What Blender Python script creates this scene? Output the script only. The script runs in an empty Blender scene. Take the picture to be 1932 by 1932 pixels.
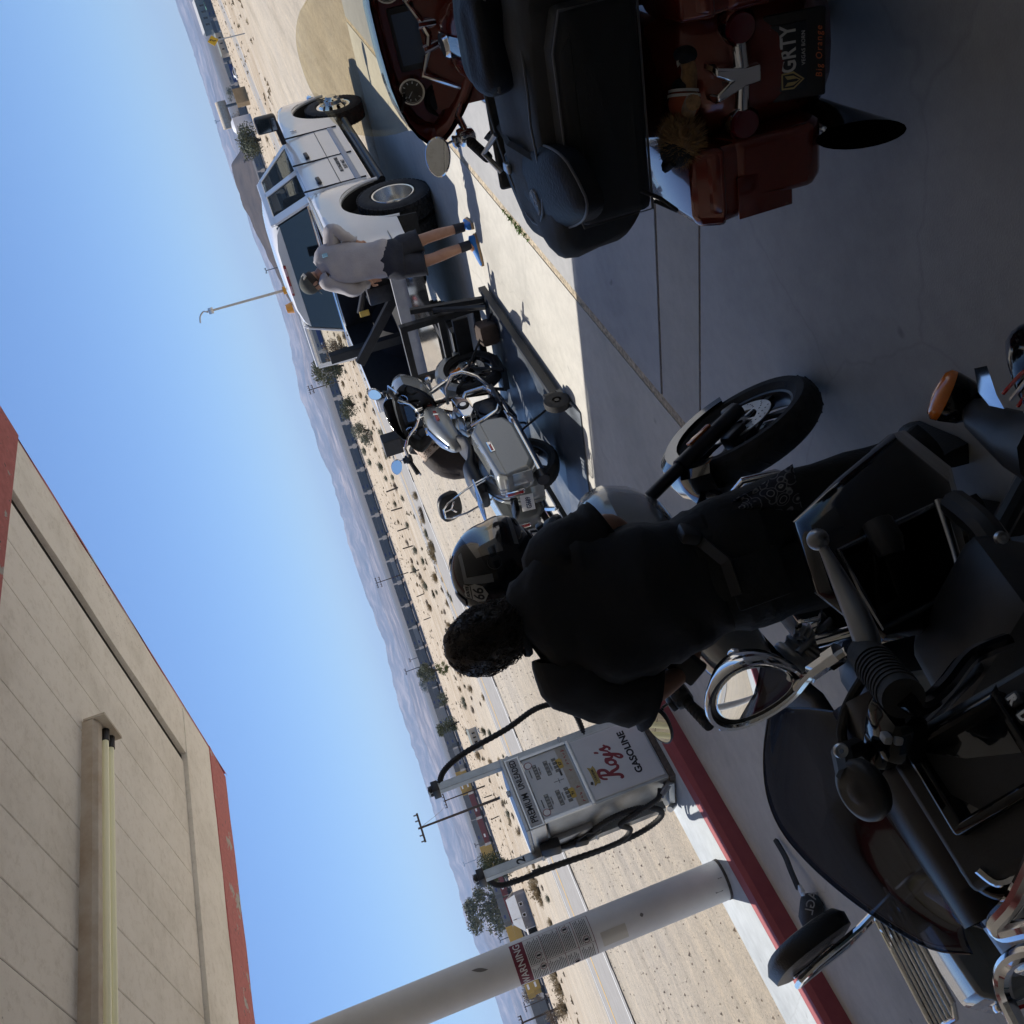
import bpy, bmesh, math, random
from mathutils import Vector, Matrix, Euler, noise
random.seed(7)
R_ = math.radians
V = Vector
scene = bpy.context.scene
COL = scene.collection

# ------------------------------------------------------------------ camera
H = 1.9
PITCH, ROLL, YAW, FPX = R_(8.585), R_(-108.39), R_(42.614), 1790.0
CF = V((math.cos(YAW)*math.cos(PITCH), math.sin(YAW)*math.cos(PITCH), -math.sin(PITCH)))
_r = V((math.sin(YAW), -math.cos(YAW), 0)); _u = _r.cross(CF)
CX = math.cos(ROLL)*_r + math.sin(ROLL)*_u
CY = -math.sin(ROLL)*_r + math.cos(ROLL)*_u
cam_d = bpy.data.cameras.new('camera'); cam = bpy.data.objects.new('camera', cam_d); COL.objects.link(cam)
cam.matrix_world = Matrix(((CX.x, CY.x, -CF.x, 0), (CX.y, CY.y, -CF.y, 0), (CX.z, CY.z, -CF.z, H), (0, 0, 0, 1)))
cam_d.sensor_width = 36; cam_d.lens = FPX/1932*36; cam_d.clip_start = .02; cam_d.clip_end = 60000
scene.camera = cam

def terr(x, y):
    d = .736*x + .677*y; l = -.677*x + .736*y
    t = max(0, d-18); t2 = t*t/(t+12) if t else 0
    z = -.0186*min(t2, 820)
    s = min(1, max(0, (d-60)/300))
    z -= .0083*s*max(-80, min(l, 300))
    return z
def ray(x, y): return CF + CX*((x-966)/FPX) - CY*((y-966)/FPX)
def at(x, y, z=None, X=None, Y=None, d=None):
    """point of the place seen at a spot of the photograph (1932 px across), at height z / plane X / plane Y / depth d, else on the terrain"""
    r = ray(x, y)
    if X is not None: t = X/r.x
    elif Y is not None: t = Y/r.y
    elif d is not None: t = d
    elif z is not None: t = (z-H)/r.z
    else:
        t = 1.0
        lo = 1.0
        while t < 9000:
            p = r*t
            if H+p.z < terr(p.x, p.y): break
            lo = t; t *= 1.03
        for _ in range(40):
            m = (lo+t)/2; p = r*m
            if H+p.z < terr(p.x, p.y): t = m
            else: lo = m
    p = r*t
    return V((p.x, p.y, p.z+H))

# ------------------------------------------------------------------ materials
MATS = {}
def mat(name, col, rough=.5, metal=0, var=0, vscale=8, bump=0, bscale=60, spec=.5, coat=0, col2=None, trans=0, emit=None, dirt=0, ior=1.45, alpha=1, sheen=0):
    if name in MATS: return MATS[name]
    m = bpy.data.materials.new(name); m.use_nodes = True
    nt = m.node_tree; N = nt.nodes; L = nt.links; b = N['Principled BSDF']
    b.inputs['Base Color'].default_value = (*col, 1); b.inputs['Roughness'].default_value = rough
    b.inputs['Metallic'].default_value = metal; b.inputs['Specular IOR Level'].default_value = spec
    b.inputs['Coat Weight'].default_value = coat; b.inputs['Transmission Weight'].default_value = trans
    b.inputs['IOR'].default_value = ior; b.inputs['Alpha'].default_value = alpha
    b.inputs['Coat Roughness'].default_value = .04
    if sheen: b.inputs['Sheen Weight'].default_value = sheen
    if emit: b.inputs['Emission Color'].default_value = (*emit[:3], 1); b.inputs['Emission Strength'].default_value = emit[3]
    if var or bump or dirt:
        tc = N.new('ShaderNodeTexCoord')
    if var or dirt:
        n = N.new('ShaderNodeTexNoise'); n.inputs['Scale'].default_value = vscale; n.inputs['Detail'].default_value = 6; n.inputs['Roughness'].default_value = .65
        L.new(tc.outputs['Object'], n.inputs['Vector'])
        rp = N.new('ShaderNodeValToRGB'); rp.color_ramp.elements[0].position = .35; rp.color_ramp.elements[1].position = .68
        c2 = col2 or tuple(min(1, c*(1+var)) for c in col); c1 = tuple(c*(1-var) for c in col) if not col2 else col
        rp.color_ramp.elements[0].color = (*c1, 1); rp.color_ramp.elements[1].color = (*c2, 1)
        L.new(n.outputs['Fac'], rp.inputs['Fac']); L.new(rp.outputs['Color'], b.inputs['Base Color'])
        if dirt:
            mr = N.new('ShaderNodeMapRange'); mr.inputs['To Min'].default_value = max(0, rough-dirt*.4); mr.inputs['To Max'].default_value = min(1, rough+dirt)
            L.new(n.outputs['Fac'], mr.inputs['Value']); L.new(mr.outputs['Result'], b.inputs['Roughness'])
    if bump:
        n2 = N.new('ShaderNodeTexNoise'); n2.inputs['Scale'].default_value = bscale; n2.inputs['Detail'].default_value = 4
        L.new(tc.outputs['Object'], n2.inputs['Vector'])
        bp = N.new('ShaderNodeBump'); bp.inputs['Strength'].default_value = bump; bp.inputs['Distance'].default_value = .01
        L.new(n2.outputs['Fac'], bp.inputs['Height']); L.new(bp.outputs['Normal'], b.inputs['Normal'])
    MATS[name] = m
    return m
def nodes_mat(name):
    m = bpy.data.materials.new(name); m.use_nodes = True; MATS[name] = m
    nt = m.node_tree
    return m, nt.nodes, nt.links, nt.nodes['Principled BSDF']
def nd(N, t, **k):
    n = N.new('ShaderNode'+t)
    for a, v in k.items():
        if a in n.inputs: n.inputs[a].default_value = v
        else: setattr(n, a, v)
    return n
def ramp(N, L, src, stops):
    r = N.new('ShaderNodeValToRGB'); e = r.color_ramp.elements
    while len(e) < len(stops): e.new(.5)
    for q, (p, c) in zip(e, stops): q.position = p; q.color = (*c, 1) if len(c) == 3 else c
    L.new(src, r.inputs['Fac']); return r.outputs['Color']
def mixc(N, L, fac, a, b, mode='MIX'):
    m = N.new('ShaderNodeMix'); m.data_type = 'RGBA'; m.blend_type = mode
    for s, v in ((0, fac), (6, a), (7, b)):
        if hasattr(v, 'links') or hasattr(v, 'is_linked'): L.new(v, m.inputs[s])
        else: m.inputs[s].default_value = v if s == 0 else (*v, 1)
    return m.outputs[2]

chrome = mat('chrome', (.82, .83, .85), .07, 1, dirt=.06, var=.04, vscale=14)
steel = mat('brushed steel', (.55, .56, .57), .3, 1, var=.12, vscale=9, dirt=.15)
galv = mat('galvanised sheet', (.42, .43, .43), .38, .85, var=.2, vscale=5, dirt=.2, bump=.05, bscale=30)
rubber = mat('black rubber', (.022, .022, .023), .75, var=.3, vscale=20, bump=.12, bscale=120)
tyre_m = mat('tyre rubber', (.025, .025, .026), .85, var=.35, vscale=12, bump=.15, bscale=90)
blackplastic = mat('black plastic', (.02, .02, .022), .45, var=.2, vscale=15, bump=.05, bscale=300)
blacksteel = mat('black painted steel', (.018, .02, .024), .42, 0, var=.35, vscale=12, dirt=.2)
blackgloss = mat('gloss black paint', (.006, .006, .007), .08, 0, coat=1)
leather = mat('black leather', (.014, .014, .016), .42, bump=.25, bscale=140, var=.25)
greypaint = mat('billiard grey paint', (.27, .285, .285), .26, .15, coat=1, var=.03, vscale=60)
redlens = mat('red lens', (.38, .01, .015), .12, coat=1)
amber = mat('amber lens', (.62, .17, .02), .15, coat=1)
alu = mat('cast aluminium', (.5, .51, .52), .32, .9, var=.1, vscale=20)
darkmetal = mat('dark metal', (.05, .05, .055), .4, .8, var=.2)
white = mat('white paint', (.78, .78, .76), .5, var=.05)
mirror_m = mat('mirror glass', (.86, .88, .88), .015, 1)

# ------------------------------------------------------------------ mesh helper
class MB:
    def __init__(s, M=None): s.bm = bmesh.new(); s.M = M; s.mi = 0
    def _t(s, vs, T=None):
        for v in vs:
            if T is not None: v.co = T @ v.co
            if s.M is not None: v.co = s.M @ v.co
    def _f(s, vs, mi=None):
        fs = set()
        for v in vs: fs.update(v.link_faces)
        for f in fs: f.material_index = s.mi if mi is None else mi
    def box(s, c, d, rot=None, bev=0, mi=None, taper=None):
        r = bmesh.ops.create_cube(s.bm, size=1); vs = r['verts']
        if taper:
            for v in vs:
                if v.co.z > 0: v.co.x *= taper[0]; v.co.y *= taper[1]
        for v in vs: v.co = V((v.co.x*d[0], v.co.y*d[1], v.co.z*d[2]))
        if bev:
            es = set()
            for v in vs: es.update(v.link_edges)
            g = bmesh.ops.bevel(s.bm, geom=list(es), offset=bev, segments=2, affect='EDGES', profile=.5)
            vs = list({v for f in g['faces'] for v in f.verts} | {v for v in vs if v.is_valid})
        T = Matrix.Translation(V(c)) @ (Euler(rot).to_matrix().to_4x4() if rot else Matrix())
        s._t(vs, T); s._f(vs, mi); return s
    def loft(s, rings, cap=True, closed=True, mi=None, capb=None):
        """rings: list of lists of points (same count)"""
        RV = [[s.bm.verts.new(p) for p in r] for r in rings]
        n = len(rings[0]); allv = [v for r in RV for v in r]
        for a, b in zip(RV, RV[1:]):
            for i in range(n if closed else n-1):
                j = (i+1) % n
                try: s.bm.faces.new((a[i], a[j], b[j], b[i]))
                except ValueError: pass
        if cap:
            for r, rv in ((RV[0], True), (RV[-1], False)):
                if capb is not None and ((rv and not capb[0]) or (not rv and not capb[1])): continue
                try: s.bm.faces.new(list(reversed(r)) if rv else r)
                except ValueError: pass
        s._t(allv); s._f(allv, mi); return s
    def tube(s, pts, r, seg=8, mi=None, cap=True, closed=False):
        pts = [V(p) for p in pts]; n = len(pts); rings = []; up = None
        for i, p in enumerate(pts):
            a = pts[(i-1) % n] if closed else pts[max(0, i-1)]; b = pts[(i+1) % n] if closed else pts[min(n-1, i+1)]
            t = (b-a).normalized()
            if up is None: up = V((0, 0, 1)) if abs(t.z) < .9 else V((1, 0, 0))
            sx = t.cross(up).normalized(); up = sx.cross(t).normalized()
            rr = r[i] if isinstance(r, (list, tuple)) else r
            rings.append([p + sx*(math.cos(2*math.pi*k/seg)*rr) + up*(math.sin(2*math.pi*k/seg)*rr) for k in range(seg)])
        if closed: rings.append(rings[0])
        return s.loft(rings, cap=cap and not closed, mi=mi)
    def cyl(s, a, b, r, r2=None, seg=16, mi=None): return s.tube([a, b], [r, r if r2 is None else r2], seg, mi)
    def lathe(s, prof, c=(0, 0, 0), axis='Y', seg=32, mi=None, cap=False):
        """prof: (radius, along) pairs"""
        rings = []
        for k in range(seg):
            a = 2*math.pi*k/seg; ca, sa = math.cos(a), math.sin(a)
            if axis == 'Y': rings.append([V(c)+V((r*ca, h, r*sa)) for r, h in prof])
            elif axis == 'Z': rings.append([V(c)+V((r*ca, r*sa, h)) for r, h in prof])
            else: rings.append([V(c)+V((h, r*ca, r*sa)) for r, h in prof])
        rings.append(rings[0])
        return s.loft(rings, cap=False, closed=False, mi=mi)
    def ell(s, c, r, rot=None, seg=16, rings=10, mi=None):
        g = bmesh.ops.create_uvsphere(s.bm, u_segments=seg, v_segments=rings, radius=1)['verts']
        for v in g: v.co = V((v.co.x*r[0], v.co.y*r[1], v.co.z*r[2]))
        T = Matrix.Translation(V(c)) @ (Euler(rot).to_matrix().to_4x4() if rot else Matrix())
        s._t(g, T); s._f(g, mi); return s
    def prism(s, poly, ax, a, b, mi=None, inset=0):
        """polygon of 2-D points extruded along axis ax ('X','Y','Z') from a to b"""
        def P(p, h): return V((h, p[0], p[1])) if ax == 'X' else V((p[0], h, p[1])) if ax == 'Y' else V((p[0], p[1], h))
        return s.loft([[P(p, a) for p in poly], [P(p, b) for p in poly]], mi=mi)
    def face(s, pts, mi=None):
        vs = [s.bm.verts.new(V(p)) for p in pts]; s.bm.faces.new(vs); s._t(vs); s._f(vs, mi); return s
    def build(s, name, m, parent=None, smooth=35, bevel=0, sub=0, merge=True):
        if merge: bmesh.ops.remove_doubles(s.bm, verts=s.bm.verts, dist=1e-5)
        bmesh.ops.recalc_face_normals(s.bm, faces=s.bm.faces)
        me = bpy.data.meshes.new(name); s.bm.to_mesh(me); s.bm.free()
        for q in (m if isinstance(m, (list, tuple)) else [m]): me.materials.append(q)
        o = bpy.data.objects.new(name, me); COL.objects.link(o)
        if parent is not None: o.parent = parent
        if smooth:
            me.polygons.foreach_set('use_smooth', [True]*len(me.polygons))
            if sub == 0: me.set_sharp_from_angle(angle=R_(smooth))
        if bevel:
            b = o.modifiers.new('bevel', 'BEVEL'); b.width = bevel; b.segments = 2; b.limit_method = 'ANGLE'; b.angle_limit = R_(40)
        if sub:
            u = o.modifiers.new('sub', 'SUBSURF'); u.levels = sub; u.render_levels = sub
        return o
def ringpts(c, ry, rz, n=12, p=2.0, ax='X'):
    """superellipse ring in plane normal to x"""
    out = []
    for k in range(n):
        a = 2*math.pi*k/n; ca, sa = math.cos(a), math.sin(a)
        yy = math.copysign(abs(ca)**(2/p), ca)*ry; zz = math.copysign(abs(sa)**(2/p), sa)*rz
        out.append(V(c)+(V((0, yy, zz)) if ax == 'X' else V((yy, 0, zz)) if ax == 'Y' else V((yy, zz, 0))))
    return out
def tag(o, label=None, cat=None, group=None, kind=None):
    if label: o['label'] = label
    if cat: o['category'] = cat
    if group: o['group'] = group
    if kind: o['kind'] = kind
    return o
def empty(name, loc=(0, 0, 0), rz=0, label=None, cat=None, group=None):
    o = bpy.data.objects.new(name, None); COL.objects.link(o); o.location = loc; o.rotation_euler = (0, 0, rz); o.empty_display_size = .1
    return tag(o, label, cat, group)
def copy_tree(o, parent=None):
    c = o.copy(); COL.objects.link(c)
    if parent is not None: c.parent = parent
    for ch in [q for q in bpy.data.objects if q.parent == o]: copy_tree(ch, c)
    return c
def text(s, size, m, M, parent, name='lettering', ext=.0008, align='CENTER', shear=0, bold=0, xs=1.0, space=1.0):
    """words as a thin mesh; M maps the text plane (x right, y up, z out)"""
    cu = bpy.data.curves.new('t', 'FONT'); cu.body = s; cu.size = size; cu.align_x = align; cu.align_y = 'CENTER'
    cu.extrude = ext; cu.shear = shear; cu.offset = bold; cu.space_character = space; cu.resolution_u = 3
    t = bpy.data.objects.new('t', cu); COL.objects.link(t)
    dg = bpy.context.evaluated_depsgraph_get(); me = bpy.data.meshes.new_from_object(t.evaluated_get(dg))
    bpy.data.objects.remove(t); bpy.data.curves.remove(cu)
    for v in me.vertices: v.co.x *= xs
    me.transform(M); me.materials.clear(); me.materials.append(m); me.name = name
    o = bpy.data.objects.new(name, me); COL.objects.link(o)
    if parent is not None: o.parent = parent
    return o
def frame(o, x, y):
    """4x4 with origin o, x and y axes given (z = x cross y)"""
    x = V(x).normalized(); z = x.cross(V(y)).normalized(); y = z.cross(x)
    return Matrix(((x.x, y.x, z.x, o[0]), (x.y, y.y, z.y, o[1]), (x.z, y.z, z.z, o[2]), (0, 0, 0, 1)))

# ------------------------------------------------------------------ light
SUN = V((.27, .45, 1)).normalized()
w = bpy.data.worlds.new('World'); scene.world = w; w.use_nodes = True
wn = w.node_tree.nodes; sky = wn.new('ShaderNodeTexSky'); sky.sky_type = 'NISHITA'; sky.sun_disc = False
sky.sun_elevation = math.asin(SUN.z); sky.sun_rotation = math.atan2(SUN.x, SUN.y); sky.altitude = 900; sky.dust_density = .25; sky.air_density = 1.0; sky.ozone_density = 2.5
tn = wn.new('ShaderNodeMix'); tn.data_type = 'RGBA'; tn.blend_type = 'MULTIPLY'; tn.inputs[0].default_value = 1; tn.inputs[7].default_value = (.70, .87, 1.12, 1)   # daylight white balance of the sky
w.node_tree.links.new(sky.outputs['Color'], tn.inputs[6]); w.node_tree.links.new(tn.outputs[2], wn['Background'].inputs['Color']); wn['Background'].inputs['Strength'].default_value = .086
sl = bpy.data.lights.new('sun', 'SUN'); sl.energy = 4.6; sl.angle = R_(.53); sl.color = (1, .955, .88)
so = bpy.data.objects.new('sun', sl); COL.objects.link(so); so.rotation_euler = SUN.to_track_quat('Z', 'Y').to_euler(); so.location = (0, 0, 50)
scene.view_settings.view_transform = 'Standard'; scene.view_settings.look = 'None'; scene.view_settings.gamma = 1
scene.view_settings.exposure = 0.32
scene.cycles.max_bounces = 10; scene.cycles.transparent_max_bounces = 24; scene.cycles.sample_clamp_indirect = 6
scene.cycles.use_denoising = True
scene.cycles.volume_bounces = 1
# ------------------------------------------------------------------ ground materials
def conc_mat(name, col, stain, rough=.8):
    m, N, L, b = nodes_mat(name)
    tc = nd(N, 'TexCoord')
    n1 = nd(N, 'TexNoise', Scale=.55, Detail=8, Roughness=.62); n2 = nd(N, 'TexNoise', Scale=9., Detail=8, Roughness=.7); n3 = nd(N, 'TexNoise', Scale=140., Detail=3)
    for n in (n1, n2, n3): L.new(tc.outputs['Object'], n.inputs['Vector'])
    base = ramp(N, L, n1.outputs['Fac'], [(.3, tuple(c*.74 for c in col)), (.5, col), (.75, tuple(c*1.12 for c in col))])
    fine = ramp(N, L, n2.outputs['Fac'], [(.3, (.86, .86, .86)), (.6, (1, 1, 1)), (.8, (1.05, 1.04, 1.02))])
    c = mixc(N, L, 1., base, fine, 'MULTIPLY')
    # oil stains and droppings: small dark spots with a shape of their own
    vo = nd(N, 'TexVoronoi', Scale=2.3); wob = nd(N, 'TexNoise', Scale=5.); L.new(tc.outputs['Object'], wob.inputs['Vector'])
    mv = nd(N, 'Mix'); mv.data_type = 'VECTOR'; mv.inputs[0].default_value = .12; L.new(tc.outputs['Object'], mv.inputs[4]); L.new(wob.outputs['Color'], mv.inputs[5]); L.new(mv.outputs[1], vo.inputs['Vector'])
    sp = ramp(N, L, vo.outputs['Distance'], [(.0, (1, 1, 1)), (.03, (.7, .7, .7)), (.06, (0, 0, 0))])
    c = mixc(N, L, sp, c, tuple(q*stain for q in col))
    vo2 = nd(N, 'TexVoronoi', Scale=1.1); L.new(mv.outputs[1], vo2.inputs['Vector'])
    sp2 = ramp(N, L, vo2.outputs['Distance'], [(.0, (.45, .45, .45)), (.2, (.2, .2, .2)), (.38, (0, 0, 0))])
    c = mixc(N, L, sp2, c, tuple(q*.72 for q in col))
    # hairline cracks
    ck = nd(N, 'TexVoronoi', Scale=.42); ck.feature = 'DISTANCE_TO_EDGE'; L.new(mv.outputs[1], ck.inputs['Vector'])
    cr = ramp(N, L, ck.outputs['Distance'], [(0, (.2, .2, .2)), (.0009, (.1, .1, .1)), (.0022, (0, 0, 0))])
    c = mixc(N, L, cr, c, tuple(q*.4 for q in col))
    L.new(c, b.inputs['Base Color']); b.inputs['Roughness'].default_value = rough; b.inputs['Specular IOR Level'].default_value = .35
    bp = nd(N, 'Bump', Strength=.25, Distance=.004); L.new(n3.outputs['Fac'], bp.inputs['Height']); L.new(bp.outputs['Normal'], b.inputs['Normal'])
    return m
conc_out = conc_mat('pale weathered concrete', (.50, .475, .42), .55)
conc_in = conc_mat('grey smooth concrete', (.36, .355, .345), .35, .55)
conc_strip = conc_mat('patched concrete strip', (.385, .375, .35), .5, .75)
curb_grey = conc_mat('worn grey kerb paint', (.43, .46, .48), .6)

gm, N, L, b = nodes_mat('desert gravel')
tc = nd(N, 'TexCoord')
n1 = nd(N, 'TexNoise', Scale=.25, Detail=10, Roughness=.65); n2 = nd(N, 'TexNoise', Scale=6., Detail=10, Roughness=.75); n3 = nd(N, 'TexNoise', Scale=55., Detail=5, Roughness=.8)
v1 = nd(N, 'TexVoronoi', Scale=17.); v2 = nd(N, 'TexVoronoi', Scale=46.)
for n in (n1, n2, n3, v1, v2): L.new(tc.outputs['Object'], n.inputs['Vector'])
base = ramp(N, L, n1.outputs['Fac'], [(.3, (.50, .425, .325)), (.5, (.60, .52, .41)), (.72, (.55, .49, .41))])
fine = ramp(N, L, n2.outputs['Fac'], [(.25, (.72, .72, .73)), (.5, (1, 1, 1)), (.75, (1.12, 1.1, 1.06))])
c = mixc(N, L, 1., base, fine, 'MULTIPLY')
mps = nd(N, 'Mapping'); mps.inputs['Rotation'].default_value = (0, 0, R_(5)); mps.inputs['Scale'].default_value = (.10, 1.5, 1); L.new(tc.outputs['Object'], mps.inputs['Vector'])
ns = nd(N, 'TexNoise', Scale=1.3, Detail=9, Roughness=.75); L.new(mps.outputs['Vector'], ns.inputs['Vector'])
c = mixc(N, L, .85, c, ramp(N, L, ns.outputs['Fac'], [(.3, (.74, .74, .75)), (.5, (1, 1, 1)), (.66, (1.16, 1.14, 1.1))]), 'MULTIPLY')
g3 = ramp(N, L, n3.outputs['Fac'], [(.36, (.55, .53, .52)), (.5, (1, 1, 1)), (.66, (1.2, 1.18, 1.15))])
c = mixc(N, L, .8, c, g3, 'MULTIPLY')
pb = ramp(N, L, v1.outputs['Distance'], [(0, (1, 1, 1)), (.09, (.9, .9, .9)), (.14, (0, 0, 0))])
pr = ramp(N, L, v1.outputs['Color'], [(.45, (0, 0, 0)), (.55, (1, 1, 1))])
pk = mixc(N, L, 1., pb, pr, 'MULTIPLY')
c = mixc(N, L, pk, c, (.2, .165, .135))
pb2 = ramp(N, L, v2.outputs['Distance'], [(0, (.8, .8, .8)), (.16, (.7, .7, .7)), (.25, (0, 0, 0))])
pr2 = ramp(N, L, v2.outputs['Color'], [(.5, (0, 0, 0)), (.6, (1, 1, 1))])
c = mixc(N, L, mixc(N, L, 1., pb2, pr2, 'MULTIPLY'), c, (.26, .225, .19))
# farther off the soil turns to the greyer scrub plain (distance measured on the ground from the forecourt)
sx = nd(N, 'SeparateXYZ'); L.new(tc.outputs['Object'], sx.inputs[0])
ma = nd(N, 'Math'); ma.operation = 'MULTIPLY'; ma.inputs[1].default_value = .736; L.new(sx.outputs['X'], ma.inputs[0])
mb = nd(N, 'Math'); mb.operation = 'MULTIPLY_ADD'; mb.inputs[1].default_value = .677; L.new(sx.outputs['Y'], mb.inputs[0]); L.new(ma.outputs[0], mb.inputs[2])
nb = nd(N, 'TexNoise', Scale=.012, Detail=6); L.new(tc.outputs['Object'], nb.inputs['Vector'])
mc_ = nd(N, 'Math'); mc_.operation = 'MULTIPLY_ADD'; mc_.inputs[1].default_value = 320.; L.new(nb.outputs['Fac'], mc_.inputs[0]); L.new(mb.outputs[0], mc_.inputs[2])
mr = nd(N, 'MapRange'); mr.inputs['From Min'].default_value = 600; mr.inputs['From Max'].default_value = 900; L.new(mc_.outputs[0], mr.inputs['Value'])
nv = nd(N, 'TexNoise', Scale=.16, Detail=8, Roughness=.7); L.new(tc.outputs['Object'], nv.inputs['Vector'])
mrv = nd(N, 'MapRange'); mrv.inputs['From Min'].default_value = 34; mrv.inputs['From Max'].default_value = 60; L.new(mb.outputs[0], mrv.inputs['Value'])
vf_ = mixc(N, L, 1., ramp(N, L, nv.outputs['Fac'], [(.4, (.15, .15, .15)), (.56, (.75, .75, .75)), (.7, (.2, .2, .2))]), mrv.outputs['Result'], 'MULTIPLY')
c = mixc(N, L, vf_, c, (.36, .27, .175))
nf = nd(N, 'TexNoise', Scale=.02, Detail=9, Roughness=.8); L.new(tc.outputs['Object'], nf.inputs['Vector'])
far = ramp(N, L, nf.outputs['Fac'], [(.36, (.05, .045, .042)), (.54, (.085, .075, .068)), (.72, (.25, .2, .16))])
c = mixc(N, L, mr.outputs['Result'], c, far)
L.new(c, b.inputs['Base Color']); b.inputs['Roughness'].default_value = .95; b.inputs['Specular IOR Level'].default_value = .2
bp = nd(N, 'Bump', Strength=.8, Distance=.03); bp2 = nd(N, 'Bump', Strength=.6, Distance=.15)
L.new(n2.outputs['Fac'], bp2.inputs['Height']); L.new(n3.outputs['Fac'], bp.inputs['Height']); L.new(bp2.outputs['Normal'], bp.inputs['Normal']); L.new(bp.outputs['Normal'], b.inputs['Normal'])

# ------------------------------------------------------------------ ground sheet
mb_ = MB()
ds = [-40, -20, -8] + [q*1.6 for q in range(0, 40)] + [64*1.09**q for q in range(0, 68)]
rows = []
for d in ds:
    wdt = abs(d)*1.15+60; row = []
    for k in range(49):
        l = wdt*(k/24-1); x, y = .736*d-.677*l, .677*d+.736*l
        row.append(V((x, y, terr(x, y)-.03 + (.012*(noise.noise(V((x*.15, y*.15, 0)))) if d > 24 else 0))))
    rows.append(row)
mb_.loft(rows, cap=False, closed=False)
tag(mb_.build('ground', gm, smooth=180), kind='structure')

def slab(name, poly, z, m, th=.12):
    b_ = MB(); b_.prism(poly, 'Z', z-th, z); return tag(b_.build(name, m, smooth=0), kind='structure')
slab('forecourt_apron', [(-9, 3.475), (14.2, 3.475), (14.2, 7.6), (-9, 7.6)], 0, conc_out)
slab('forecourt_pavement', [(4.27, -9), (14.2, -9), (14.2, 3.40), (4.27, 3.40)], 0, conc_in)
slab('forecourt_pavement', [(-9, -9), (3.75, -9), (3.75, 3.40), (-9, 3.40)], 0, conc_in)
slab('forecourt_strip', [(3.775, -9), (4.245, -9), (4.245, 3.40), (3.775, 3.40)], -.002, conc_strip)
jm = mat('sandy joint filler', (.42, .35, .25), .95, var=.5, vscale=30, bump=.6, bscale=80)
jd = mat('dark joint dirt', (.16, .13, .1), .95, var=.5, vscale=30, bump=.4, bscale=80)
b_ = MB()
b_.prism([(-9, 3.40), (14.2, 3.40), (14.2, 3.475), (-9, 3.475)], 'Z', -.1, -.006, 0)
for x0, x1 in ((3.75, 3.775), (4.245, 4.27)): b_.prism([(x0, -9), (x1, -9), (x1, 3.425), (x0, 3.425)], 'Z', -.1, -.007, 1)
tag(b_.build('forecourt_joints', [jm, jd], smooth=0), kind='structure')
# weeds in the joint
def weed(p, n, h, m, label, group=None):
    b_ = MB()
    for _ in range(n):
        a = random.uniform(0, 6.28); r = random.uniform(0, .11); q = V(p)+V((r*math.cos(a)*2.4, r*math.sin(a)*.18, 0))
        t = q+V((random.uniform(-.05, .05), random.uniform(-.05, .05), random.uniform(.4, 1)*h)); s = V((-math.sin(a), math.cos(a), 0))*random.uniform(.004, .011)
        mdl = (q+t)/2 + V((0, 0, h*.15)); b_.face([q-s*.4, q+s*.4, mdl+s, t, mdl-s])
    return tag(b_.build('weed', m, smooth=0), label, 'weed', group)
weedm = mat('green weed leaf', (.1, .17, .035), .6, var=.4, vscale=40)
for i, (px, py) in enumerate(((984, 455), (969, 437))):
    p = at(px, py, 0); weed((p.x, 3.44, -.005), 34, .035, weedm, 'small green weed in the slab joint, nearer the shade line' if i == 0 else 'small green weed in the slab joint, nearer the man in shorts', 'weeds growing in the slab joint')

# ------------------------------------------------------------------ pump island
redk = mat('faded red kerb paint', (.26, .045, .05), .6, col2=(.33, .07, .07), var=.1, vscale=4, bump=.15, bscale=40, dirt=.15)
isl = empty('pump_island', (1.5, 7.15, 0), 0, 'long raised concrete pump island with faded red kerb edge', 'kerb')
def I(x, y, z): return V((x-1.5, y-7.15, z))
b_ = MB(); X0, X1 = -6, 5.6
prof = [(6.66, 0), (6.665, .11), (6.7, .146), (6.86, .150)]
b_.loft([[I(x, y, z) for y, z in prof]+[I(x, 6.86, 0)] for x in (X0, -3, 0, 2, 4, X1)], capb=(True, True))
b_.build('kerb_face', redk, isl, smooth=40)
b_ = MB(); b_.loft([[I(x, 6.862, 0), I(x, 6.862, .150), I(x, 7.64, .152), I(x, 7.68, .12), I(x, 7.69, -.05)] for x in (X0, 0, X1)])
b_.build('top_slab', curb_grey, isl, smooth=0)
cream = mat('flaking cream paint', (.62, .54, .4), .8, var=.1)
b_ = MB()
for (px, py) in ((1475, 1770), (1450, 1722), (1500, 1830), (1512, 1880), (1490, 1800), (1526, 1905), (1432, 1690)):
    p = at(px, py, .155)
    for _ in range(3):
        n = 9; r = random.uniform(.02, .06); c0 = p+V((random.uniform(-.06, .06), random.uniform(-.05, .05), 0))
        if not 6.95 < c0.y < 7.55: continue
        b_.face([I(c0.x+r*1.5*random.uniform(.5, 1.3)*math.cos(k*6.28/n), min(7.6, c0.y+r*random.uniform(.5, 1.2)*math.sin(k*6.28/n)), .1535) for k in range(n)])
b_.build('paint_patch', cream, isl, smooth=0)

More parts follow.
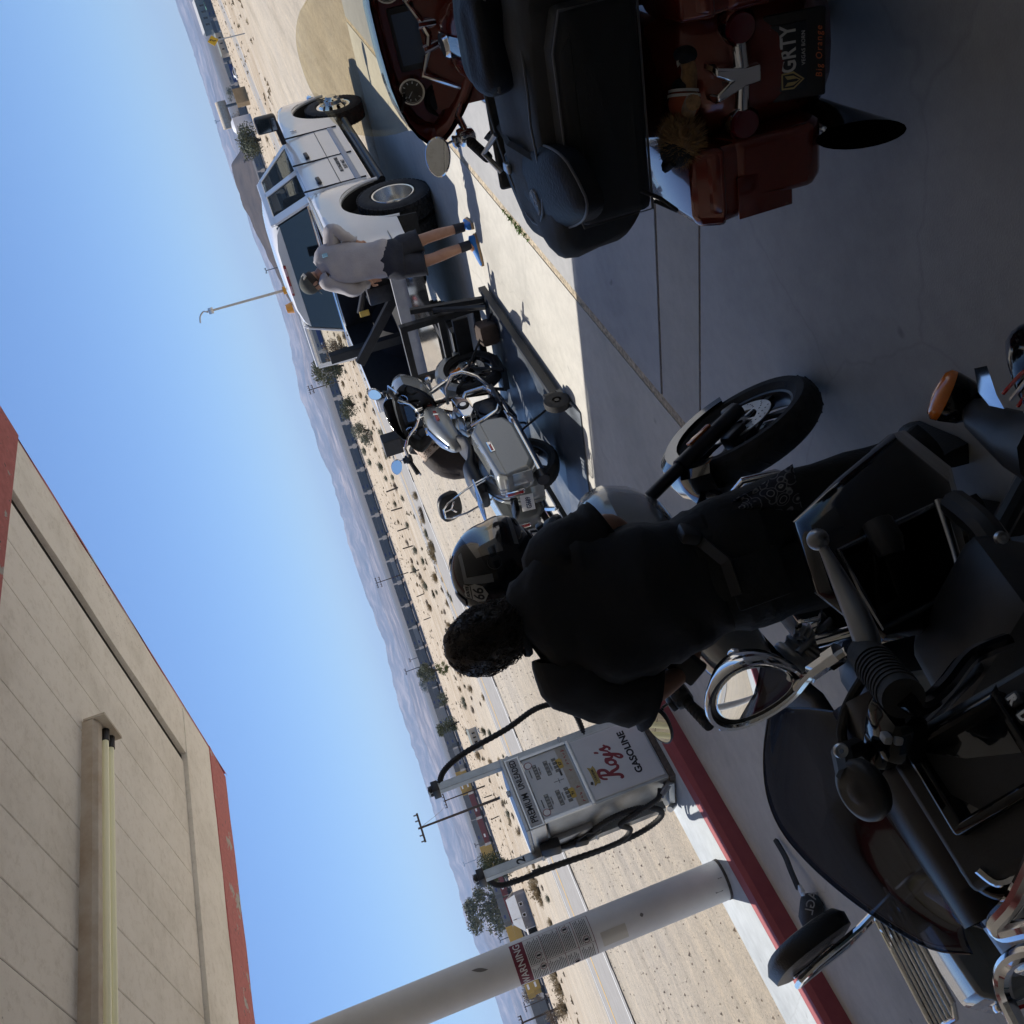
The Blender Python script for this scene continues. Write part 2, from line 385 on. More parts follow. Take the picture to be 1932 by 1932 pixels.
# ------------------------------------------------------------------ road
asph = mat('sun bleached asphalt', (.30, .28, .255), .9, var=.1, vscale=2.5, bump=.35, bscale=150)
wline = mat('white road paint', (.7, .69, .66), .7, var=.08, vscale=3)
yline = mat('yellow road paint', (.68, .40, .06), .7, var=.1, vscale=3)
crumb = mat('broken tar edge', (.05, .047, .045), .9, var=.4)
pa, pb_ = at(1162, 1925), at(712, 773)
rd = V((pb_.x-pa.x, pb_.y-pa.y, 0)).normalized(); rn = V((-rd.y, rd.x, 0)); r0 = V((pa.x, pa.y, 0))
def lat(px, py):
    p = at(px, py); return (V((p.x, p.y, 0))-r0).dot(rn)
nearw = (lat(931, 1282)+lat(1188, 1932))/2; farw = (lat(806.8, 1033)+lat(903, 1274.6))/2
print('road', rd, nearw, farw)
def rstrip(b_, l0, l1, off, mi=0, u0=-60, u1=420, n=120):
    rows = []
    for k in range(n+1):
        u = u0+(u1-u0)*k/n; row = []
        for l in ((l0, (l0+l1)/2, l1) if abs(l1-l0) > 1 else (l0, l1)):
            q = r0+rd*u+rn*l; c_ = r0+rd*u; row.append(V((q.x, q.y, terr(c_.x, c_.y)+off)))
        rows.append(row)
    b_.loft(rows, cap=False, closed=False, mi=mi)
b_ = MB(); rstrip(b_, nearw-.45, farw+.5, .012)
tag(b_.build('road', asph, smooth=60), kind='structure')
b_ = MB()
rstrip(b_, nearw-.06, nearw+.06, .017, 0); rstrip(b_, farw-.06, farw+.06, .017, 0); rstrip(b_, -.085, .085, .017, 1)
tag(b_.build('road_markings', [wline, yline], smooth=60), kind='structure')
b_ = MB()
for k in range(16):
    u = random.uniform(-5, 60); ln = random.uniform(.4, 1.6); q = []
    for t in range(7):
        p = r0+rd*(u+ln*t/6)+rn*(nearw-.62+random.uniform(-.06, .06)); q.append(p)
    wd = random.uniform(.012, .035)
    b_.loft([[V((p.x, p.y, terr(p.x, p.y)-.012))-rn*wd, V((p.x, p.y, terr(p.x, p.y)+.014)), V((p.x, p.y, terr(p.x, p.y)-.012))+rn*wd] for p in q], closed=False, cap=False)
tag(b_.build('road_edge_crumbs', crumb, smooth=0), kind='structure')

# loose stones on the gravel
b_ = MB()
stone = mat('gravel stones', (.22, .18, .145), .9, col2=(.42, .35, .27), vscale=1.7, var=.3)
for k in range(5200):
    X = random.uniform(2, 24); Y = random.uniform(7.75, 21)
    if Y > 19.5 - .05*X+1.2: continue
    s = .006+.016*random.random()**3
    c0 = V((X, Y, terr(X, Y)-.03+s*.3)); u = random.uniform(0, 3)
    t = [c0+V((s*1.3*math.cos(u+q*2.1), s*1.3*math.sin(u+q*2.1), -s*.3)) for q in range(3)]; top = c0+V((random.uniform(-.3, .3)*s, 0, s*.8))
    b_.face([t[0], t[1], top]); b_.face([t[1], t[2], top]); b_.face([t[2], t[0], top])
tag(b_.build('gravel', stone, smooth=0, merge=False), 'loose dark pebbles lying on the tan desert gravel', 'gravel', kind='stuff')

# ------------------------------------------------------------------ canopy, column
m, N, L, b = nodes_mat('aged cream soffit paint')
tc = nd(N, 'TexCoord'); n1 = nd(N, 'TexNoise', Scale=1.1, Detail=9, Roughness=.7); n2 = nd(N, 'TexNoise', Scale=14., Detail=6, Roughness=.8)
n4 = nd(N, 'TexNoise', Scale=.9, Detail=2); vf = nd(N, 'TexVoronoi', Scale=28.)
for n in (n1, n2, n4, vf): L.new(tc.outputs['Object'], n.inputs['Vector'])
c = ramp(N, L, n1.outputs['Fac'], [(.28, (.68, .64, .56)), (.5, (.85, .81, .73)), (.75, (.90, .86, .78))])
c = mixc(N, L, .6, c, ramp(N, L, n2.outputs['Fac'], [(.3, (.7, .67, .62)), (.5, (1, 1, 1))]), 'MULTIPLY')
fl = mixc(N, L, 1., ramp(N, L, vf.outputs['Distance'], [(.08, (1, 1, 1)), (.2, (0, 0, 0))]), ramp(N, L, n4.outputs['Fac'], [(.66, (0, 0, 0)), (.72, (.8, .8, .8))]), 'MULTIPLY')
c = mixc(N, L, fl, c, (.12, .1, .085))
L.new(c, b.inputs['Base Color']); b.inputs['Roughness'].default_value = .6
bp = nd(N, 'Bump', Strength=.3, Distance=.02); L.new(n1.outputs['Fac'], bp.inputs['Height']); L.new(bp.outputs['Normal'], b.inputs['Normal'])
soff = m
m, N, L, b = nodes_mat('peeling red paint')
tc = nd(N, 'TexCoord'); n1 = nd(N, 'TexNoise', Scale=3.2, Detail=7, Roughness=.65); n2 = nd(N, 'TexNoise', Scale=20., Detail=5)
for n in (n1, n2): L.new(tc.outputs['Object'], n.inputs['Vector'])
c = ramp(N, L, n2.outputs['Fac'], [(.3, (.36, .075, .07)), (.6, (.46, .11, .105)), (.8, (.5, .14, .13))])
c = mixc(N, L, ramp(N, L, n1.outputs['Fac'], [(.60, (0, 0, 0)), (.612, (1, 1, 1))]), c, (.36, .34, .32))
c = mixc(N, L, ramp(N, L, n2.outputs['Fac'], [(.66, (0, 0, 0)), (.68, (1, 1, 1))]), c, (.08, .05, .045))
L.new(c, b.inputs['Base Color']); b.inputs['Roughness'].default_value = .6
redp = m
can = empty('canopy', (2.9, 7.2, 0), 0, 'old cream filling station canopy with peeling red edge overhead', 'canopy')
def K(x, y, z): return V((x-2.9, y-7.2, z))
Z0 = 4.2
seamm = mat('painted seam shade', (.03, .026, .022), .9)  # near-black colour on the deck stands in for shade in the open seams
# soffit panels run front to back with open seams
b_ = MB(); x = 6.04; pitch = .405
while x > -5:
    x1 = x-pitch
    b_.loft([[K(x-.002, y, Z0), K(x-.007, y, Z0-.005), K(x1+.007, y, Z0-.005), K(x1+.002, y, Z0)] for y in (-5, -1, 2, 5, 7.25)], closed=False, cap=False)
    x = x1
b_.build('soffit', soff, can, smooth=0)
b_ = MB(); b_.prism([(6.75-2.9, -5-7.2), (6.75-2.9, 8.6-7.2), (-5-2.9, 8.6-7.2), (-5-2.9, -5-7.2)], 'Z', Z0+.02, Z0+.4); b_.build('roof_deck', seamm, can, smooth=0)
# front fascia pan (bent sheet with dents) and its red lip
b_ = MB(); rows = []
for k in range(61):
    y = -5+(8.05+5)*k/60; dn = lambda s: .012*noise.noise(V((y*1.3, s, 3)))+.02*max(0, noise.noise(V((y*.8, 5, s)))-.25)
    rows.append([K(6.13, y, Z0+.015), K(6.13+.006, y, Z0-.03+dn(0)), K(6.45, y, Z0-.035+dn(1)), K(6.755+dn(3), y, Z0-.03+dn(2))])
b_.loft(rows, closed=False, cap=False); b_.build('front_fascia', soff, can, smooth=40)
b_ = MB(); rows = []
for k in range(81):
    y = -5+(8.6+5)*k/80; dn = .006*noise.noise(V((y*2.1, 1, 9)))+.02*max(0, noise.noise(V((y*.9, 7, 1)))-.3)
    rows.append([K(6.752+dn, y, Z0-.034-abs(dn)), K(6.80+dn, y, Z0-.026+dn), K(6.88, y, Z0+.4)])
b_.loft(rows, closed=False, cap=False); b_.build('front_lip', redp, can, smooth=40)
# side fascia: cream inner board and red outer board
b_ = MB(); rows = []
for k in range(41):
    x = -5+(6.70+5)*k/40; dn = .012*noise.noise(V((x*2, 2, 2)))
    rows.append([K(x, 7.255, Z0+.01), K(x, 7.27, Z0-.04), K(x, 7.98+dn, Z0-.045+dn)])
b_.loft(rows, closed=False, cap=False); b_.build('side_fascia', soff, can, smooth=30)
b_ = MB(); rows = []
for k in range(61):
    x = -5+(6.74+5)*k/60; dn = .005*noise.noise(V((x*2, 5, 2)))
    rows.append([K(x, 7.985+dn*.5, Z0-.04), K(x, 8.0, Z0-.05+dn*.3), K(x, 8.58, Z0-.02+dn), K(x, 8.66, Z0+.4)])
b_.loft(rows, closed=False, cap=False); b_.build('side_lip', redp, can, smooth=30)
b_ = MB(); b_.box(K(.6, 3.42, Z0-.13), (11.2, .27, .22)); b_.build('cross_beam', redp, can, smooth=0, bevel=.01)

lf = empty('fluorescent_light', (3, 5.2, Z0), 0, 'long cream fluorescent batten light with two bare tubes under the canopy', 'light')
housing = mat('rusty cream light housing', (.66, .61, .52), .6, col2=(.48, .39, .29), vscale=4, var=.2)
b_ = MB(); b_.loft([[V((x, -.085, 0)), V((x, -.085, -.08)), V((x, -.05, -.105)), V((x, .01, -.105)), V((x, .03, -.07)), V((x, .03, 0))] for x in (-5, 1.9)]); b_.build('housing', housing, lf, smooth=0)
b_ = MB(); b_.box((1.91, .06, -.09), (.02, .30, .15)); b_.build('end_plate', housing, lf, smooth=0)
tubem = mat('cream fluorescent tube', (.82, .8, .55), .3, coat=.5, emit=(1, .97, .66, .06))
for y in (.075, .165):
    b_ = MB(); b_.cyl((-5, y, -.10), (1.84, y, -.10), .024, seg=14); tb = b_.build('tube', tubem, lf)
    b_ = MB(); b_.cyl((1.80, y, -.10), (1.90, y, -.10), .03, seg=12); b_.build('socket', darkmetal, lf)

# unseen building added behind the camera to shade the near floor
bm_w = mat('cream shade wall', (.5, .46, .38), .8, var=.1, vscale=1.5, bump=.1); bld = empty('added_shade_building', (-3.4, -3.6, 0), 0, 'unseen low cream building with dark windows, added to shade the near forecourt', 'building')
b_ = MB(); b_.box((-.15, 3.6, 2.1), (.3, 12, 4.2)); b_.box((4.1, -.15, 2.1), (8.2, .3, 4.2)); b_.build('wall', bm_w, bld, smooth=0)
for (c_, d_) in (((.02, 1.2, 1.5), (.06, 2.2, 1.6)), ((.02, 5.2, 1.5), (.06, 2.6, 1.6)), ((2.2, .02, 1.5), (2.4, .06, 1.6)), ((5.6, .02, 1.5), (2.4, .06, 1.6))):
    b_ = MB(); b_.box(c_, d_); wn_ = b_.build('window_frame', white, bld, smooth=0); b_ = MB(); b_.box((c_[0]+.035*(d_[0] < .1), c_[1]+.035*(d_[1] < .1), c_[2]), tuple(q-.12 if q > .1 else .02 for q in d_)); b_.build('window_pane', mat('dark shop glass', (.02, .025, .03), .05, coat=1), wn_, smooth=0)
b_ = MB(); b_.box((.03, 3.2, 1.05), (.08, 1.0, 2.1)); b_.build('door', mat('green door', (.05, .08, .07), .5), bld, smooth=0)
colm = mat('grimy white column paint', (.60, .59, .57), .55, col2=(.70, .69, .665), vscale=2.2, var=.1, bump=.1, bscale=20)
cl2 = None
cl = empty('canopy_column', (3.1, 7.22, .15), 0, 'round white canopy column with a warning notice beside the pump', 'column')
b_ = MB(); b_.cyl((0, 0, .01), (0, 0, Z0-.15), .152, seg=48); b_.build('shaft', colm, cl)
b_ = MB(); b_.cyl((0, 0, 0), (0, 0, .022), .155, seg=48); b_.build('base_ring', mat('rusty base ring', (.10, .085, .075), .8, var=.5, vscale=30), cl)
# notice wrapped on the shaft; a = direction from column to the camera side
paper = mat('notice paper', (.62, .61, .58), .6, var=.05); redink = mat('red notice ink', (.15, .018, .035), .6); blk = mat('black print', (.02, .02, .022), .6)
def cyl_patch(b_, a0, a1, z0, z1, r, mi=0, n=None):
    n = n or max(2, int(abs(a1-a0)/.08))
    b_.loft([[V((r*math.cos(a), r*math.sin(a), z)) for a in [a0+(a1-a0)*k/n for k in range(n+1)]] for z in (z0, z1)], closed=False, cap=False, mi=mi)
ac = math.atan2(-7.22, -3.1); A0, A1 = ac-1.28, ac+.95
b_ = MB(); zt = 1.73; cyl_patch(b_, A0, A1, zt-.62, zt, .1532, 0); cyl_patch(b_, A0, A1, zt-.105, zt, .1538, 1)
cols_ = [A0, A0+.86, A1]
for a in (A0+.005, A0+.88, A1-.012): cyl_patch(b_, a, a+.014, zt-.62, zt-.105, .1538, 1, 1)
for zz in (.62, .49, .38, .235): cyl_patch(b_, A0, A1, zt-zz, zt-zz+.004, .1538, 1)
rr = random.Random(3)
for (a0, a1) in ((A0+.05, A0+.83), (A0+.94, A1-.05)):
    z = zt-.12
    while z > zt-.605:
        if min(abs(zt-q-z) for q in (.49, .38, .235)) > .009:
            a = a0; e = a1-rr.uniform(0, .25)
            while a < e:
                l = rr.uniform(.03, .12); cyl_patch(b_, a, min(e, a+l), z, z+.0055, .1540, 2, 1); a += l+.014
        z -= .0125
for (a, z) in ((A0+.7, zt-.2), (A0+.15, zt-.45), (A0+1.25, zt-.19), (A0+1.1, zt-.56), (A0+1.9, zt-.43)):
    cyl_patch(b_, a-.19, a+.19, z-.03, z+.03, .1541, 0)
    pts = [V((.1546*math.cos(a+q[0]), .1546*math.sin(a+q[0]), z+q[1])) for q in [(.15*math.cos(k*.4), .0235*math.sin(k*.4)) for k in range(16)]]
    b_.tube(pts, .0022, 4, 1, closed=True); b_.box(V((.1544*math.cos(a), .1544*math.sin(a), z)), (.012, .012, .03), (0, 0, a), mi=2)
nt_ = b_.build('warning_notice', [paper, redink, blk], cl, smooth=60)
t = text('WARNING', .075, paper, Matrix(), None, 'lettering', .0004, bold=.001)
for v in t.data.vertices:
    a = ac-.165 - (-v.co.x)*6.0*.95; r = .1545+v.co.z; v.co = V((r*math.cos(a), r*math.sin(a), zt-.053+v.co.y))
t.parent = nt_
tapem = mat('yellowed clear tape', (.52, .49, .42), .3, coat=.4)
b_ = MB(); cyl_patch(b_, ac-.9, ac-.15, .86, 1.06, .1536); b_.build('tape_patch', tapem, cl)
grime = mat('black scuff', (.17, .16, .15), .8)
b_ = MB()
for (a, z, w_, h_, s) in ((ac+.35, 1.98, .03, .12, .5), (ac-.1, .72, .03, .03, 0), (ac-.5, .1, .5, .06, 0), (ac+.1, .06, .5, .03, 0)):
    b_.loft([[V((.1531*math.cos(a+s*(k/6-.5)*.5+w_/.15*q*math.sin(k*.52)), .1531*math.sin(a+s*(k/6-.5)*.5+w_/.15*q*math.sin(k*.52)), z+h_*(k/6-.5))) for q in (-.5, 0, .5)] for k in range(7)], closed=False, cap=False)
b_.build('scuff_mark', grime, cl, smooth=0)

cl2 = empty('canopy_column', (-2.6, 7.22, .15), 0, 'second round white canopy column farther back along the pump island', 'column')
b_ = MB(); b_.cyl((0, 0, .01), (0, 0, Z0-.15), .152, seg=32); b_.build('shaft', colm, cl2); b_ = MB(); b_.cyl((0, 0, 0), (0, 0, .045), .158, seg=32); b_.build('base_ring', darkmetal, cl2)

# ------------------------------------------------------------------ mountains, hill, haze
def prof_at(pts, x):
    for (a, b1), (c_, d_) in zip(pts, pts[1:]):
        if a <= x <= c_:
            t = (x-a)/(c_-a); t = t*t*(3-2*t); return b1+(d_-b1)*t
    return pts[0][1] if x < pts[0][0] else pts[-1][1]
def ridge(name, dist, depth, pts, m, rough, seed, cols=760, rows=26, fan=.5):
    """pts: (row of the photograph, height in photo pixels above eye level)"""
    b_ = MB(); R_ws = []
    for r in range(rows+1):
        t = r/rows; row = []
        for k in range(cols+1):
            py = -900+3700*k/cols; s = (py-966)*1.05/FPX
            dd = dist-depth*(1-t); l = s*dd
            hpk = prof_at(pts, py)*.95/FPX*dist+H
            nz = noise.fractal(V((s*26+seed, t*1.6, seed)), .9, 2.2, 8)*rough
            gul = abs(noise.noise(V((s*60+seed*3, t*1.2, 2))))
            zz = -24+(hpk+24)*(fan*t*.25+(1-fan*.25)*t**2.1)*(1-.5*gul*(1-t*.8)) + nz*hpk*(.25+.75*t)*(.6 if t < 1 else .42)
            row.append(V((.736*dd-.677*l, .677*dd+.736*l, zz)))
        R_ws.append(row)
    last = [V((p.x*1.12, p.y*1.12, -30)) for p in R_ws[-1]]
    b_.loft(R_ws+[last], closed=False, cap=False)
    return tag(b_.build(name, m, smooth=180), kind='structure')
def mtn_mat(name, c1, c2, c3, sc):
    m, N, L, b = nodes_mat(name); tc = nd(N, 'TexCoord'); n1 = nd(N, 'TexNoise', Scale=sc, Detail=10, Roughness=.7); L.new(tc.outputs['Object'], n1.inputs['Vector'])
    L.new(ramp(N, L, n1.outputs['Fac'], [(.35, c1), (.5, c2), (.68, c3)]), b.inputs['Base Color']); b.inputs['Roughness'].default_value = 1; b.inputs['Specular IOR Level'].default_value = 0
    return m
mt1 = mtn_mat('mountain rock', (.06, .05, .048), (.15, .115, .105), (.42, .33, .28), .0022)
ridge('mountains', 17000, 4600, [(-900, 34), (-200, 30), (40, 28), (200, 32), (330, 30), (430, 24), (520, 24), (600, 34), (665, 42), (740, 40), (800, 36), (880, 41), (960, 45), (1040, 43), (1110, 37), (1180, 46), (1290, 52), (1400, 48), (1500, 52), (1640, 58), (1750, 50), (1850, 52), (1932, 48), (2800, 40)], mt1, .19, 3.1)
ridge('foothills', 12500, 3200, [(-900, 8), (0, 9), (140, 16), (260, 12), (420, 8), (560, 10), (640, 22), (700, 14), (820, 18), (930, 13), (1060, 20), (1150, 14), (1280, 26), (1400, 22), (1530, 24), (1660, 34), (1800, 22), (1932, 18), (2800, 12)], mt1, .24, 8.7, rows=20)
mt2 = mtn_mat('dark volcanic cinder', (.05, .04, .036), (.075, .06, .052), (.11, .085, .072), .01)
b_ = MB(); RW = []
prof = [(200, 0), (228, 27), (262, 30), (301, 29), (330, 25), (398, 16), (430, 10), (470, 5), (520, -6), (560, -14)]
for r in range(15):
    t = r/14; row = []
    for k in range(121):
        py = 200+360*k/120; s = (py-966)*1.05/FPX; dd = 2600-420*(1-t); l = s*dd; hp = max(-14, prof_at(prof, py))*.95/FPX*2600+H
        row.append(V((.736*dd-.677*l, .677*dd+.736*l, -17+(hp+17)*t**.8*(1+.05*noise.fractal(V((s*60, t*3, 1)), 1, 2, 4)))))
    RW.append(row)
b_.loft(RW+[[V((p.x*1.1, p.y*1.1, -20)) for p in RW[-1]]], closed=False, cap=False)
tag(b_.build('hill', mt2, smooth=180), kind='structure')

hz = bpy.data.materials.new('desert haze'); hz.use_nodes = True; N = hz.node_tree.nodes; N.remove(N['Principled BSDF'])
pv = N.new('ShaderNodeVolumePrincipled'); pv.inputs['Color'].default_value = (.50, .70, 1, 1); pv.inputs['Density'].default_value = HAZE if 'HAZE' in globals() else 4.7e-5; pv.inputs['Anisotropy'].default_value = .2
hz.node_tree.links.new(pv.outputs['Volume'], N['Material Output'].inputs['Volume'])
b_ = MB(); b_.box((9500, 8700, 420), (31500, 31500, 980)); h_ = b_.build('haze', hz, smooth=0)
tag(h_, 'pale desert haze over the plain and mountains', 'haze', kind='stuff')
# ------------------------------------------------------------------ motorcycles (x forward, y left, z up; origin on the ground under the rear axle)
def wheel_parts(parent, M, r, w, nsp, rimm, name, disc='R', spm=None, fwd=1):
    """tyre, rim, brake discs about the y axis at the origin of M"""
    root = MB(M); h = w/2
    prof = [(r*.72, h*.62), (r*.80, h*.96), (r*.90, h), (r*.965, h*.72), (r*.992, h*.35), (r, 0)]
    prof = prof+[(a, -b) for a, b in reversed(prof[:-1])]
    root.lathe(prof, seg=48)
    # grooves
    for k in range(30):
        a = 2*math.pi*k/30
        for s in (-1, 1):
            p0 = V((math.cos(a)*r*.997, s*h*.12, math.sin(a)*r*.997)); p1 = V((math.cos(a+.1)*r*.968, s*h*.74, math.sin(a+.1)*r*.968))
            root.tube([p0, p1], .0035, 4)
    wh = root.build(name, tyre_m, parent)
    b_ = MB(M); rr = r*.74
    b_.lathe([(rr, h*.66), (rr+.012, h*.7), (rr*.93, h*.55), (rr*.9, h*.2), (rr*.9, -h*.2), (rr*.93, -h*.55), (rr+.012, -h*.7), (rr, -h*.66)], seg=48)
    b_.lathe([(.02, h*.75), (.045, h*.75), (.05, h*.4), (.05, -h*.4), (.045, -h*.75), (.02, -h*.75)], seg=20)
    for k in range(nsp):
        a = 2*math.pi*(k+.25)/nsp
        for s in (-1, 1):
            p0 = V((math.cos(a)*.04, s*h*.45, math.sin(a)*.04)); p1 = V((math.cos(a+s*.05)*rr*.93, s*h*.25, math.sin(a+s*.05)*rr*.93))
            t = V((-math.sin(a), 0, math.cos(a)))
            b_.loft([[p+t*q0*wd+V((0, q1*.008, 0)) for q0, q1 in ((-1, -1), (1, -1), (1, 1), (-1, 1))] for p, wd in ((p0, .018), ((p0+p1)/2, .011), (p1, .02))])
    b_.build('rim', rimm, wh)
    for s in ((-1, 1) if disc == 'B' else (-1,)):
        b_ = MB(M); y = s*(h*.62+.012)
        b_.lathe([(.085, y+.0025), (.148, y+.0025), (.148, y-.0025), (.085, y-.0025), (.085, y+.0025)], seg=40, mi=0)
        for k in range(5):
            a = 2*math.pi*k/5; b_.box((math.cos(a)*.068, y, math.sin(a)*.068), (.05, .004, .014), (0, -a, 0), mi=0)
        for k in range(44):
            a = 2*math.pi*k/44; q = .10+.012*(k % 4); b_.lathe([(.0045, y-.0031), (.0, y-.0031)], (math.cos(a)*q, 0, math.sin(a)*q), seg=6, mi=1); b_.lathe([(.0045, y+.0031), (.0, y+.0031)], (math.cos(a)*q, 0, math.sin(a)*q), seg=6, mi=1)
        b_.build('brake_disc', [steel, blackgloss], wh)
        b_ = MB(M); b_.box((-.115*fwd, y, .06), (.06, .06, .11), (0, -.5*fwd, 0), bev=.012); b_.build('brake_caliper', darkmetal, parent)
    return wh

def moto(name, label, spec, loc, rz, lean=0, group=None):
    g = lambda k, d=None: spec.get(k, d)
    paint, trim = g('paint'), g('trim', chrome)
    root = empty(name, loc, rz, label, 'motorcycle', group)
    root.rotation_euler = (lean, 0, rz)
    P = lambda b_, n, m, par=root, **k: b_.build(n, m, par, **k)
    WB = 1.62; rr, rf = .325, .33
    # steering frame: rotate about the fork axis
    hd = V((1.315, 0, .95)); ax = V((-math.sin(R_(26)), 0, math.cos(R_(26))))
    ST = Matrix.Translation(hd) @ Matrix.Rotation(g('steer', 0), 4, ax) @ Matrix.Translation(-hd)
    I4 = Matrix()
    wheel_parts(root, Matrix.Translation((0, 0, rr)), rr, .18, g('spokes', 5), g('rim', darkmetal), 'rear_wheel', 'R')
    wheel_parts(root, ST @ Matrix.Translation((WB, 0, rf)), rf, .13, g('spokes', 5), g('rim', darkmetal), 'front_wheel', 'B', fwd=1)
    # fork
    for s in (-1, 1):
        b_ = MB(ST); b_.cyl((1.625, s*.095, .30), (1.46, s*.095, .64), .031, .034); b_.cyl((1.46, s*.095, .64), (1.30, s*.095, .97), .026)
        b_.box((1.63, s*.10, .33), (.06, .05, .07), bev=.012)
        fk = P(b_, 'fork_leg', trim)
        b_ = MB(ST); b_.box((1.54, s*.133, .50), (.028, .012, .13), (0, -R_(26), 0), bev=.004); P(b_, 'reflector', amber, fk)
    # front fender
    b_ = MB(ST); rows = []
    for k in range(15):
        a = R_(-8+150*k/14)
        rd_ = rf+.028+(.03 if k > 11 else 0)
        rows.append([V((WB+rd_*math.cos(a)-(0 if q[1] == 0 else .0), q[0], rf+rd_*math.sin(a)+q[1])) if False else V((WB+(rd_+q[1])*math.cos(a), q[0], rf+(rd_+q[1])*math.sin(a))) for q in ((-.082, -.085), (-.084, -.03), (-.06, .004), (0, .016), (.06, .004), (.084, -.03), (.082, -.085))])
    b_.loft(rows, closed=False, cap=False); ff = P(b_, 'front_fender', g('fender_paint', paint))
    b_ = MB(ST); b_.box((WB+.35*math.cos(R_(52)), -.0, rf+.015+.36*math.sin(R_(52))), (.09, .02, .014), (0, R_(40), 0), bev=.005); P(b_, 'fender_badge', trim, ff)
    # handlebar
    hb0, hz_ = g('bar_w', .43), g('bar_z', 1.22)
    b_ = MB(ST)
    for s in (-1, 1):
        hb = hb0 if s > 0 else g('bar_wr', hb0)
        b_.tube([(1.24, 0, .99), (1.235, s*.06, 1.01), (1.24, s*.14, 1.05), (1.235, s*.24, hz_-.06), (1.19, s*min(.33, hb-.06), hz_), (1.10, s*(hb-.02), hz_-.005)], .0155, 10)
        b_.cyl((1.255, s*.04, .95), (1.235, s*.05, 1.03), .022)
    P(b_, 'handlebar', trim)
    for s in (-1, 1):
        hb = hb0 if s > 0 else g('bar_wr', hb0)
        e0, e1 = V((1.08, s*hb, hz_-.008)), V((.93, s*(hb+.035), hz_-.03))
        b_ = MB(ST); b_.cyl(e0, e1, .02, .021)
        for k in range(7): b_.cyl(e0.lerp(e1, k/7), e0.lerp(e1, k/7+.05), .0225)
        P(b_, 'grip', rubber)
        b_ = MB(ST); c0 = V((1.12, s*(hb-.02), hz_)); b_.box(c0, (.085, .062, .075), (0, 0, -s*.2), bev=.018, mi=0); b_.box(c0+V((.01, s*.012, .045)), (.05, .05, .03), bev=.01, mi=0)
        for q in range(3): b_.lathe([(.011, 0), (.009, .006), (0, .006)], c0+V((-.045, 0, -.02+q*.02)), 'X', 10, mi=1); 
        P(b_, 'switch_housing', [g('switch', blackplastic), chrome])
        b_ = MB(ST); b_.tube([c0+V((.06, 0, -.005)), c0+V((.055, s*.05, -.01)), V((1.03, s*(hb+.055), hz_-.045)), V((.945, s*(hb+.085), hz_-.06))], [.009, .009, .0075, .010], 8); P(b_, 'lever', chrome)
        if g('mirror', True):
            mc = c0+V((.0, s*.04, .135)); b_ = MB(ST); b_.tube([c0+V((.01, 0, .03)), c0+V((.04, s*.02, .085)), mc+V((.012, -s*.03, -.045))], .006, 8)
            ms = P(b_, 'mirror', g('mirror_m', chrome))
            MM = ST @ frame(mc, V((.25*s*-1, 1, 0)) if s > 0 else V((.25, 1, 0)), (0, 0, 1)) @ Matrix.Rotation(g('mirror_tilt', 0.12), 4, 'X')
            def egg(sc, z): return [V((math.cos(t)*.082*sc*(1+.12*math.cos(t)*s), (math.sin(t)*.058+.012*math.cos(t)*s)*sc, z)) for t in [2*math.pi*k/24 for k in range(24)]]
            b_ = MB(MM); b_.loft([egg(.25, .035), egg(.7, .028), egg(.97, .010), egg(1, -.004), egg(.93, -.008)], capb=(True, False)); P(b_, 'mirror_shell', g('mirror_m', chrome), ms)
            b_ = MB(MM); b_.loft([egg(.94, -.006), egg(.94, -.0061)]); P(b_, 'mirror_glass', mirror_m, ms, merge=False)
    # frame and engine
    b_ = MB()
    for s in (-1, 1):
        b_.tube([(1.30, s*.02, .88), (1.12, s*.12, .55), (1.0, s*.14, .24), (.55, s*.14, .2), (.15, s*.12, .3), (0, s*.12, rr)], .022, 8)
        b_.tube([(1.28, s*.03, .92), (.9, s*.06, .78), (.35, s*.09, .68), (.1, s*.12, .5)], .02, 8)
    P(b_, 'frame', blackgloss)
    b_ = MB(); b_.box((.78, 0, .38), (.42, .26, .26), bev=.05); b_.box((.45, .02, .40), (.32, .3, .24), bev=.06); b_.box((.75, .16, .36), (.62, .09, .2), bev=.045)
    b_.lathe([(.0, -.165), (.085, -.165), (.11, -.15), (.115, -.12)], (.80, 0, .37), 'Y', 24)
    en = P(b_, 'engine', g('engine', darkmetal))
    for tilt, x0 in ((R_(22), .86), (R_(-22), .70)):
        M2 = Matrix.Translation((x0, 0, .48)) @ Matrix.Rotation(tilt, 4, 'Y')
        b_ = MB(M2)
        for k in range(9): b_.box((0, 0, .02+k*.019), (.155-.002*k, .17, .009), bev=.003)
        b_.box((0, 0, .10), (.125, .14, .2)); b_.box((0, 0, .225), (.16, .18, .06), bev=.02); b_.cyl((0, -.085, -.1), (0, -.085, .2), .013)
        P(b_, 'cylinder', g('fins', alu), en)
    # air cleaner on the right
    b_ = MB(); b_.prism([(.66, .66), (.98, .69), (1.0, .62), (.92, .55), (.72, .53), (.64, .59)], 'Y', -.24, -.10, 0)
    b_.lathe([(.0, -.256), (.045, -.256), (.058, -.25), (.06, -.235)], (.82, 0, .61), 'Y', 24, mi=1); b_.lathe([(.0, -.2585), (.03, -.2585)], (.82, 0, .61), 'Y', 20, mi=2)
    P(b_, 'air_cleaner', [g('cleaner', chrome), darkmetal, chrome], bevel=.012)
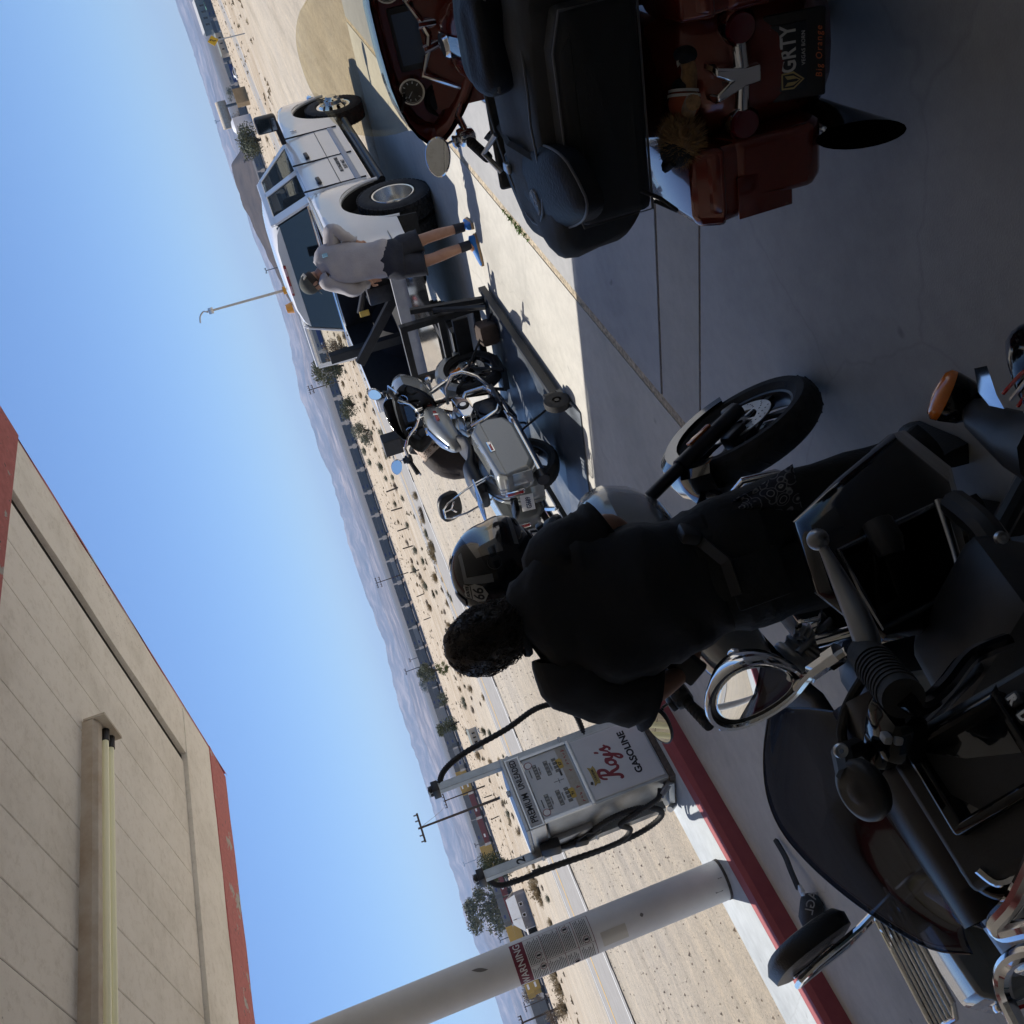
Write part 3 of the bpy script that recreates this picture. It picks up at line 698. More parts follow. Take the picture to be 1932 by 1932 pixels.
    # exhausts
    for s in g('pipes', (-1, 1)):
        b_ = MB(); ez = .27
        if s < 0:
            b_.tube([(1.0, -.12, .60), (1.08, -.17, .52), (1.04, -.2, .34), (.85, -.215, .27), (.5, -.22, .27)], .026, 12)
            b_.tube([(.62, -.13, .6), (.58, -.19, .5), (.62, -.205, .34), (.72, -.215, .28)], .025, 12)
        b_.tube([(.5, s*.22, .27), (.42, s*.235, ez), (.34, s*.24, ez), (-.30, s*.25, ez+.02), (-.42, s*.25, ez+.022)], [.028, .036, .05, .052, .052], 18, cap=False)
        b_.tube([(-.42, s*.25, ez+.022), (-.52, s*.25, ez+.024), (-.52, s*.25, ez+.024), (-.3, s*.25, ez+.02)], [.052, .054, .044, .042], 18, mi=1, cap=False)
        P(b_, 'exhaust', [g('pipe', chrome), g('pipe_tip', darkmetal)])
    # tank
    tp = g('tank', True)
    if tp:
        b_ = MB(); rows = []
        for x, wy, z0, z1 in ((1.17, .05, .86, .93), (1.13, .12, .80, .965), (1.02, .155, .745, .985), (.88, .165, .73, .975), (.74, .145, .725, .935), (.60, .09, .72, .875), (.52, .03, .74, .83)):
            c = (z0+z1)/2; rows.append(ringpts((x, 0, c), wy, (z1-z0)/2, 20, 2.6))
        b_.loft(rows); tk = P(b_, 'fuel_tank', paint, smooth=60)
        b_ = MB(); rows = []
        for x, z, w_ in ((1.10, .972, .03), (1.02, .992, .045), (.88, .984, .042), (.72, .937, .034), (.58, .872, .02)):
            rows.append([V((x, q*w_, z+.012*(1-q*q))) for q in (-1, -.6, 0, .6, 1)])
        b_.loft(rows, closed=False, cap=False)
        b_.lathe([(0, .022), (.036, .022), (.043, .012), (.045, 0)], (.93, 0, .985), 'Z', 24)
        P(b_, 'tank_console', g('console', chrome), tk)
        for s in (-1, 1):
            b_ = MB(); b_.box((.9, s*.166, .87), (.15, .006, .03), (s*-.12, 0, s*.02), bev=.002, mi=0); b_.box((.92, s*.1665, .87), (.03, .009, .05), (s*-.12, .3, 0), bev=.002, mi=1); P(b_, 'tank_badge', [redlens, chrome], tk)
    # seat
    b_ = MB(); rows = []
    for x, w_, z0, z1 in ((.64, .07, .74, .80), (.56, .13, .70, .785), (.44, .18, .68, .745), (.30, .19, .68, .745), (.17, .18, .70, .80), (.12, .165, .72, .855), (-.02, .155, .72, .85), (-.18, .13, .72, .835), (-.25, .09, .73, .81)):
        rows.append(ringpts((x, 0, (z0+z1)/2), w_, (z1-z0)/2, 20, 3))
    b_.loft(rows); P(b_, 'seat', leather, smooth=60)
    # rear fender
    b_ = MB(); rows = []
    for k in range(15):
        a = R_(40+148*k/14); rd_ = rr+.07
        rows.append([V(((rd_+q[1])*math.cos(a), q[0], rr+(rd_+q[1])*math.sin(a))) for q in ((-.125, -.16), (-.125, -.04), (-.10, .0), (-.055, .012), (-.05, .004), (0, .014), (.05, .004), (.055, .012), (.10, .0), (.125, -.04), (.125, -.16))])
    b_.loft(rows, closed=False, cap=False); rfd = P(b_, 'rear_fender', paint, smooth=40)
    # saddlebags
    if g('bags', True):
        for s in (-1, 1):
            prof = [(.30, .62), (.34, .52), (.30, .36), (.15, .305), (-.38, .315), (-.47, .38), (-.50, .60), (-.44, .655), (.20, .69)]
            b_ = MB(); y0, y1 = s*.175, s*.405
            ins = [(p[0]*.95-.01, .47+(p[1]-.47)*.9) for p in prof]
            rings = [[V((p[0], y0, p[1])) for p in prof], [V((p[0], s*.36, p[1])) for p in prof], [V((p[0], y1, p[1])) for p in ins]]
            b_.loft(rings); bg = P(b_, 'saddlebag', g('bag_paint', paint), bevel=.022)
            b_ = MB(); lid = [(.30, .625), (.325, .575), (-.505, .575), (-.45, .66), (.20, .698)]
            b_.loft([[V((p[0], s*.17, p[1]+.002)) for p in lid], [V((p[0], s*.368, p[1]+.002)) for p in lid], [V((p[0]*.96-.01, s*.412, .6+(p[1]-.6)*.75)) for p in lid]]); P(b_, 'saddlebag_lid', g('bag_paint', paint), bg, bevel=.015)
            b_ = MB(); b_.box((-.08, s*.414, .60), (.15, .012, .045), bev=.005, mi=0); b_.box((-.10, s*.419, .60), (.08, .01, .02), mi=1); P(b_, 'lid_latch', [chrome, redlens], bg)
            b_ = MB(); b_.box((-.503, s*.335, .46), (.012, .13, .17), (0, .06, 0), bev=.004); P(b_, 'bag_end_panel', g('bag_end', paint), bg)
            if g('striplights', True):
                b_ = MB(); b_.box((-.50, s*.205, .55), (.025, .045, .17), (0, .1, 0), bev=.01, mi=1); b_.box((-.512, s*.2, .55), (.016, .03, .14), (0, .1, 0), bev=.006, mi=0); P(b_, 'tail_light', [redlens, chrome])
    # plate
    pm, ptx = g('plate_m', white), g('plate', '')
    b_ = MB(); b_.box((-.425, 0, .56), (.05, .13, .07), (0, .2, 0), bev=.015); P(b_, 'plate_light', blackplastic)
    px_ = g('plate_x', -.455)
    b_ = MB(); b_.box((px_, 0, .45), (.006, .19, .115), (0, .15, 0), bev=.003); pl = P(b_, 'licence_plate', pm)
    MP = Matrix.Translation((px_-.0045, 0, .45)) @ Matrix.Rotation(.15, 4, 'Y') @ frame((0, 0, 0), (0, -1, 0), (0, 0, 1))
    if ptx: text(ptx, .062, g('plate_ink', blk), MP @ Matrix.Translation((0, -.008, 0)), pl, xs=.8, bold=.001)
    for q in g('plate_extra', ()): text(q[0], q[1], q[4], MP @ Matrix.Translation((q[2], q[3], 0)), pl)
    root['plate'] = 0; del root['plate']
    # engine guard, floorboards, pegs
    for s in (-1, 1):
        b_ = MB(); b_.tube([(1.16, s*.06, .70), (1.17, s*.24, .68), (1.16, s*.37, .60), (1.13, s*.39, .50), (1.06, s*.34, .38), (1.0, s*.16, .26)], .017, 12); P(b_, 'engine_guard', g('guard', chrome))
        b_ = MB(); b_.box((.74, s*.27, .295), (.32, .11, .025), bev=.008); b_.cyl((.74, s*.13, .28), (.74, s*.24, .28), .012); P(b_, 'floorboard', blackplastic)
    # sissy bar, pad, rack
    if g('sissy', True):
        b_ = MB(); pts = []
        for s in (-1, 1): pts.append([(-.10, s*.135, .60), (-.155, s*.135, .82), (-.20, s*.125, .95)])
        b_.tube(pts[0]+[(-.235, -.09, 1.10), (-.25, -.05, 1.15), (-.25, .05, 1.15), (-.235, .09, 1.10)]+pts[1][::-1], .0095, 8); sb = P(b_, 'sissy_bar', chrome)
        b_ = MB()
        def pad(x, sy, sz): return ringpts((x, 0, 0), sy, sz, 24, 3)
        MQ = Matrix.Translation((-.19, 0, 1.08)) @ Matrix.Rotation(-.2, 4, 'Y') @ Matrix.Diagonal((1, g('pad_s', 1), g('pad_s', 1), 1)); b_.M = MQ
        b_.loft([pad(-.02, .13, .085), pad(-.012, .15, .105), pad(.02, .155, .11), pad(.045, .14, .095), pad(.052, .1, .06)]); P(b_, 'backrest_pad', leather, smooth=60)
        b_ = MB(MQ)
        for a in (R_(90), R_(210), R_(330)): b_.box((-.026, math.cos(a)*.038, math.sin(a)*.03), (.008, .08, .018), (a, 0, 0), bev=.003)
        P(b_, 'pad_bracket', chrome, sb)
        b_ = MB()
        b_.tube([(-.12, -.15, .82), (-.45, -.15, .835), (-.48, -.12, .84), (-.48, .12, .84), (-.45, .15, .835), (-.12, .15, .82)], .0085, 8)
        for k in range(6): y = -.115+.046*k; b_.tube([(-.13, y, .825), (-.475, y, .842)], .0065, 8)
        for s in (-1, 1): b_.cyl((-.2, s*.14, .83), (-.16, s*.135, .72), .008)
        P(b_, 'luggage_rack', chrome)
    # kick stand
    b_ = MB(); b_.tube([(.85, .14, .24), (.95, .30, .02), (.97, .33, .012)], .012, 8); P(b_, 'kick_stand', blacksteel)
    # fairing
    fk_ = g('fairing')
    if fk_:
        FT = ST if fk_ == 'bat' else I4
        def sec(x, w_, zb, zt, wb, n=28):
            out = []
            for k in range(n):
                a = 2*math.pi*k/n; ca, sa = math.cos(a), math.sin(a); zz = math.copysign(abs(sa)**.75, sa)
                z = (zt+zb)/2+zz*(zt-zb)/2; t = (z-zb)/(zt-zb); ww = wb+(w_-wb)*min(1, t*1.5)
                out.append(V((x-.10*max(0, .35-t) - .05*abs(ca)**3, math.copysign(abs(ca)**.7, ca)*ww, z)))
            return out
        b_ = MB(FT); x0 = 1.22+g('fair_dx', 0)
        b_.loft([sec(x0, .44, .80, 1.20, .22), sec(x0+.13, .43, .79, 1.205, .23), sec(x0+.26, .385, .80, 1.18, .22), sec(x0+.36, .30, .84, 1.13, .18), sec(x0+.42, .18, .90, 1.06, .1)], capb=(False, True)); fr = P(b_, 'fairing', paint, smooth=50)
        b_ = MB(FT); b_.loft([sec(x0+.02, .425, .815, 1.19, .20), sec(x0+.035, .40, .83, 1.175, .18), sec(x0+.10, .36, .85, 1.15, .16)], capb=(False, True)); ip = P(b_, 'inner_fairing', g('inner', blackplastic), smooth=40)
        for s in (-1, 1):
            b_ = MB(FT); b_.lathe([(.0, .0), (.05, .004), (.066, -.006), (.07, .004), (.075, .012)], (x0+.055, s*.27, .99), 'X', 28); P(b_, 'speaker', blackplastic, fr)
        if g('screen', True):
            b_ = MB(FT @ Matrix.Translation((x0+.07, 0, 1.04)) @ Matrix.Rotation(.25, 4, 'Y')); b_.box((0, 0, 0), (.03, .25, .17), bev=.008, mi=0); b_.box((-.0155, .0, .012), (.003, .20, .115), mi=1)
            for k in range(5): b_.box((-.017, -.09+.045*k, -.068), (.006, .035, .018), bev=.003, mi=0); b_.box((-.0205, -.09+.045*k, -.068), (.001, .008, .008), mi=2)
            P(b_, 'dash_screen', [g('bezel', blackplastic), g('scr', mat('dark screen glass', (.01, .02, .04), .06, coat=1)), white], fr)
            for s in (-1, 1):
                b_ = MB(FT @ Matrix.Translation((x0+.055, s*.2, 1.105)) @ Matrix.Rotation(.3, 4, 'Y'))
                b_.lathe([(.0, -.004), (.046, -.004), (.048, -.012), (.054, -.012), (.056, 0), (.056, .02)], (0, 0, 0), 'X', 30, mi=0); b_.lathe([(.0, -.0045), (.045, -.0045)], (0, 0, 0), 'X', 30, mi=1)
                for k in range(9):
                    a = -.8+k*.6; b_.box((-.0055, math.cos(a)*.036, math.sin(a)*.036), (.001, .003, .009), (a+1.57, 0, 0), mi=2)
                b_.box((-.0062, .012, .010), (.001, .03, .0025), (.7, 0, 0), mi=2)
                P(b_, 'gauge', [chrome, blackgloss, white], fr)
        wh_ = g('shield_h', .16)
        b_ = MB(FT); rows = []
        for k in range(7):
            t = k/6; zz = 1.17+wh_*t; x = x0+.29-.42*wh_*t*1.2; wd = (.36*(1-.32*t**2.4))
            rows.append([V((x-.17*abs(q)**2, q*wd, zz-.06*abs(q)**2.5*(1 if t < .9 else 1.1) + (.0 if abs(q) < .99 else -.01))) for q in [j/8-1 for j in range(17)]])
        b_.loft(rows, closed=False, cap=False)
        ws = P(b_, 'windshield', g('shield', blackgloss), smooth=80)
        so_ = ws.modifiers.new('solid', 'SOLIDIFY'); so_.thickness = .004
        b_ = MB(FT); b_.ell((x0+.40, 0, .97), (.06, .12, .055)); P(b_, 'headlight', mat('headlight glass', (.7, .72, .75), .05, coat=1), fr)
    if g('signals', True):
        for s in (-1, 1):
            b_ = MB(ST); b_.cyl((1.36, s*.13, .80), (1.36, s*.22, .80), .011); b_.ell((1.365, s*.25, .80), (.04, .04, .04), mi=0); b_.lathe([(.0, .045), (.03, .04), (.037, .02)], (1.365, s*.25, .80), 'X', 18, mi=1); P(b_, 'turn_signal', [g('trim', chrome), amber])
    for cb in g('cables', [((1.3, .1, .9), (1.36, .16, 1.1), (1.2, .25, 1.18)), ((1.3, -.1, .9), (1.36, -.18, 1.1), (1.2, -.26, 1.18))]):
        b_ = MB(ST); b_.tube(cb, .006, 6); P(b_, 'cable', rubber)
    return root
# ------------------------------------------------------------------ grey touring bike on the trailer
platem = mat('white plate enamel', (.72, .72, .70), .4); platei = mat('navy plate ink', (.02, .03, .08), .5)
grey_spec = dict(paint=greypaint, fairing='shark', shield_h=.13, plate='5699', plate_m=platem, plate_ink=platei, bag_paint=greypaint)
bk1 = moto('touring_motorcycle', 'grey touring motorcycle strapped upright on the trailer deck behind the white truck', dict(grey_spec, plate='G5689'), (6.42, 5.42, .075), R_(-1.5), lean=R_(-1), group='grey touring motorcycles')
# the same model beside the man in black, bars turned to the left
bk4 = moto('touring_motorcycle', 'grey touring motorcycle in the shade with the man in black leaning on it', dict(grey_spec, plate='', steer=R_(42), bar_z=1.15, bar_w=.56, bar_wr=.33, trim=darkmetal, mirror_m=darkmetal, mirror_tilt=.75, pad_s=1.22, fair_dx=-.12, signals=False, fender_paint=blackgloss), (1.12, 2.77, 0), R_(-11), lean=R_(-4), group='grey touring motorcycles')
# ------------------------------------------------------------------ petrol pump (front face looks towards -Y, its hose side towards -X)
px0, px1, py0, py1, pz0, pz1 = 3.95, 4.60, 6.99, 7.44, .15, 1.43
pump = empty('petrol_pump', ((px0+px1)/2, (py0+py1)/2, pz0), 0, 'old galvanised two hose petrol pump with white front on the kerb island', 'petrol pump')
def Q(x, y, z): return V((x-(px0+px1)/2, y-(py0+py1)/2, z-pz0))
pwhite = mat('chalky white pump panel', (.60, .61, .61), .45, col2=(.67, .68, .68), vscale=3, var=.1, dirt=.2)
b_ = MB(); b_.prism([(px0-4.275, -.225), (px1-4.275, -.225), (px1-4.275, .225), (px0-4.275, .225)], 'Z', .05, 1.12); b_.build('cabinet', galv, pump, bevel=.006, smooth=0)
b_ = MB(); b_.box((0, 0, .025), (.69, .49, .05)); b_.build('plinth', mat('rusty plinth', (.12, .09, .07), .8, var=.4, vscale=20), pump, smooth=0)
# lower front panel with the lettering
b_ = MB(); b_.box(Q((px0+px1)/2, py0-.006, .53), (.60, .012, .62), bev=.006); lp = b_.build('front_panel', pwhite, pump, smooth=0)
FM = lambda x, z, dy=-.0125: frame(Q(x, py0+dy, z), (1, 0, 0), (0, 0, 1))
rosred = mat('maroon script paint', (.22, .02, .03), .5)
RM = FM(4.115, .545) @ Matrix(((1, .22, 0, 0), (0, 1, 0, 0), (0, 0, .12, 0), (0, 0, 0, 1))) @ Matrix.Scale(.18, 4); b_ = MB(RM)
def stroke(P_, r=.05):
    r = r*1.45
    c_ = []
    Q_ = [V((p[0], p[1], 0)) for p in P_]
    for i in range(len(Q_)-1):
        a, b, c, d = Q_[max(0, i-1)], Q_[i], Q_[i+1], Q_[min(len(Q_)-1, i+2)]
        for k in range(6):
            t = k/6; c_.append(.5*((2*b)+(c-a)*t+(2*a-5*b+4*c-d)*t*t+(3*b-a-3*c+d)*t**3))
    c_.append(Q_[-1]); n = len(c_); b_.tube(c_, [r*(.55+.45*math.sin(math.pi*min(1, max(0, (k+2)/(n+3))))) for k in range(n)], 8)
stroke([(.10, .95), (.06, .55), (.0, .12), (-.14, .04), (-.2, .14)], .058); stroke([(-.14, .72), (-.08, .92), (.12, 1.0), (.36, .92), (.34, .66), (.12, .52), (.22, .36), (.34, .10), (.50, .02), (.60, .14)], .058)
stroke([(.70, .40), (.58, .30), (.60, .10), (.74, .04), (.86, .18), (.82, .38), (.70, .40), (.80, .44), (.94, .40)], .05)
stroke([(.96, .42), (.96, .14), (1.08, .08), (1.20, .40), (1.18, .10), (1.08, -.28), (.94, -.36), (.90, -.22), (1.10, -.02), (1.32, .14)], .05)
stroke([(1.36, .78), (1.37, .70), (1.33, .58)], .04); stroke([(1.34, .12), (1.50, .44), (1.54, .28), (1.62, .12), (1.52, .0), (1.40, .06)], .05); stroke([(1.62, .12), (1.74, .22)], .035)
b_.build('script_lettering', rosred, lp, smooth=80)
text('GASOLINE', .082, blk, FM(4.285, .40), lp, bold=.003, xs=1.12)
gold = mat('tarnished gold badge', (.36, .27, .09), .5, .3)
b_ = MB(FM(4.19, .765)); b_.prism([(-.085, -.022), (-.06, -.03), (.06, -.03), (.095, -.022), (.075, 0), (.095, .03), (.05, .022), (-.05, .022), (-.095, .03), (-.075, 0)], 'Z', 0, .002); bd = b_.build('maker_badge', gold, lp, smooth=0)
text('TOKHEIM', .028, blk, FM(4.19, .762, -.0147), bd, bold=.0005)
b_ = MB(FM(4.13, .81)); b_.lathe([(0, .012), (.011, .012), (.012, 0)], axis='Z', seg=14); b_.build('panel_lock', blackplastic, lp)
# seam band, dial face in a recess, sign box on top
b_ = MB(); b_.box(Q(4.275, py0-.008, .865), (.652, .022, .028), bev=.004); b_.box(Q(3.962, py0-.008, 1.09), (.026, .02, .42)); b_.box(Q(4.588, py0-.008, 1.09), (.026, .02, .42)); b_.build('dial_frame', steel, pump, smooth=0)
dialm = mat('faded dial face', (.50, .53, .55), .35, col2=(.58, .60, .61), vscale=4, var=.1, coat=.5)
b_ = MB(); b_.box(Q(4.275, py0+.0, 1.085), (.60, .012, .40)); df = b_.build('dial_face', dialm, pump, smooth=0)
DM = lambda x, z: FM(x, z, -.0066)
gdark = mat('dark counter window', (.04, .05, .06), .25, coat=.5); faded = mat('sun faded tan band', (.40, .36, .29), .8, var=.2, vscale=30, col2=(.47, .44, .38)); fred = mat('flaking red lettering', (.36, .09, .08), .7); yel = mat('yellow octane plate', (.55, .38, .08), .6)
b_ = MB(DM(4.275, .937)); b_.box((0, 0, 0), (.585, .09, .0012), mi=0); b_.build('faded_band', faded, df, smooth=0)
b_ = MB(DM(4.275, .925)); rnd = random.Random(9)
for k in range(16):
    if k in (3, 5, 6, 7, 8, 10): continue
    x = -.26+.034*k; b_.box((x, rnd.uniform(-.006, .006), .001), (.008, rnd.uniform(.012, .034), .001), (0, 0, rnd.uniform(-.6, .6))); b_.box((x+.010, rnd.uniform(-.006, .006), .001), (.006, rnd.uniform(.01, .03), .001), (0, 0, rnd.uniform(-.6, .6)))
b_.build('flaked_lettering', fred, df, smooth=0, merge=False)
for x, oct_ in ((4.12, '91'), (4.42, '87')):
    b_ = MB(DM(x, 1.2))
    for (dz, n, wd) in ((0, 5, .032), (-.10, 4, .032)):
        b_.box((0, dz, 0), (.145, .036, .004), mi=0)
        for k in range(n): b_.box((-.06+.12*k/(n-1), dz, .0025), (.016, .022, .001), mi=1)
    for k in range(4): b_.box((-.055+.037*k, -.175, 0), (.027, .038, .004), mi=0)
    b_.box((-.0, .05, 0), (.08, .01, .002), mi=0)
    ct = b_.build('counter_window', [gdark, mat('counter digits', (.30, .31, .30), .6)], df, smooth=0)
    text('THIS SALE', .017, blk, DM(x, 1.168) @ Matrix.Translation((0, 0, .001)), ct); text('GALLONS', .017, blk, DM(x, 1.067) @ Matrix.Translation((0, 0, .001)), ct)
    b_ = MB(DM(x+(-.085 if x < 4.2 else .085), 1.245)); b_.lathe([(.0, .001), (.028, .001)], axis='Z', seg=24, mi=0); b_.lathe([(.028, .0012), (.034, .0012)], axis='Z', seg=24, mi=1); b_.build('seal_sticker', [white, rosred], df, smooth=0)
    b_ = MB(DM(x, .985)); b_.prism([(-.045, -.02), (.03, -.024), (.05, -.01), (.045, .03), (-.03, .026), (-.05, .014)], 'Z', 0, .002); oc = b_.build('octane_plate', yel, df, smooth=0)
    text(oct_, .036, blk, DM(x, .985) @ Matrix.Translation((0, 0, .0021)), oc, bold=.001)
b_ = MB(DM(4.27, 1.05)); b_.box((0, 0, 0), (.05, .004, .001)); b_.box((0, 0, .0), (.004, .09, .0012)); b_.box((.07, -.04, 0), (.07, .018, .001)); b_.build('dial_mark', blk, df, smooth=0)
b_ = MB(); b_.box(Q(4.275, py0+.225, 1.36), (.70, .51, .14), bev=.008); sb_ = b_.build('sign_box', steel, pump, smooth=0)
b_ = MB(); b_.box(Q(4.275, py0-.032, 1.36), (.655, .006, .10)); sp_ = b_.build('sign_panel', mat('grey sign panel', (.45, .46, .47), .5, var=.08), sb_, smooth=0)
text('PREMIUM', .078, blk, FM(4.115, 1.36, -.0356), sp_, bold=.0015, xs=.88); text('UNLEADED', .072, blk, FM(4.445, 1.36, -.0356), sp_, bold=.0015, xs=.8)
b_ = MB(); b_.box(Q(4.275, 7.2, 1.445), (.72, .53, .03), bev=.005); b_.box(Q(4.36, 7.05, 1.475), (.05, .03, .035), bev=.006); b_.build('top_cover', galv, pump, smooth=0)
# hose posts
def post(x, y, zt): 
    b_ = MB(); b_.box(Q(x, y, (zt+.2)/2+.075), (.075, .06, zt-.2)); 
    for zz in (.9, 1.38): b_.box(Q(x, y, zz), (.09, .075, .025))
    p_ = b_.build('hose_post', galv, pump, smooth=0, bevel=.004)
    b_ = MB(); b_.box(Q(x, y, zt+.01), (.10, .13, .06), bev=.006); b_.ell(Q(x, y, zt+.05), (.045, .05, .03)); b_.build('post_cap', blackplastic, p_)
    return p_
post(4.655, 7.06, 2.03)
lpst = post(3.90, 7.33, 1.90)
text('2', .10, blk, frame(Q(3.90, 7.33-.0305, 1.56), (1, 0, 0), (0, 0, 1)), lpst, bold=.003)
def corr(name, pts, r=.021, n=90, par=pump):
    """corrugated hose along a smooth curve"""
    P_ = [V(p) for p in pts]; cv = []
    for i in range(len(P_)-1):
        a, b, c, d = P_[max(0, i-1)], P_[i], P_[i+1], P_[min(len(P_)-1, i+2)]
        for k in range(n//(len(P_)-1)):
            t = k/(n//(len(P_)-1)); cv.append(.5*((2*b)+(c-a)*t+(2*a-5*b+4*c-d)*t*t+(3*b-a-3*c+d)*t**3))
    cv.append(P_[-1]); q = []; rr_ = []
    for i, p in enumerate(cv): q.append(p); rr_.append(r*(1.08 if i % 2 else .9))
    b_ = MB(); b_.tube(q, rr_, 10); return b_.build(name, rubber, par, smooth=80)
corr('hose', [Q(4.66, 7.06, 2.01), Q(4.78, 7.03, 1.93), Q(4.86, 7.0, 1.72), Q(4.93, 6.98, 1.3), Q(5.02, 6.97, .98), Q(4.98, 6.98, .76), Q(4.85, 7.0, .68), Q(4.62, 7.06, .68)], .026, 140)
corr('hose', [Q(3.90, 7.37, 1.86), Q(3.85, 7.45, 1.80), Q(3.84, 7.48, 1.65), Q(3.84, 7.49, 1.3), Q(3.83, 7.50, .9), Q(3.82, 7.45, .55), Q(3.81, 7.32, .36), Q(3.82, 7.20, .36), Q(3.85, 7.12, .52), Q(3.87, 7.14, .72), Q(3.885, 7.22, .88), Q(3.89, 7.29, .98)], .024, 180)
corr('hose', [Q(3.91, 7.06, .30), Q(3.84, 7.07, .36), Q(3.82, 7.12, .55), Q(3.83, 7.22, .70), Q(3.83, 7.36, .62), Q(3.82, 7.47, .75), Q(3.85, 7.50, 1.2), Q(3.86, 7.49, 1.5)], .022, 140)
b_ = MB(); b_.cyl(Q(3.93, 7.08, .22), Q(3.86, 7.07, .32), .03, mi=0); b_.cyl(Q(3.92, 7.40, .13+.05), Q(3.87, 7.36, .24), .028, mi=0); b_.box(Q(3.93, 7.2, .2), (.05, .3, .05), mi=0); b_.build('pipe_fitting', galv, pump, smooth=40)
# nozzle in its boot
b_ = MB(); b_.box(Q(3.925, 7.30, 1.14), (.06, .17, .46), bev=.012); b_.build('nozzle_boot', galv, pump)
b_ = MB(); b_.box(Q(3.895, 7.27, 1.30), (.10, .13, .17), (0, .15, 0), bev=.02); b_.build('nozzle_hood', blackplastic, pump)
b_ = MB(); 
b_.tube([Q(3.89, 7.30, 1.27), Q(3.875, 7.31, 1.18), Q(3.87, 7.31, 1.10)], [.017, .022, .03], 12); b_.box(Q(3.868, 7.32, 1.04), (.05, .085, .13), (.25, 0, 0), bev=.018)
b_.tube([Q(3.87, 7.36, 1.08), Q(3.868, 7.26, 1.06), Q(3.868, 7.22, .98), Q(3.868, 7.26, .9), Q(3.87, 7.31, .96)], .010, 8); b_.tube([Q(3.87, 7.32, 1.0), Q(3.875, 7.28, .92), Q(3.885, 7.26, .86)], [.026, .024, .022], 12)
b_.build('nozzle', blackplastic, pump)
# ------------------------------------------------------------------ white pickup truck (x forward, y left; origin on the ground below the rear axle)
tw = mat('white truck paint', (.72, .72, .71), .22, coat=.8, var=.05, vscale=2.2, col2=(.77, .765, .75))
tglass = mat('tinted truck glass', (.012, .016, .02), .04, spec=.6, coat=1)
tglass2 = mat('clear side glass', (.5, .55, .55), .0, trans=.95, ior=1.05)
TR = empty('pickup_truck', (10.55, 5.50, 0), R_(1.2), 'white pickup truck with open black load bed parked in the sun', 'truck')
P = lambda b_, n, m, par=TR, **k: b_.build(n, m, par, **k)
HW = 1.0
def side_prof(x):  # beltline half width
    return HW*(1-.10*max(0, (x-3.9)/1.1)**2)
def bodyrings(xs, zb, zt, hw):
    """one side panel: outer skin curving in at sill and belt"""
    return [[V((x, s, z)) for z, s in ((zb(x), hw(x)-.06), (zb(x)+.12, hw(x)-.01), ((zb(x)+zt(x))/2, hw(x)), (zt(x)-.18, hw(x)-.012), (zt(x)-.05, hw(x)-.03), (zt(x), hw(x)-.085))] for x in xs]
def arch_pts(cx, r, zlow, a0, a1, n=18):
    return [(cx+r*math.cos(a), .42+r*math.sin(a)) for a in [a0+(a1-a0)*k/n for k in range(n+1)]]
def mirrory(b_, rings, **k):
    b_.loft(rings, **k); b_.loft([[V((p.x, -p.y, p.z)) for p in r] for r in rings], **k)
zbelt = lambda x: 1.30 if x < 3.1 else 1.30-.04*(x-3.1) if x < 4.0 else 1.264-.12*(x-4.0)
def body_side(s):
    """whole side skin from tail to nose with wheel openings cut into the lower edge; thickened strip"""
    b_ = MB(); rows = []; N_ = 120
    for k in range(N_+1):
        x = -1.12+6.05*k/N_
        zb = .52
        for cx in (0, 4.07):
            d = abs(x-cx)
            if d < .60: zb = max(zb, .44+math.sqrt(max(0, .60**2-d*d)))
        hw = HW-.11*max(0, (x-4.2)/.73)**2
        if abs(x) < .85: hw += .10*max(0, 1-(abs(x)/.85)**4)  # flared dual-wheel box side
        zt = zbelt(x); pts = []
        for t in (0, .06, .2, .42, .64, .8, .92, 1):
            z = zb+(zt-zb)*t; zz = (z-.5)/.8
            y = hw-.05*max(0, .25-zz)-.028*max(0, zz-.55)/.45-(.03 if t == 1 else 0)
            if .78 < x+0 < 0: pass
            pts.append(V((x, s*y, z)))
        rows.append([V((x, s*(hw-.10), zb))]+pts+[V((x, s*(hw-.10), zt+.004))])
    b_.loft(rows, closed=False, cap=False); return b_
for s in (-1, 1):
    sd = P(body_side(s), 'body_side', tw, smooth=50)
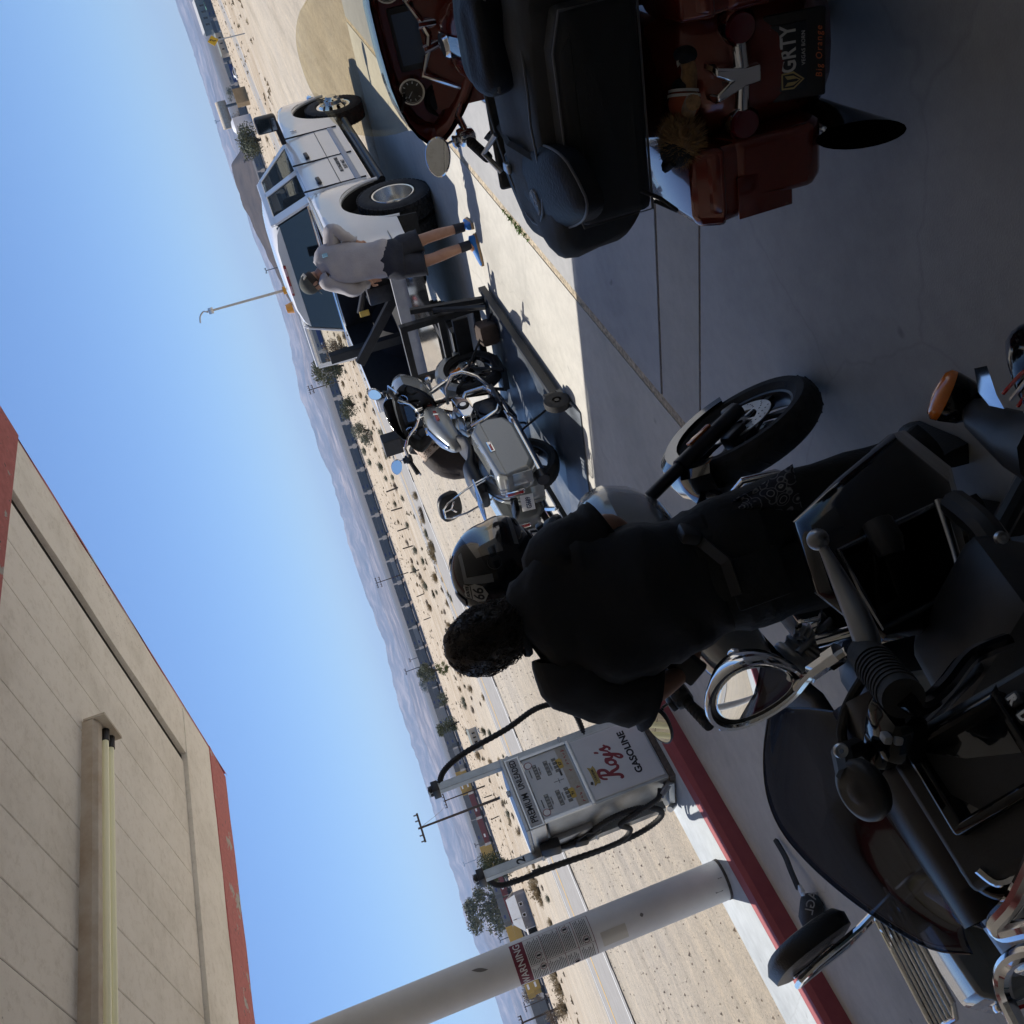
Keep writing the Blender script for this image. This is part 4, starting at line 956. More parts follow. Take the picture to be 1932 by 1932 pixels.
# wheel-arch lips, seams, mouldings
seam = mat('panel gap', (.03, .03, .032), .8); greytrim = mat('blue grey side moulding', (.33, .36, .42), .4)
for s in (-1, 1):
    for cx, hw in ((0, HW+.095), (4.07, HW-.01)):
        b_ = MB(); b_.tube([(cx+.605*math.cos(a), s*(hw-.035), .44+.605*math.sin(a)) for a in [R_(4+172*k/22) for k in range(23)]], .022, 8); P(b_, 'wheel_arch_lip', tw)
        b_ = MB(); b_.loft([[V((cx+.59*math.cos(a), s*y, .44+.59*math.sin(a))) for a in [R_(-5+190*k/18) for k in range(19)]] for y in (hw-.06, .42)], closed=False, cap=False)
        b_.loft([[V((cx+.59*math.cos(a), s*.42, .44+.59*math.sin(a))), V((cx, s*.42, .44))] for a in [R_(-5+190*k/18) for k in range(19)]], closed=False, cap=False); P(b_, 'wheel_well', mat('wheel well dark', (.012, .012, .013), .9))
    b_ = MB()
    for xx in (.93, 1.90, 3.02): b_.box((xx, s*(HW+.0006), .95), (.008, .02, .78)); 
    b_.box((1.96, s*(HW+.0002), .88), (2.1, .012, .006)); P(b_, 'door_seams', seam, smooth=0)
    b_ = MB(); b_.box((1.96, s*(HW-.002), .66), (2.08, .028, .07), bev=.008); P(b_, 'side_moulding', greytrim)
    for xx in (1.08, 2.05):
        b_ = MB(); b_.box((xx+.08, s*(HW+.012), 1.12), (.20, .035, .055), (0, -.04, 0), bev=.014); P(b_, 'door_handle', blackplastic)
    b_ = MB(); b_.box((1.95, s*(HW-.09), .44), (2.35, .16, .07), bev=.03); b_.cyl((.75, s*(HW-.02), .40), (3.25, s*(HW-.02), .40), .042, seg=12); P(b_, 'side_step', blackplastic)
    b_ = MB(); b_.box((-.80, s*(HW+.01), .68), (.60, .012, .008)); b_.box((-.62, s*(HW+.012), .86), (.09, .012, .045), bev=.006); P(b_, 'marker_lamp', [mat('smoked marker', (.25, .24, .22), .3)], smooth=0)
    b_ = MB(); b_.box((3.28, s*(HW+.001), 1.12), (.03, .015, .07), (0, .3, 0), bev=.005); b_.box((3.3, s*(HW+.002), 1.16), (.05, .012, .02), bev=.004); P(b_, 'fender_badge', chrome)
    # tow mirrors
    b_ = MB(); b_.box((3.02, s*(HW+.10), 1.33), (.09, .32, .075), (s*.12, 0, 0), bev=.02); mr = P(b_, 'wing_mirror', blackplastic)
    b_ = MB(); b_.box((3.03, s*(HW+.25), 1.47), (.15, .22, .30), (0, 0, 0), bev=.04); P(b_, 'mirror_shell', blackplastic, mr)
    b_ = MB(); b_.box((2.953, s*(HW+.25), 1.51), (.006, .17, .17), bev=.0); b_.box((2.953, s*(HW+.25), 1.375), (.006, .16, .06)); P(b_, 'mirror_glass', mat('dull mirror glass', (.45, .5, .52), .08, 1), mr, smooth=0)
# hood, nose, cab
b_ = MB(); rows = []
for x in (3.10, 3.4, 3.8, 4.2, 4.6, 4.85, 4.93):
    zt = 1.30-.04*max(0, x-3.1)-.13*max(0, x-4.4)**2; hw = HW-.085-.11*max(0, (x-4.2)/.73)**2
    rows.append([V((x, q*hw, zt-(.0 if abs(q) == 1 else -.05*(1-q*q))+.0)) for q in (-1, -.8, -.4, 0, .4, .8, 1)])
b_.loft(rows, closed=False, cap=False); P(b_, 'hood', tw, smooth=50)
b_ = MB(); b_.box((4.90, 0, .88), (.12, 1.62, .62), bev=.05, mi=0); b_.box((4.965, 0, .92), (.03, 1.0, .35), mi=1); b_.box((4.95, 0, .60), (.16, 1.86, .2), bev=.04, mi=1); P(b_, 'grille', [tw, chrome])
# cab shell: pillars, roof, glass
def cabsec(x0, x1): pass
roofz = 1.905
b_ = MB(); rows = []
for x, z, w_ in ((.865, 1.865, .69), (.90, 1.885, .70), (1.1, 1.90, .71), (1.6, 1.925, .72), (2.1, 1.905, .71), (2.42, 1.86, .70), (2.50, 1.83, .69)):
    rows.append([V((x, q*w_, z-.10*abs(q)**6-.015*q*q)) for q in (-1, -.97, -.88, -.6, 0, .6, .88, .97, 1)]+[V((x, w_-.02, z-.115)), V((x, -w_+.02, z-.115))])
b_.loft(rows); rf = P(b_, 'roof', tw, smooth=45)
b_ = MB(); b_.box((.862, 0, 1.845), (.03, .42, .035), bev=.008, mi=0)
for y in (-.12, .12): b_.box((.849, y, 1.845), (.01, .10, .025), mi=1)
P(b_, 'roof_brake_light', [redlens, mat('lamp white', (.7, .5, .5), .2)], rf)
for s in (-1, 1):
    b_ = MB()
    def quadp(pts, th=.035): b_.loft([[V(p) for p in pts], [V((p[0], p[1]-s*th, p[2])) for p in pts]])
    o = lambda x, z: (x, s*(HW-.085-(z-1.30)*.36), z)
    quadp([o(.84, 1.30), o(1.08, 1.30), o(1.12, 1.80), o(.88, 1.80)])                     # C pillar
    quadp([o(1.88, 1.30), o(2.04, 1.30), o(1.97, 1.80), o(1.80, 1.80)])                   # B pillar
    quadp([o(3.02, 1.30), o(3.18, 1.30), o(2.46, 1.82), o(2.36, 1.80)])                   # A pillar
    quadp([o(.88, 1.77), o(2.46, 1.77), o(2.42, 1.85), o(.92, 1.85)])                     # roof rail
    quadp([o(.84, 1.26), o(3.18, 1.26), o(3.15, 1.33), o(.84, 1.33)])
    P(b_, 'cab_pillars', tw, smooth=0, bevel=.012)
    b_ = MB(); w0 = .012
    for pts in ([(1.08, 1.33), (1.88, 1.33), (1.81, 1.77), (1.12, 1.77)], [(2.03, 1.33), (3.04, 1.33), (2.40, 1.77), (1.97, 1.77)]):
        b_.face([V((x, s*(HW-.085-(z-1.30)*.36-w0), z)) for x, z in pts])
    P(b_, 'side_window', tglass if s > 0 else mat('smoked side glass', (.16, .19, .20), .02, trans=.85, ior=1.02, spec=.5), smooth=0)
b_ = MB(); b_.face([(3.12, -.90, 1.31), (3.12, .90, 1.31), (2.44, .70, 1.83), (2.44, -.70, 1.83)]); P(b_, 'windscreen', mat('windscreen glass', (.3, .34, .34), .02, trans=.9, ior=1.02), smooth=0)
b_ = MB(); b_.box((.80, 0, 1.15), (.10, 1.80, .34), bev=.03); P(b_, 'cab_back', tw)
b_ = MB(); b_.face([(.85, -.84, 1.36), (.85, .84, 1.36), (.882, .69, 1.79), (.882, -.69, 1.79)]); P(b_, 'rear_window', tglass, smooth=0)
b_ = MB()
for z0, z1, y0, y1 in ((1.32, 1.365, -.88, .88),): b_.box((.845, 0, 1.34), (.05, 1.76, .05), bev=.01)
P(b_, 'window_sill_strip', chrome)
cloth = mat('grey seat cloth', (.05, .052, .06), .9, var=.2)
for y in (-.42, .42):
    b_ = MB(); b_.box((1.75, y, 1.25), (.16, .52, .70), (0, -.15, 0), bev=.06); b_.box((1.66, y, 1.66), (.10, .28, .20), bev=.05); P(b_, 'front_seat', cloth)
b_ = MB(); b_.box((2.85, 0, 1.22), (.5, 1.7, .2), bev=.05); b_.tube([(2.6+.0*math.cos(a), .42+.19*math.cos(a), 1.36+.17*math.sin(a)) for a in [k*.45 for k in range(14)]], .016, 8, closed=True); P(b_, 'dashboard', cloth)
b_ = MB(); b_.box((1.9, 0, .75), (2.2, 1.8, .1)); P(b_, 'cab_floor', blackplastic)
# load bed
liner = mat('black bed liner', (.012, .012, .013), .8, var=.3, vscale=20)
b_ = MB()
for s in (-1, 1):
    b_.box((-.17, s*.80, 1.02), (1.86, .06, .62))
b_.box((-.17, 0, .76), (1.88, 1.56, .05)); b_.box((.74, 0, 1.02), (.04, 1.56, .60)); P(b_, 'bed_liner', liner, smooth=0)
for s in (-1, 1):
    b_ = MB(); b_.box((-.17, s*.90, 1.315), (1.92, .18, .035), bev=.012); P(b_, 'bed_rail', tw)
    b_ = MB(); b_.box((-1.12, s*.90, .98), (.05, .16, .66), bev=.015, mi=0); P(b_, 'tail_pillar', tw)
    b_ = MB(); b_.box((-1.135, s*.91, 1.06), (.05, .13, .36), bev=.015); P(b_, 'tail_lamp', redlens)
b_ = MB(); b_.box((-1.13, 0, .74), (.05, 1.66, .16), bev=.01); P(b_, 'tail_sill', mat('grey tail sill', (.30, .31, .33), .5, var=.1))
b_ = MB(); rows = []
for k in range(13):
    y = -.98+1.96*k/12; rows.append([V((-1.16-.10*(1-(y/.98)**4*.5), y, z)) for z in (.47, .50, .60, .66, .67)]+[V((-1.10, y, .67)), V((-1.10, y, .47))])
b_.loft(rows); bp_ = P(b_, 'rear_bumper', chrome, smooth=50)
plm = mat('white reflective plate', (.75, .75, .74), .35)
b_ = MB(); b_.box((-1.215, .05, .55), (.05, .62, .19), bev=.01, mi=0); P(b_, 'plate_recess', blackplastic, bp_)
b_ = MB(); b_.box((-1.245, .05, .555), (.008, .305, .155), bev=.003); pl = P(b_, 'licence_plate', plm)
text('2031113', .10, platei, frame((-1.2495, .05, .545), (0, -1, 0), (0, 0, 1)), pl, xs=.62, bold=.0015)
text('California', .03, fred, frame((-1.2495, .05, .617), (0, -1, 0), (0, 0, 1)), pl, shear=.3)
b_ = MB(); b_.box((-1.2497, -.055, .612), (.001, .035, .025)); P(b_, 'plate_sticker', mat('green sticker', (.05, .3, .2), .5), pl, smooth=0)
# wheels: single front, dual rear
def twheel(name, x, y, s, r=.42, w=.25, deep=False):
    M = Matrix.Translation((x, y, r)); b_ = MB(M); h = w/2
    prof = [(r*.60, h*.7), (r*.66, h*.98), (r*.82, h*1.04), (r*.93, h*.96), (r*.985, h*.80), (r, h*.5), (r, 0)]; prof = prof+[(a, -b) for a, b in reversed(prof[:-1])]
    b_.lathe(prof, seg=56)
    for k in range(44):
        a = 2*math.pi*k/44
        for q, o_ in ((-.7, 0), (-.25, .5), (.25, 0), (.7, .5)):
            aa = a+o_*2*math.pi/44; b_.box((math.cos(aa)*r*1.0, q*h, math.sin(aa)*r*1.0), (.018, h*.38, .042), (0, -aa, 0))
    wo = b_.build(name, tyre_m, TR, smooth=30)
    b_ = MB(M); rr = r*.61
    if deep:   # dished dual rim with bright lip
        b_.lathe([(rr*1.02, s*h*.72), (rr*.97, s*h*.98), (rr*.90, s*h*.95), (rr*.86, s*h*.3), (rr*.80, -s*h*.3), (rr*.45, -s*h*.55), (0, -s*h*.5)], seg=40)
        b_.lathe([(0, s*h*.1), (.06, s*h*.1), (.075, -s*h*.5)], seg=20)
    else:
        b_.lathe([(rr*1.02, s*h*.72), (rr*.98, s*h*.86), (rr*.88, s*h*.8), (rr*.78, s*h*.85), (rr*.52, s*h*1.15), (rr*.48, s*h*1.55), (rr*.34, s*h*1.75), (rr*.30, s*h*1.95), (0, s*h*2.0)], seg=40)
        for k in range(8):
            a = 2*math.pi*k/8; b_.cyl((math.cos(a)*rr*.42, s*h*1.4, math.sin(a)*rr*.42), (math.cos(a)*rr*.42, s*h*1.72, math.sin(a)*rr*.42), .016, seg=6)
    b_.build('wheel_rim', chrome if not deep else mat('bright dual rim', (.75, .73, .68), .22, .9), wo, smooth=40)
    if not deep:
        for k in range(8):
            b_ = MB(M); a = 2*math.pi*(k+.5)/8; b_.lathe([(.032, s*.02), (0, s*.02)], (math.cos(a)*rr*.66, s*h*1.0, math.sin(a)*rr*.66), seg=12); b_.build('rim_hole', blackgloss, wo)
for s in (-1, 1):
    twheel('front_wheel', 4.07, s*.86, s); twheel('rear_wheel', 0, s*.955, s, deep=True); twheel('rear_wheel', 0, s*.66, s, deep=True)
b_ = MB(); b_.cyl((0, -.7, .42), (0, .7, .42), .06, seg=10); b_.ell((0, 0, .42), (.2, .17, .17)); b_.cyl((4.07, -.7, .42), (4.07, .7, .42), .05, seg=10)
for s in (-1, 1): b_.box((1.9, s*.42, .58), (5.6, .08, .16))
b_.box((-.95, 0, .50), (.12, .9, .12)); P(b_, 'chassis', mat('chassis black', (.012, .012, .013), .7))
for s in (-1, 1):
    b_ = MB(); b_.box((-.62, s*.83, .50), (.03, .46, .40), (0, .12, 0), bev=.01); P(b_, 'mud_flap', rubber)
# lettering on the driver-side-away door (lower door panel, right side)
lm = lambda x, z: frame((x, -HW-.0035, z), (1, 0, 0), (0, 0, 1))
for tx, z, sz, xo in (('FIRE EXTINGUISHER INSIDE', .79, .062, 1.55), ('US DOT 1446577', .725, .062, 1.52), ('ORANGE', .66, .05, 1.5)):
    text(tx, sz, blk, lm(xo, z), TR, name='door_lettering', xs=.72, bold=.0008)
# open rear door on the far side
b_ = MB(); M = Matrix.Translation((1.92, .98, 0)) @ Matrix.Rotation(R_(-68), 4, 'Z'); b_.M = M
b_.box((-.42, .0, .95), (.84, .09, .74), bev=.03)
for a, b in (((-.83, 1.3), (-.80, 1.82)), ((-.80, 1.82), (-.12, 1.82)), ((-.12, 1.82), (-.02, 1.3))): b_.tube([(a[0], 0, a[1]), (b[0], 0, b[1])], .03, 8)
P(b_, 'open_door', tw)
b_ = MB(M); b_.face([(-.82, 0, 1.32), (-.04, 0, 1.32), (-.13, 0, 1.80), (-.79, 0, 1.80)]); P(b_, 'door_glass', mat('door glass', (.75, .8, .78), .01, trans=1, ior=1.02), smooth=0)
# roof beacon
b_ = MB(); b_.lathe([(0, .10), (.06, .09), (.075, .02), (.08, 0)], (1.25, .55, 1.90), 'Z', 18); P(b_, 'beacon', mat('amber beacon', (.7, .3, .03), .3, coat=1))

# things standing in the bed
tb = empty('bed_crane', (9.9, 5.70, .785), R_(1), 'black steel hoist with slanted arm and strut standing in the truck bed', 'hoist')
b_ = MB(); b_.box((-.02, .15, .42), (.10, .11, .95)); b_.build('mast', blacksteel, tb, smooth=0, bevel=.006)
b_ = MB(); b_.box((-.20, -.12, .30), (.10, .85, .10), (.75, 0, .2)); b_.build('arm', blacksteel, tb, smooth=0, bevel=.006)
b_ = MB(); b_.box((-.1, -.55, .12), (.25, .22, .35), bev=.03); b_.cyl((-.1, -.62, .3), (-.1, -.35, .42), .035); b_.build('winch', darkmetal, tb)
b_ = MB(); b_.box((-.24, -.40, .38), (.02, .07, .11), bev=.006); b_.build('yellow_remote', yel, tb)
# ------------------------------------------------------------------ drop-deck trailer
dp, N, L, b = nodes_mat('diamond plate steel')
tc = nd(N, 'TexCoord'); mp = nd(N, 'Mapping'); mp.inputs['Scale'].default_value = (9, 9, 9); mp.inputs['Rotation'].default_value = (0, 0, .78); L.new(tc.outputs['Object'], mp.inputs['Vector'])
ck = nd(N, 'TexBrick'); ck.inputs['Scale'].default_value = 1.4; ck.inputs['Mortar Size'].default_value = .13; ck.inputs['Brick Width'].default_value = .5; ck.inputs['Row Height'].default_value = .25; L.new(mp.outputs['Vector'], ck.inputs['Vector'])
n1 = nd(N, 'TexNoise', Scale=4., Detail=6); L.new(tc.outputs['Object'], n1.inputs['Vector'])
L.new(ramp(N, L, n1.outputs['Fac'], [(.3, (.34, .36, .39)), (.7, (.55, .57, .60))]), b.inputs['Base Color']); b.inputs['Metallic'].default_value = .35
L.new(ramp(N, L, n1.outputs['Fac'], [(.3, (.3, .3, .3)), (.7, (.48, .48, .48))]), b.inputs['Roughness'])
pc = mixc(N, L, ck.outputs['Fac'], ramp(N, L, n1.outputs['Fac'], [(.3, (.26, .29, .33)), (.7, (.42, .45, .49))]), ramp(N, L, n1.outputs['Fac'], [(.3, (.05, .06, .075)), (.7, (.10, .115, .135))])); L.new(pc, b.inputs['Base Color'])
bp = nd(N, 'Bump', Strength=1., Distance=.006); bp.invert = True; L.new(ck.outputs['Fac'], bp.inputs['Height']); L.new(bp.outputs['Normal'], b.inputs['Normal'])
TL = empty('bike_trailer', (7.1, 5.45, 0), R_(.5), 'black drop deck motorcycle trailer with diamond plate floor behind the truck', 'trailer')
P = lambda b_, n, m, par=TL, **k: b_.build(n, m, par, **k)
b_ = MB(); b_.box((.20, -.02, .045), (2.15, 1.42, .05)); P(b_, 'deck', dp, smooth=0)
b_ = MB(); b_.loft([[V((-.88, y, .072)), V((-1.28, y, .012)), V((-1.28, y, .004)), V((-.88, y, .03))] for y in (-.86, .80)]); P(b_, 'ramp', dp, smooth=0)
for s in (-1, 1):
    b_ = MB(); b_.box((.15, s*.77, .065), (2.25, .05, .075)); P(b_, 'side_rail', blacksteel, smooth=0, bevel=.006)
    b_ = MB(); b_.lathe([(.04, .03), (.085, .036), (.108, .028), (.112, 0), (.108, -.028), (.085, -.036), (.04, -.03)], (-1.02, s*.84, .112), 'Y', 32); cw = P(b_, 'tail_wheel', tyre_m)
    b_ = MB(); b_.lathe([(.0, .03), (.02, .03), (.024, .012), (.075, .01), (.084, .035), (.084, -.035), (.075, -.01), (.024, -.012), (.02, -.03), (0, -.03)], (-1.02, s*.84, .112), 'Y', 28); P(b_, 'wheel_hub', blackplastic, cw)
    b_ = MB(); b_.box((-.93, s*.80, .13), (.20, .05, .09), bev=.01); P(b_, 'wheel_bracket', blacksteel)
# front rack
b_ = MB()
for y in (-.62, .62): b_.box((1.22, y, .48), (.07, .07, .92))
for z in (.18, .55, .94): b_.box((1.22, 0, z), (.07, 1.31, .07))
b_.box((1.22, 0, .5), (.066, .07, .8)); b_.box((1.22, -.3, .36), (.05, .5, .16)); P(b_, 'front_rack', blacksteel, smooth=0, bevel=.006)
b_ = MB(); b_.box((1.19, .66, .78), (.10, .12, 1.26)); b_.box((1.19, .66, 1.36), (.16, .2, .2)); P(b_, 'winch_post', blacksteel, smooth=0, bevel=.01)
b_ = MB(); b_.box((1.05, .50, 1.02), (.07, .60, .09), (.55, 0, 0)); P(b_, 'post_brace', blacksteel, smooth=0, bevel=.006)
for y in (-.72,):
    b_ = MB(); b_.tube([(1.22, y, .60), (.95, y-.02, .13)], .028, 6); b_.box((1.24, y, .45), (.05, .05, .75), (0, .25, 0)); P(b_, 'rack_brace', blacksteel, smooth=0)
b_ = MB(); b_.box((1.75, 0, .42), (1.0, .12, .12)); b_.box((1.3, 0, .42), (.12, .8, .10)); P(b_, 'tow_bar', blacksteel, smooth=0, bevel=.006)
stk, N, L, b = nodes_mat('caution decal'); b.inputs['Base Color'].default_value = (.55, .5, .44, 1)
b_ = MB(); b_.box((1.18, .12, .60), (.006, .46, .05)); sk = P(b_, 'caution_label', stk, smooth=0)
b_ = MB(); b_.box((1.176, .10, .60), (.004, .30, .018)); P(b_, 'label_print', fred, sk, smooth=0)
# front wheel chock
b_ = MB(); b_.box((.85, -.03, .12), (.34, .22, .06)); b_.tube([(.70, -.15, .12), (.92, -.15, .42), (1.08, -.15, .30)], .018, 8); b_.tube([(.70, .09, .12), (.92, .09, .42), (1.08, .09, .30)], .018, 8); P(b_, 'wheel_chock', blacksteel)
strap = mat('orange ratchet strap', (.5, .18, .03), .8); strapb = mat('black tie strap', (.02, .02, .02), .8)
for i, (y, x) in enumerate(((-.62, .75), (.6, .75), (-.6, -.5))):
    b_ = MB(); e = (.55 if x > 0 else -.45, (-.2 if y < 0 else .22), .62 if x > 0 else .4)
    b_.tube([(x+.25 if x > 0 else x-.2, y, .075), e], .011, 4); tag(b_.build('tie_strap', strapb), 'black tie strap at the %s of the trailer deck' % ('front near corner', 'front far corner', 'rear near edge')[i], 'strap', 'tie straps on the trailer').matrix_world = TL.matrix_world if False else Matrix.Translation((7.1, 5.45, 0))
# odds and ends by the rack: a toolbag and a folded box
b_ = MB(); b_.box((8.03, 4.98, .17), (.30, .22, .20), (0, 0, .3), bev=.05); tag(b_.build('tool_bag', mat('brown canvas', (.07, .05, .04), .9, var=.3, bump=.4)), 'brown canvas tool bag lying at the front of the trailer deck', 'bag')
# ------------------------------------------------------------------ dark orange touring bike with luggage
orange = mat('dark burnt orange paint', (.15, .019, .010), .2, .35, coat=1, var=.06, vscale=50)
clear = bpy.data.materials.new('clear windshield plastic'); clear.use_nodes = True; N = clear.node_tree.nodes; L = clear.node_tree.links; N.remove(N['Principled BSDF'])
tb_ = nd(N, 'BsdfTransparent'); tb_.inputs['Color'].default_value = (.90, .87, .78, 1); gl_ = nd(N, 'BsdfGlossy', Roughness=.03); fz = nd(N, 'Fresnel', IOR=1.25); mx = nd(N, 'MixShader')
mx.inputs[0].default_value = .05; L.new(tb_.outputs[0], mx.inputs[1]); L.new(gl_.outputs[0], mx.inputs[2]); L.new(mx.outputs[0], N['Material Output'].inputs['Surface'])
maroon = mat('dark maroon lens', (.10, .004, .012), .15, coat=1)
nvp = mat('dark navy plate', (.02, .024, .032), .35); nvt = mat('plate silver print', (.55, .56, .57), .5); nvg = mat('plate gold print', (.45, .36, .16), .5)
BX, BY, BA = 2.95, 1.0, R_(5)
bk2 = moto('touring_motorcycle', 'dark orange touring motorcycle loaded with black luggage and carrying a GRTY plate', dict(paint=orange, inner=orange, fairing='shark', shield=clear, shield_h=.34, striplights=False, sissy=False, signals=False, bar_z=.955, bar_w=.42, mirror_tilt=.55, plate_m=nvp, plate_x=-.47, switch=chrome, pipes=(), bezel=blackplastic, scr=mat('painted sky reflection screen', (.05, .085, .15), .3, coat=.4)), (BX, BY, 0), BA, lean=R_(-2))  # screen is unlit; its blue base colour is a painted reflection of the sky
bk2.scale = (1, 1, 1.03)
for o in list(bpy.data.objects):
    if o.parent == bk2 and (o.name.startswith('licence_plate') or o.name.startswith('plate_light')): 
        for c in [q for q in bpy.data.objects if q.parent == o]: bpy.data.objects.remove(c)
        bpy.data.objects.remove(o)
P = lambda b_, n, m, par=bk2, **k: b_.build(n, m, par, **k)
# plate with frame
MPl = Matrix.Translation((-.475, -.01, .355)) @ Matrix.Rotation(R_(24), 4, 'Y') @ frame((0, 0, 0), (0, -1, 0), (0, 0, 1))
b_ = MB(MPl); b_.box((0, -.012, -.004), (.235, .165, .008), bev=.006); fr = P(b_, 'plate_frame', blackplastic)
b_ = MB(MPl); b_.box((0, .006, .002), (.178, .102, .004), bev=.003); lp = P(b_, 'licence_plate', nvp)
T2 = lambda x, y, z=.0046: MPl @ Matrix.Translation((x, y, z))
text('GRTY', .058, nvt, T2(.022, .003), lp, bold=.0012, xs=.82, space=1.05); text('NEVADA', .024, nvt, T2(-.03, .044), lp, space=1.1); text('VEGAS BORN', .014, nvt, T2(.02, -.036), lp, space=1.1)
text('Big Orange', .024, mat('orange frame lettering', (.6, .16, .06), .5), T2(.0, -.078, .0006), fr, shear=.25, space=1.25)
b_ = MB(T2(.048, .043, .0)); b_.box((0, 0, .0045), (.032, .017, .001)); st = P(b_, 'month_sticker', mat('orange sticker', (.6, .17, .08), .5), lp, smooth=0); text('05', .015, blk, T2(.048, .043, .0052), st)
b_ = MB(T2(-.062, -.004, .0))   # shield crest with a helm
b_.prism([(-.022, .028), (.022, .028), (.024, -.005), (.0, -.034), (-.024, -.005)], 'Z', .0046, .0050, 0); b_.prism([(-.018, .024), (.018, .024), (.019, -.004), (0, -.028), (-.019, -.004)], 'Z', .0050, .0053, 1)
b_.prism([(-.014, .019), (-.004, .012), (-.004, -.012), (0, -.02), (.004, -.012), (.004, .012), (.014, .019), (.013, -.004), (0, -.024), (-.013, -.004)], 'Z', .0053, .0056, 0); P(b_, 'crest', [nvg, nvp], lp, smooth=0)
for x in (-.075, .075):
    b_ = MB(T2(x, .052 if x < 0 else .056)); b_.lathe([(.009, .003), (0, .005)], axis='Z', seg=12); P(b_, 'plate_bolt', mat('pink reflector bolt', (.4, .1, .13), .2))
# chrome light bar and bullet tail lights
b_ = MB(); b_.tube([(-.47, .10, .505), (-.475, 0, .50), (-.47, -.10, .505)], .021, 12); b_.loft([[V((x, y*k, z)) for y, z in ((-.055, .585), (-.03, .59), (0, .545), (.03, .59), (.055, .585), (.028, .50), (.03, .455), (-.03, .455), (-.028, .50))] for x, k in ((-.42, 1), (-.475, 1), (-.50, .8))]); P(b_, 'light_bar', chrome, bevel=.006)
for s in (-1, 1):
    b_ = MB(); c0 = (-.46, s*.128, .505); b_.lathe([(0, .075), (.03, .065), (.046, .03), (.05, -.02), (.046, -.028)], c0, 'X', 26); tl = P(b_, 'tail_light_shell', chrome)
    b_ = MB(); b_.lathe([(.044, -.022), (.038, -.036), (0, -.042)], c0, 'X', 26); P(b_, 'tail_lens', maroon, tl)
# low rear skirt and stretched bags
b_ = MB(); rows = []
for x, z in ((-.30, .72), (-.42, .60), (-.475, .45), (-.47, .30), (-.43, .20)): rows.append([V((x+.10*(abs(y)/.2)**3, y, z)) for y in (-.2, -.15, -.08, 0, .08, .15, .2)])
b_.loft(rows, closed=False, cap=False); sk = P(b_, 'tail_skirt', orange, smooth=60); m_ = sk.modifiers.new('s', 'SOLIDIFY'); m_.thickness = .012
for s in (-1, 1):
    b_ = MB(); rg = []
    for y, k in ((s*.17, 1), (s*.32, 1), (s*.36, .93)): rg.append([V((x*1, y, .40+(z-.40)*k)) for x, z in ((.28, .58), (.22, .34), (-.10, .27), (-.48, .26), (-.53, .31), (-.50, .54), (-.30, .60))])
    b_.loft(rg); P(b_, 'stretched_bag', orange, bevel=.025)
# fishtail exhausts
for s in (1, -1):
    b_ = MB(); rings = []
    for x, w_, h_, dz in ((.2, .045, .045, 0), (-.30, .05, .05, 0), (-.44, .05, .055, 0), (-.52, .045, .075, .0), (-.60, .04, .105, .01)):
        rings.append([V((x+(.06*math.sin(a) if x < -.55 else 0), s*.22+w_*math.cos(a), .20+dz+h_*math.sin(a))) for a in [2*math.pi*k/20 for k in range(20)]])
    b_.loft(rings, capb=(True, False)); b_.loft([[V((p.x*.995, s*.22+(p.y-s*.22)*.9, .20+(p.z-.20)*.9)) for p in r] for r in rings[2:]], cap=False, mi=1); P(b_, 'fishtail_exhaust', [mat('black brown pipe', (.02, .012, .009), .2, .6, coat=.6), blackgloss], smooth=60)
# fairing side pocket lower, wind deflectors
for s in (-1, 1):
    b_ = MB(); b_.loft([[V((1.22+dx, s*(.30+.06*k), z)) for dx, z in ((0, .80), (.03, .60), (.10, .42), (.2, .40), (.2, .80))] for k in range(2)]); P(b_, 'lower_fairing', orange, bevel=.02)
b_ = MB(); rows = [[V((1.20+.05*k, y, .80+.22*k)) for y in (-.30, -.2, 0, .2, .30)] for k in range(2)]; b_.loft(rows, closed=False, cap=False); P(b_, 'fairing_cowl', orange, smooth=0)

# luggage resting on the orange bike
BM = Matrix.Translation((BX, BY, 0)) @ Matrix.Rotation(BA, 4, 'Z')
def BL(x, y, z): return BM @ V((x, y, z))
cordura = mat('black ballistic nylon', (.011, .012, .014), .62, bump=.35, bscale=500, var=.25, vscale=30, sheen=.08); vinyl = mat('black vinyl panel', (.012, .013, .016), .5, bump=.25, bscale=90, var=.25, spec=.16); piping = mat('grey piping', (.12, .12, .125), .45); greyb = mat('charcoal dry bag', (.035, .034, .033), .5, bump=.3, bscale=40, var=.3, vscale=8)
def softbox(M, d, p=5, puff=.012, seed=0, nx=14, na=36, taper=1.0, lift=0.0):
    """rounded soft case as stacked superellipse sections along local x"""
    b_ = MB(M); rows = []
    for i in range(nx+1):
        t = i/nx*2-1; e = (1-abs(t)**p)**(1/p); e = max(.55, e) if abs(t) < .999 else .55
        k_ = 1+(taper-1)*(t+1)/2
        row = []
        for k in range(na):
            a = 2*math.pi*k/na; ca, sa = math.cos(a), math.sin(a)
            y = math.copysign(abs(ca)**(2/p), ca)*d[1]/2*e; z = math.copysign(abs(sa)**(2/p), sa)*d[2]/2*e*k_
            n_ = noise.noise(V((t*2.2+seed, y*9, z*9)))*puff
            row.append(V((t*d[0]/2, y+n_*ca, z+n_*sa+lift*t)))
        rows.append(row)
    return b_.loft(rows)
lug = empty('luggage_bag', BL(-.12, .04, .765), BA, 'large black touring luggage bag with grey piping strapped behind the orange seat', 'bag')
softbox(Matrix.Translation((0, .0, .17)), (.56, .90, .34), 4.5, .022, 3, taper=.93).build('bag_body', cordura, lug, smooth=70)
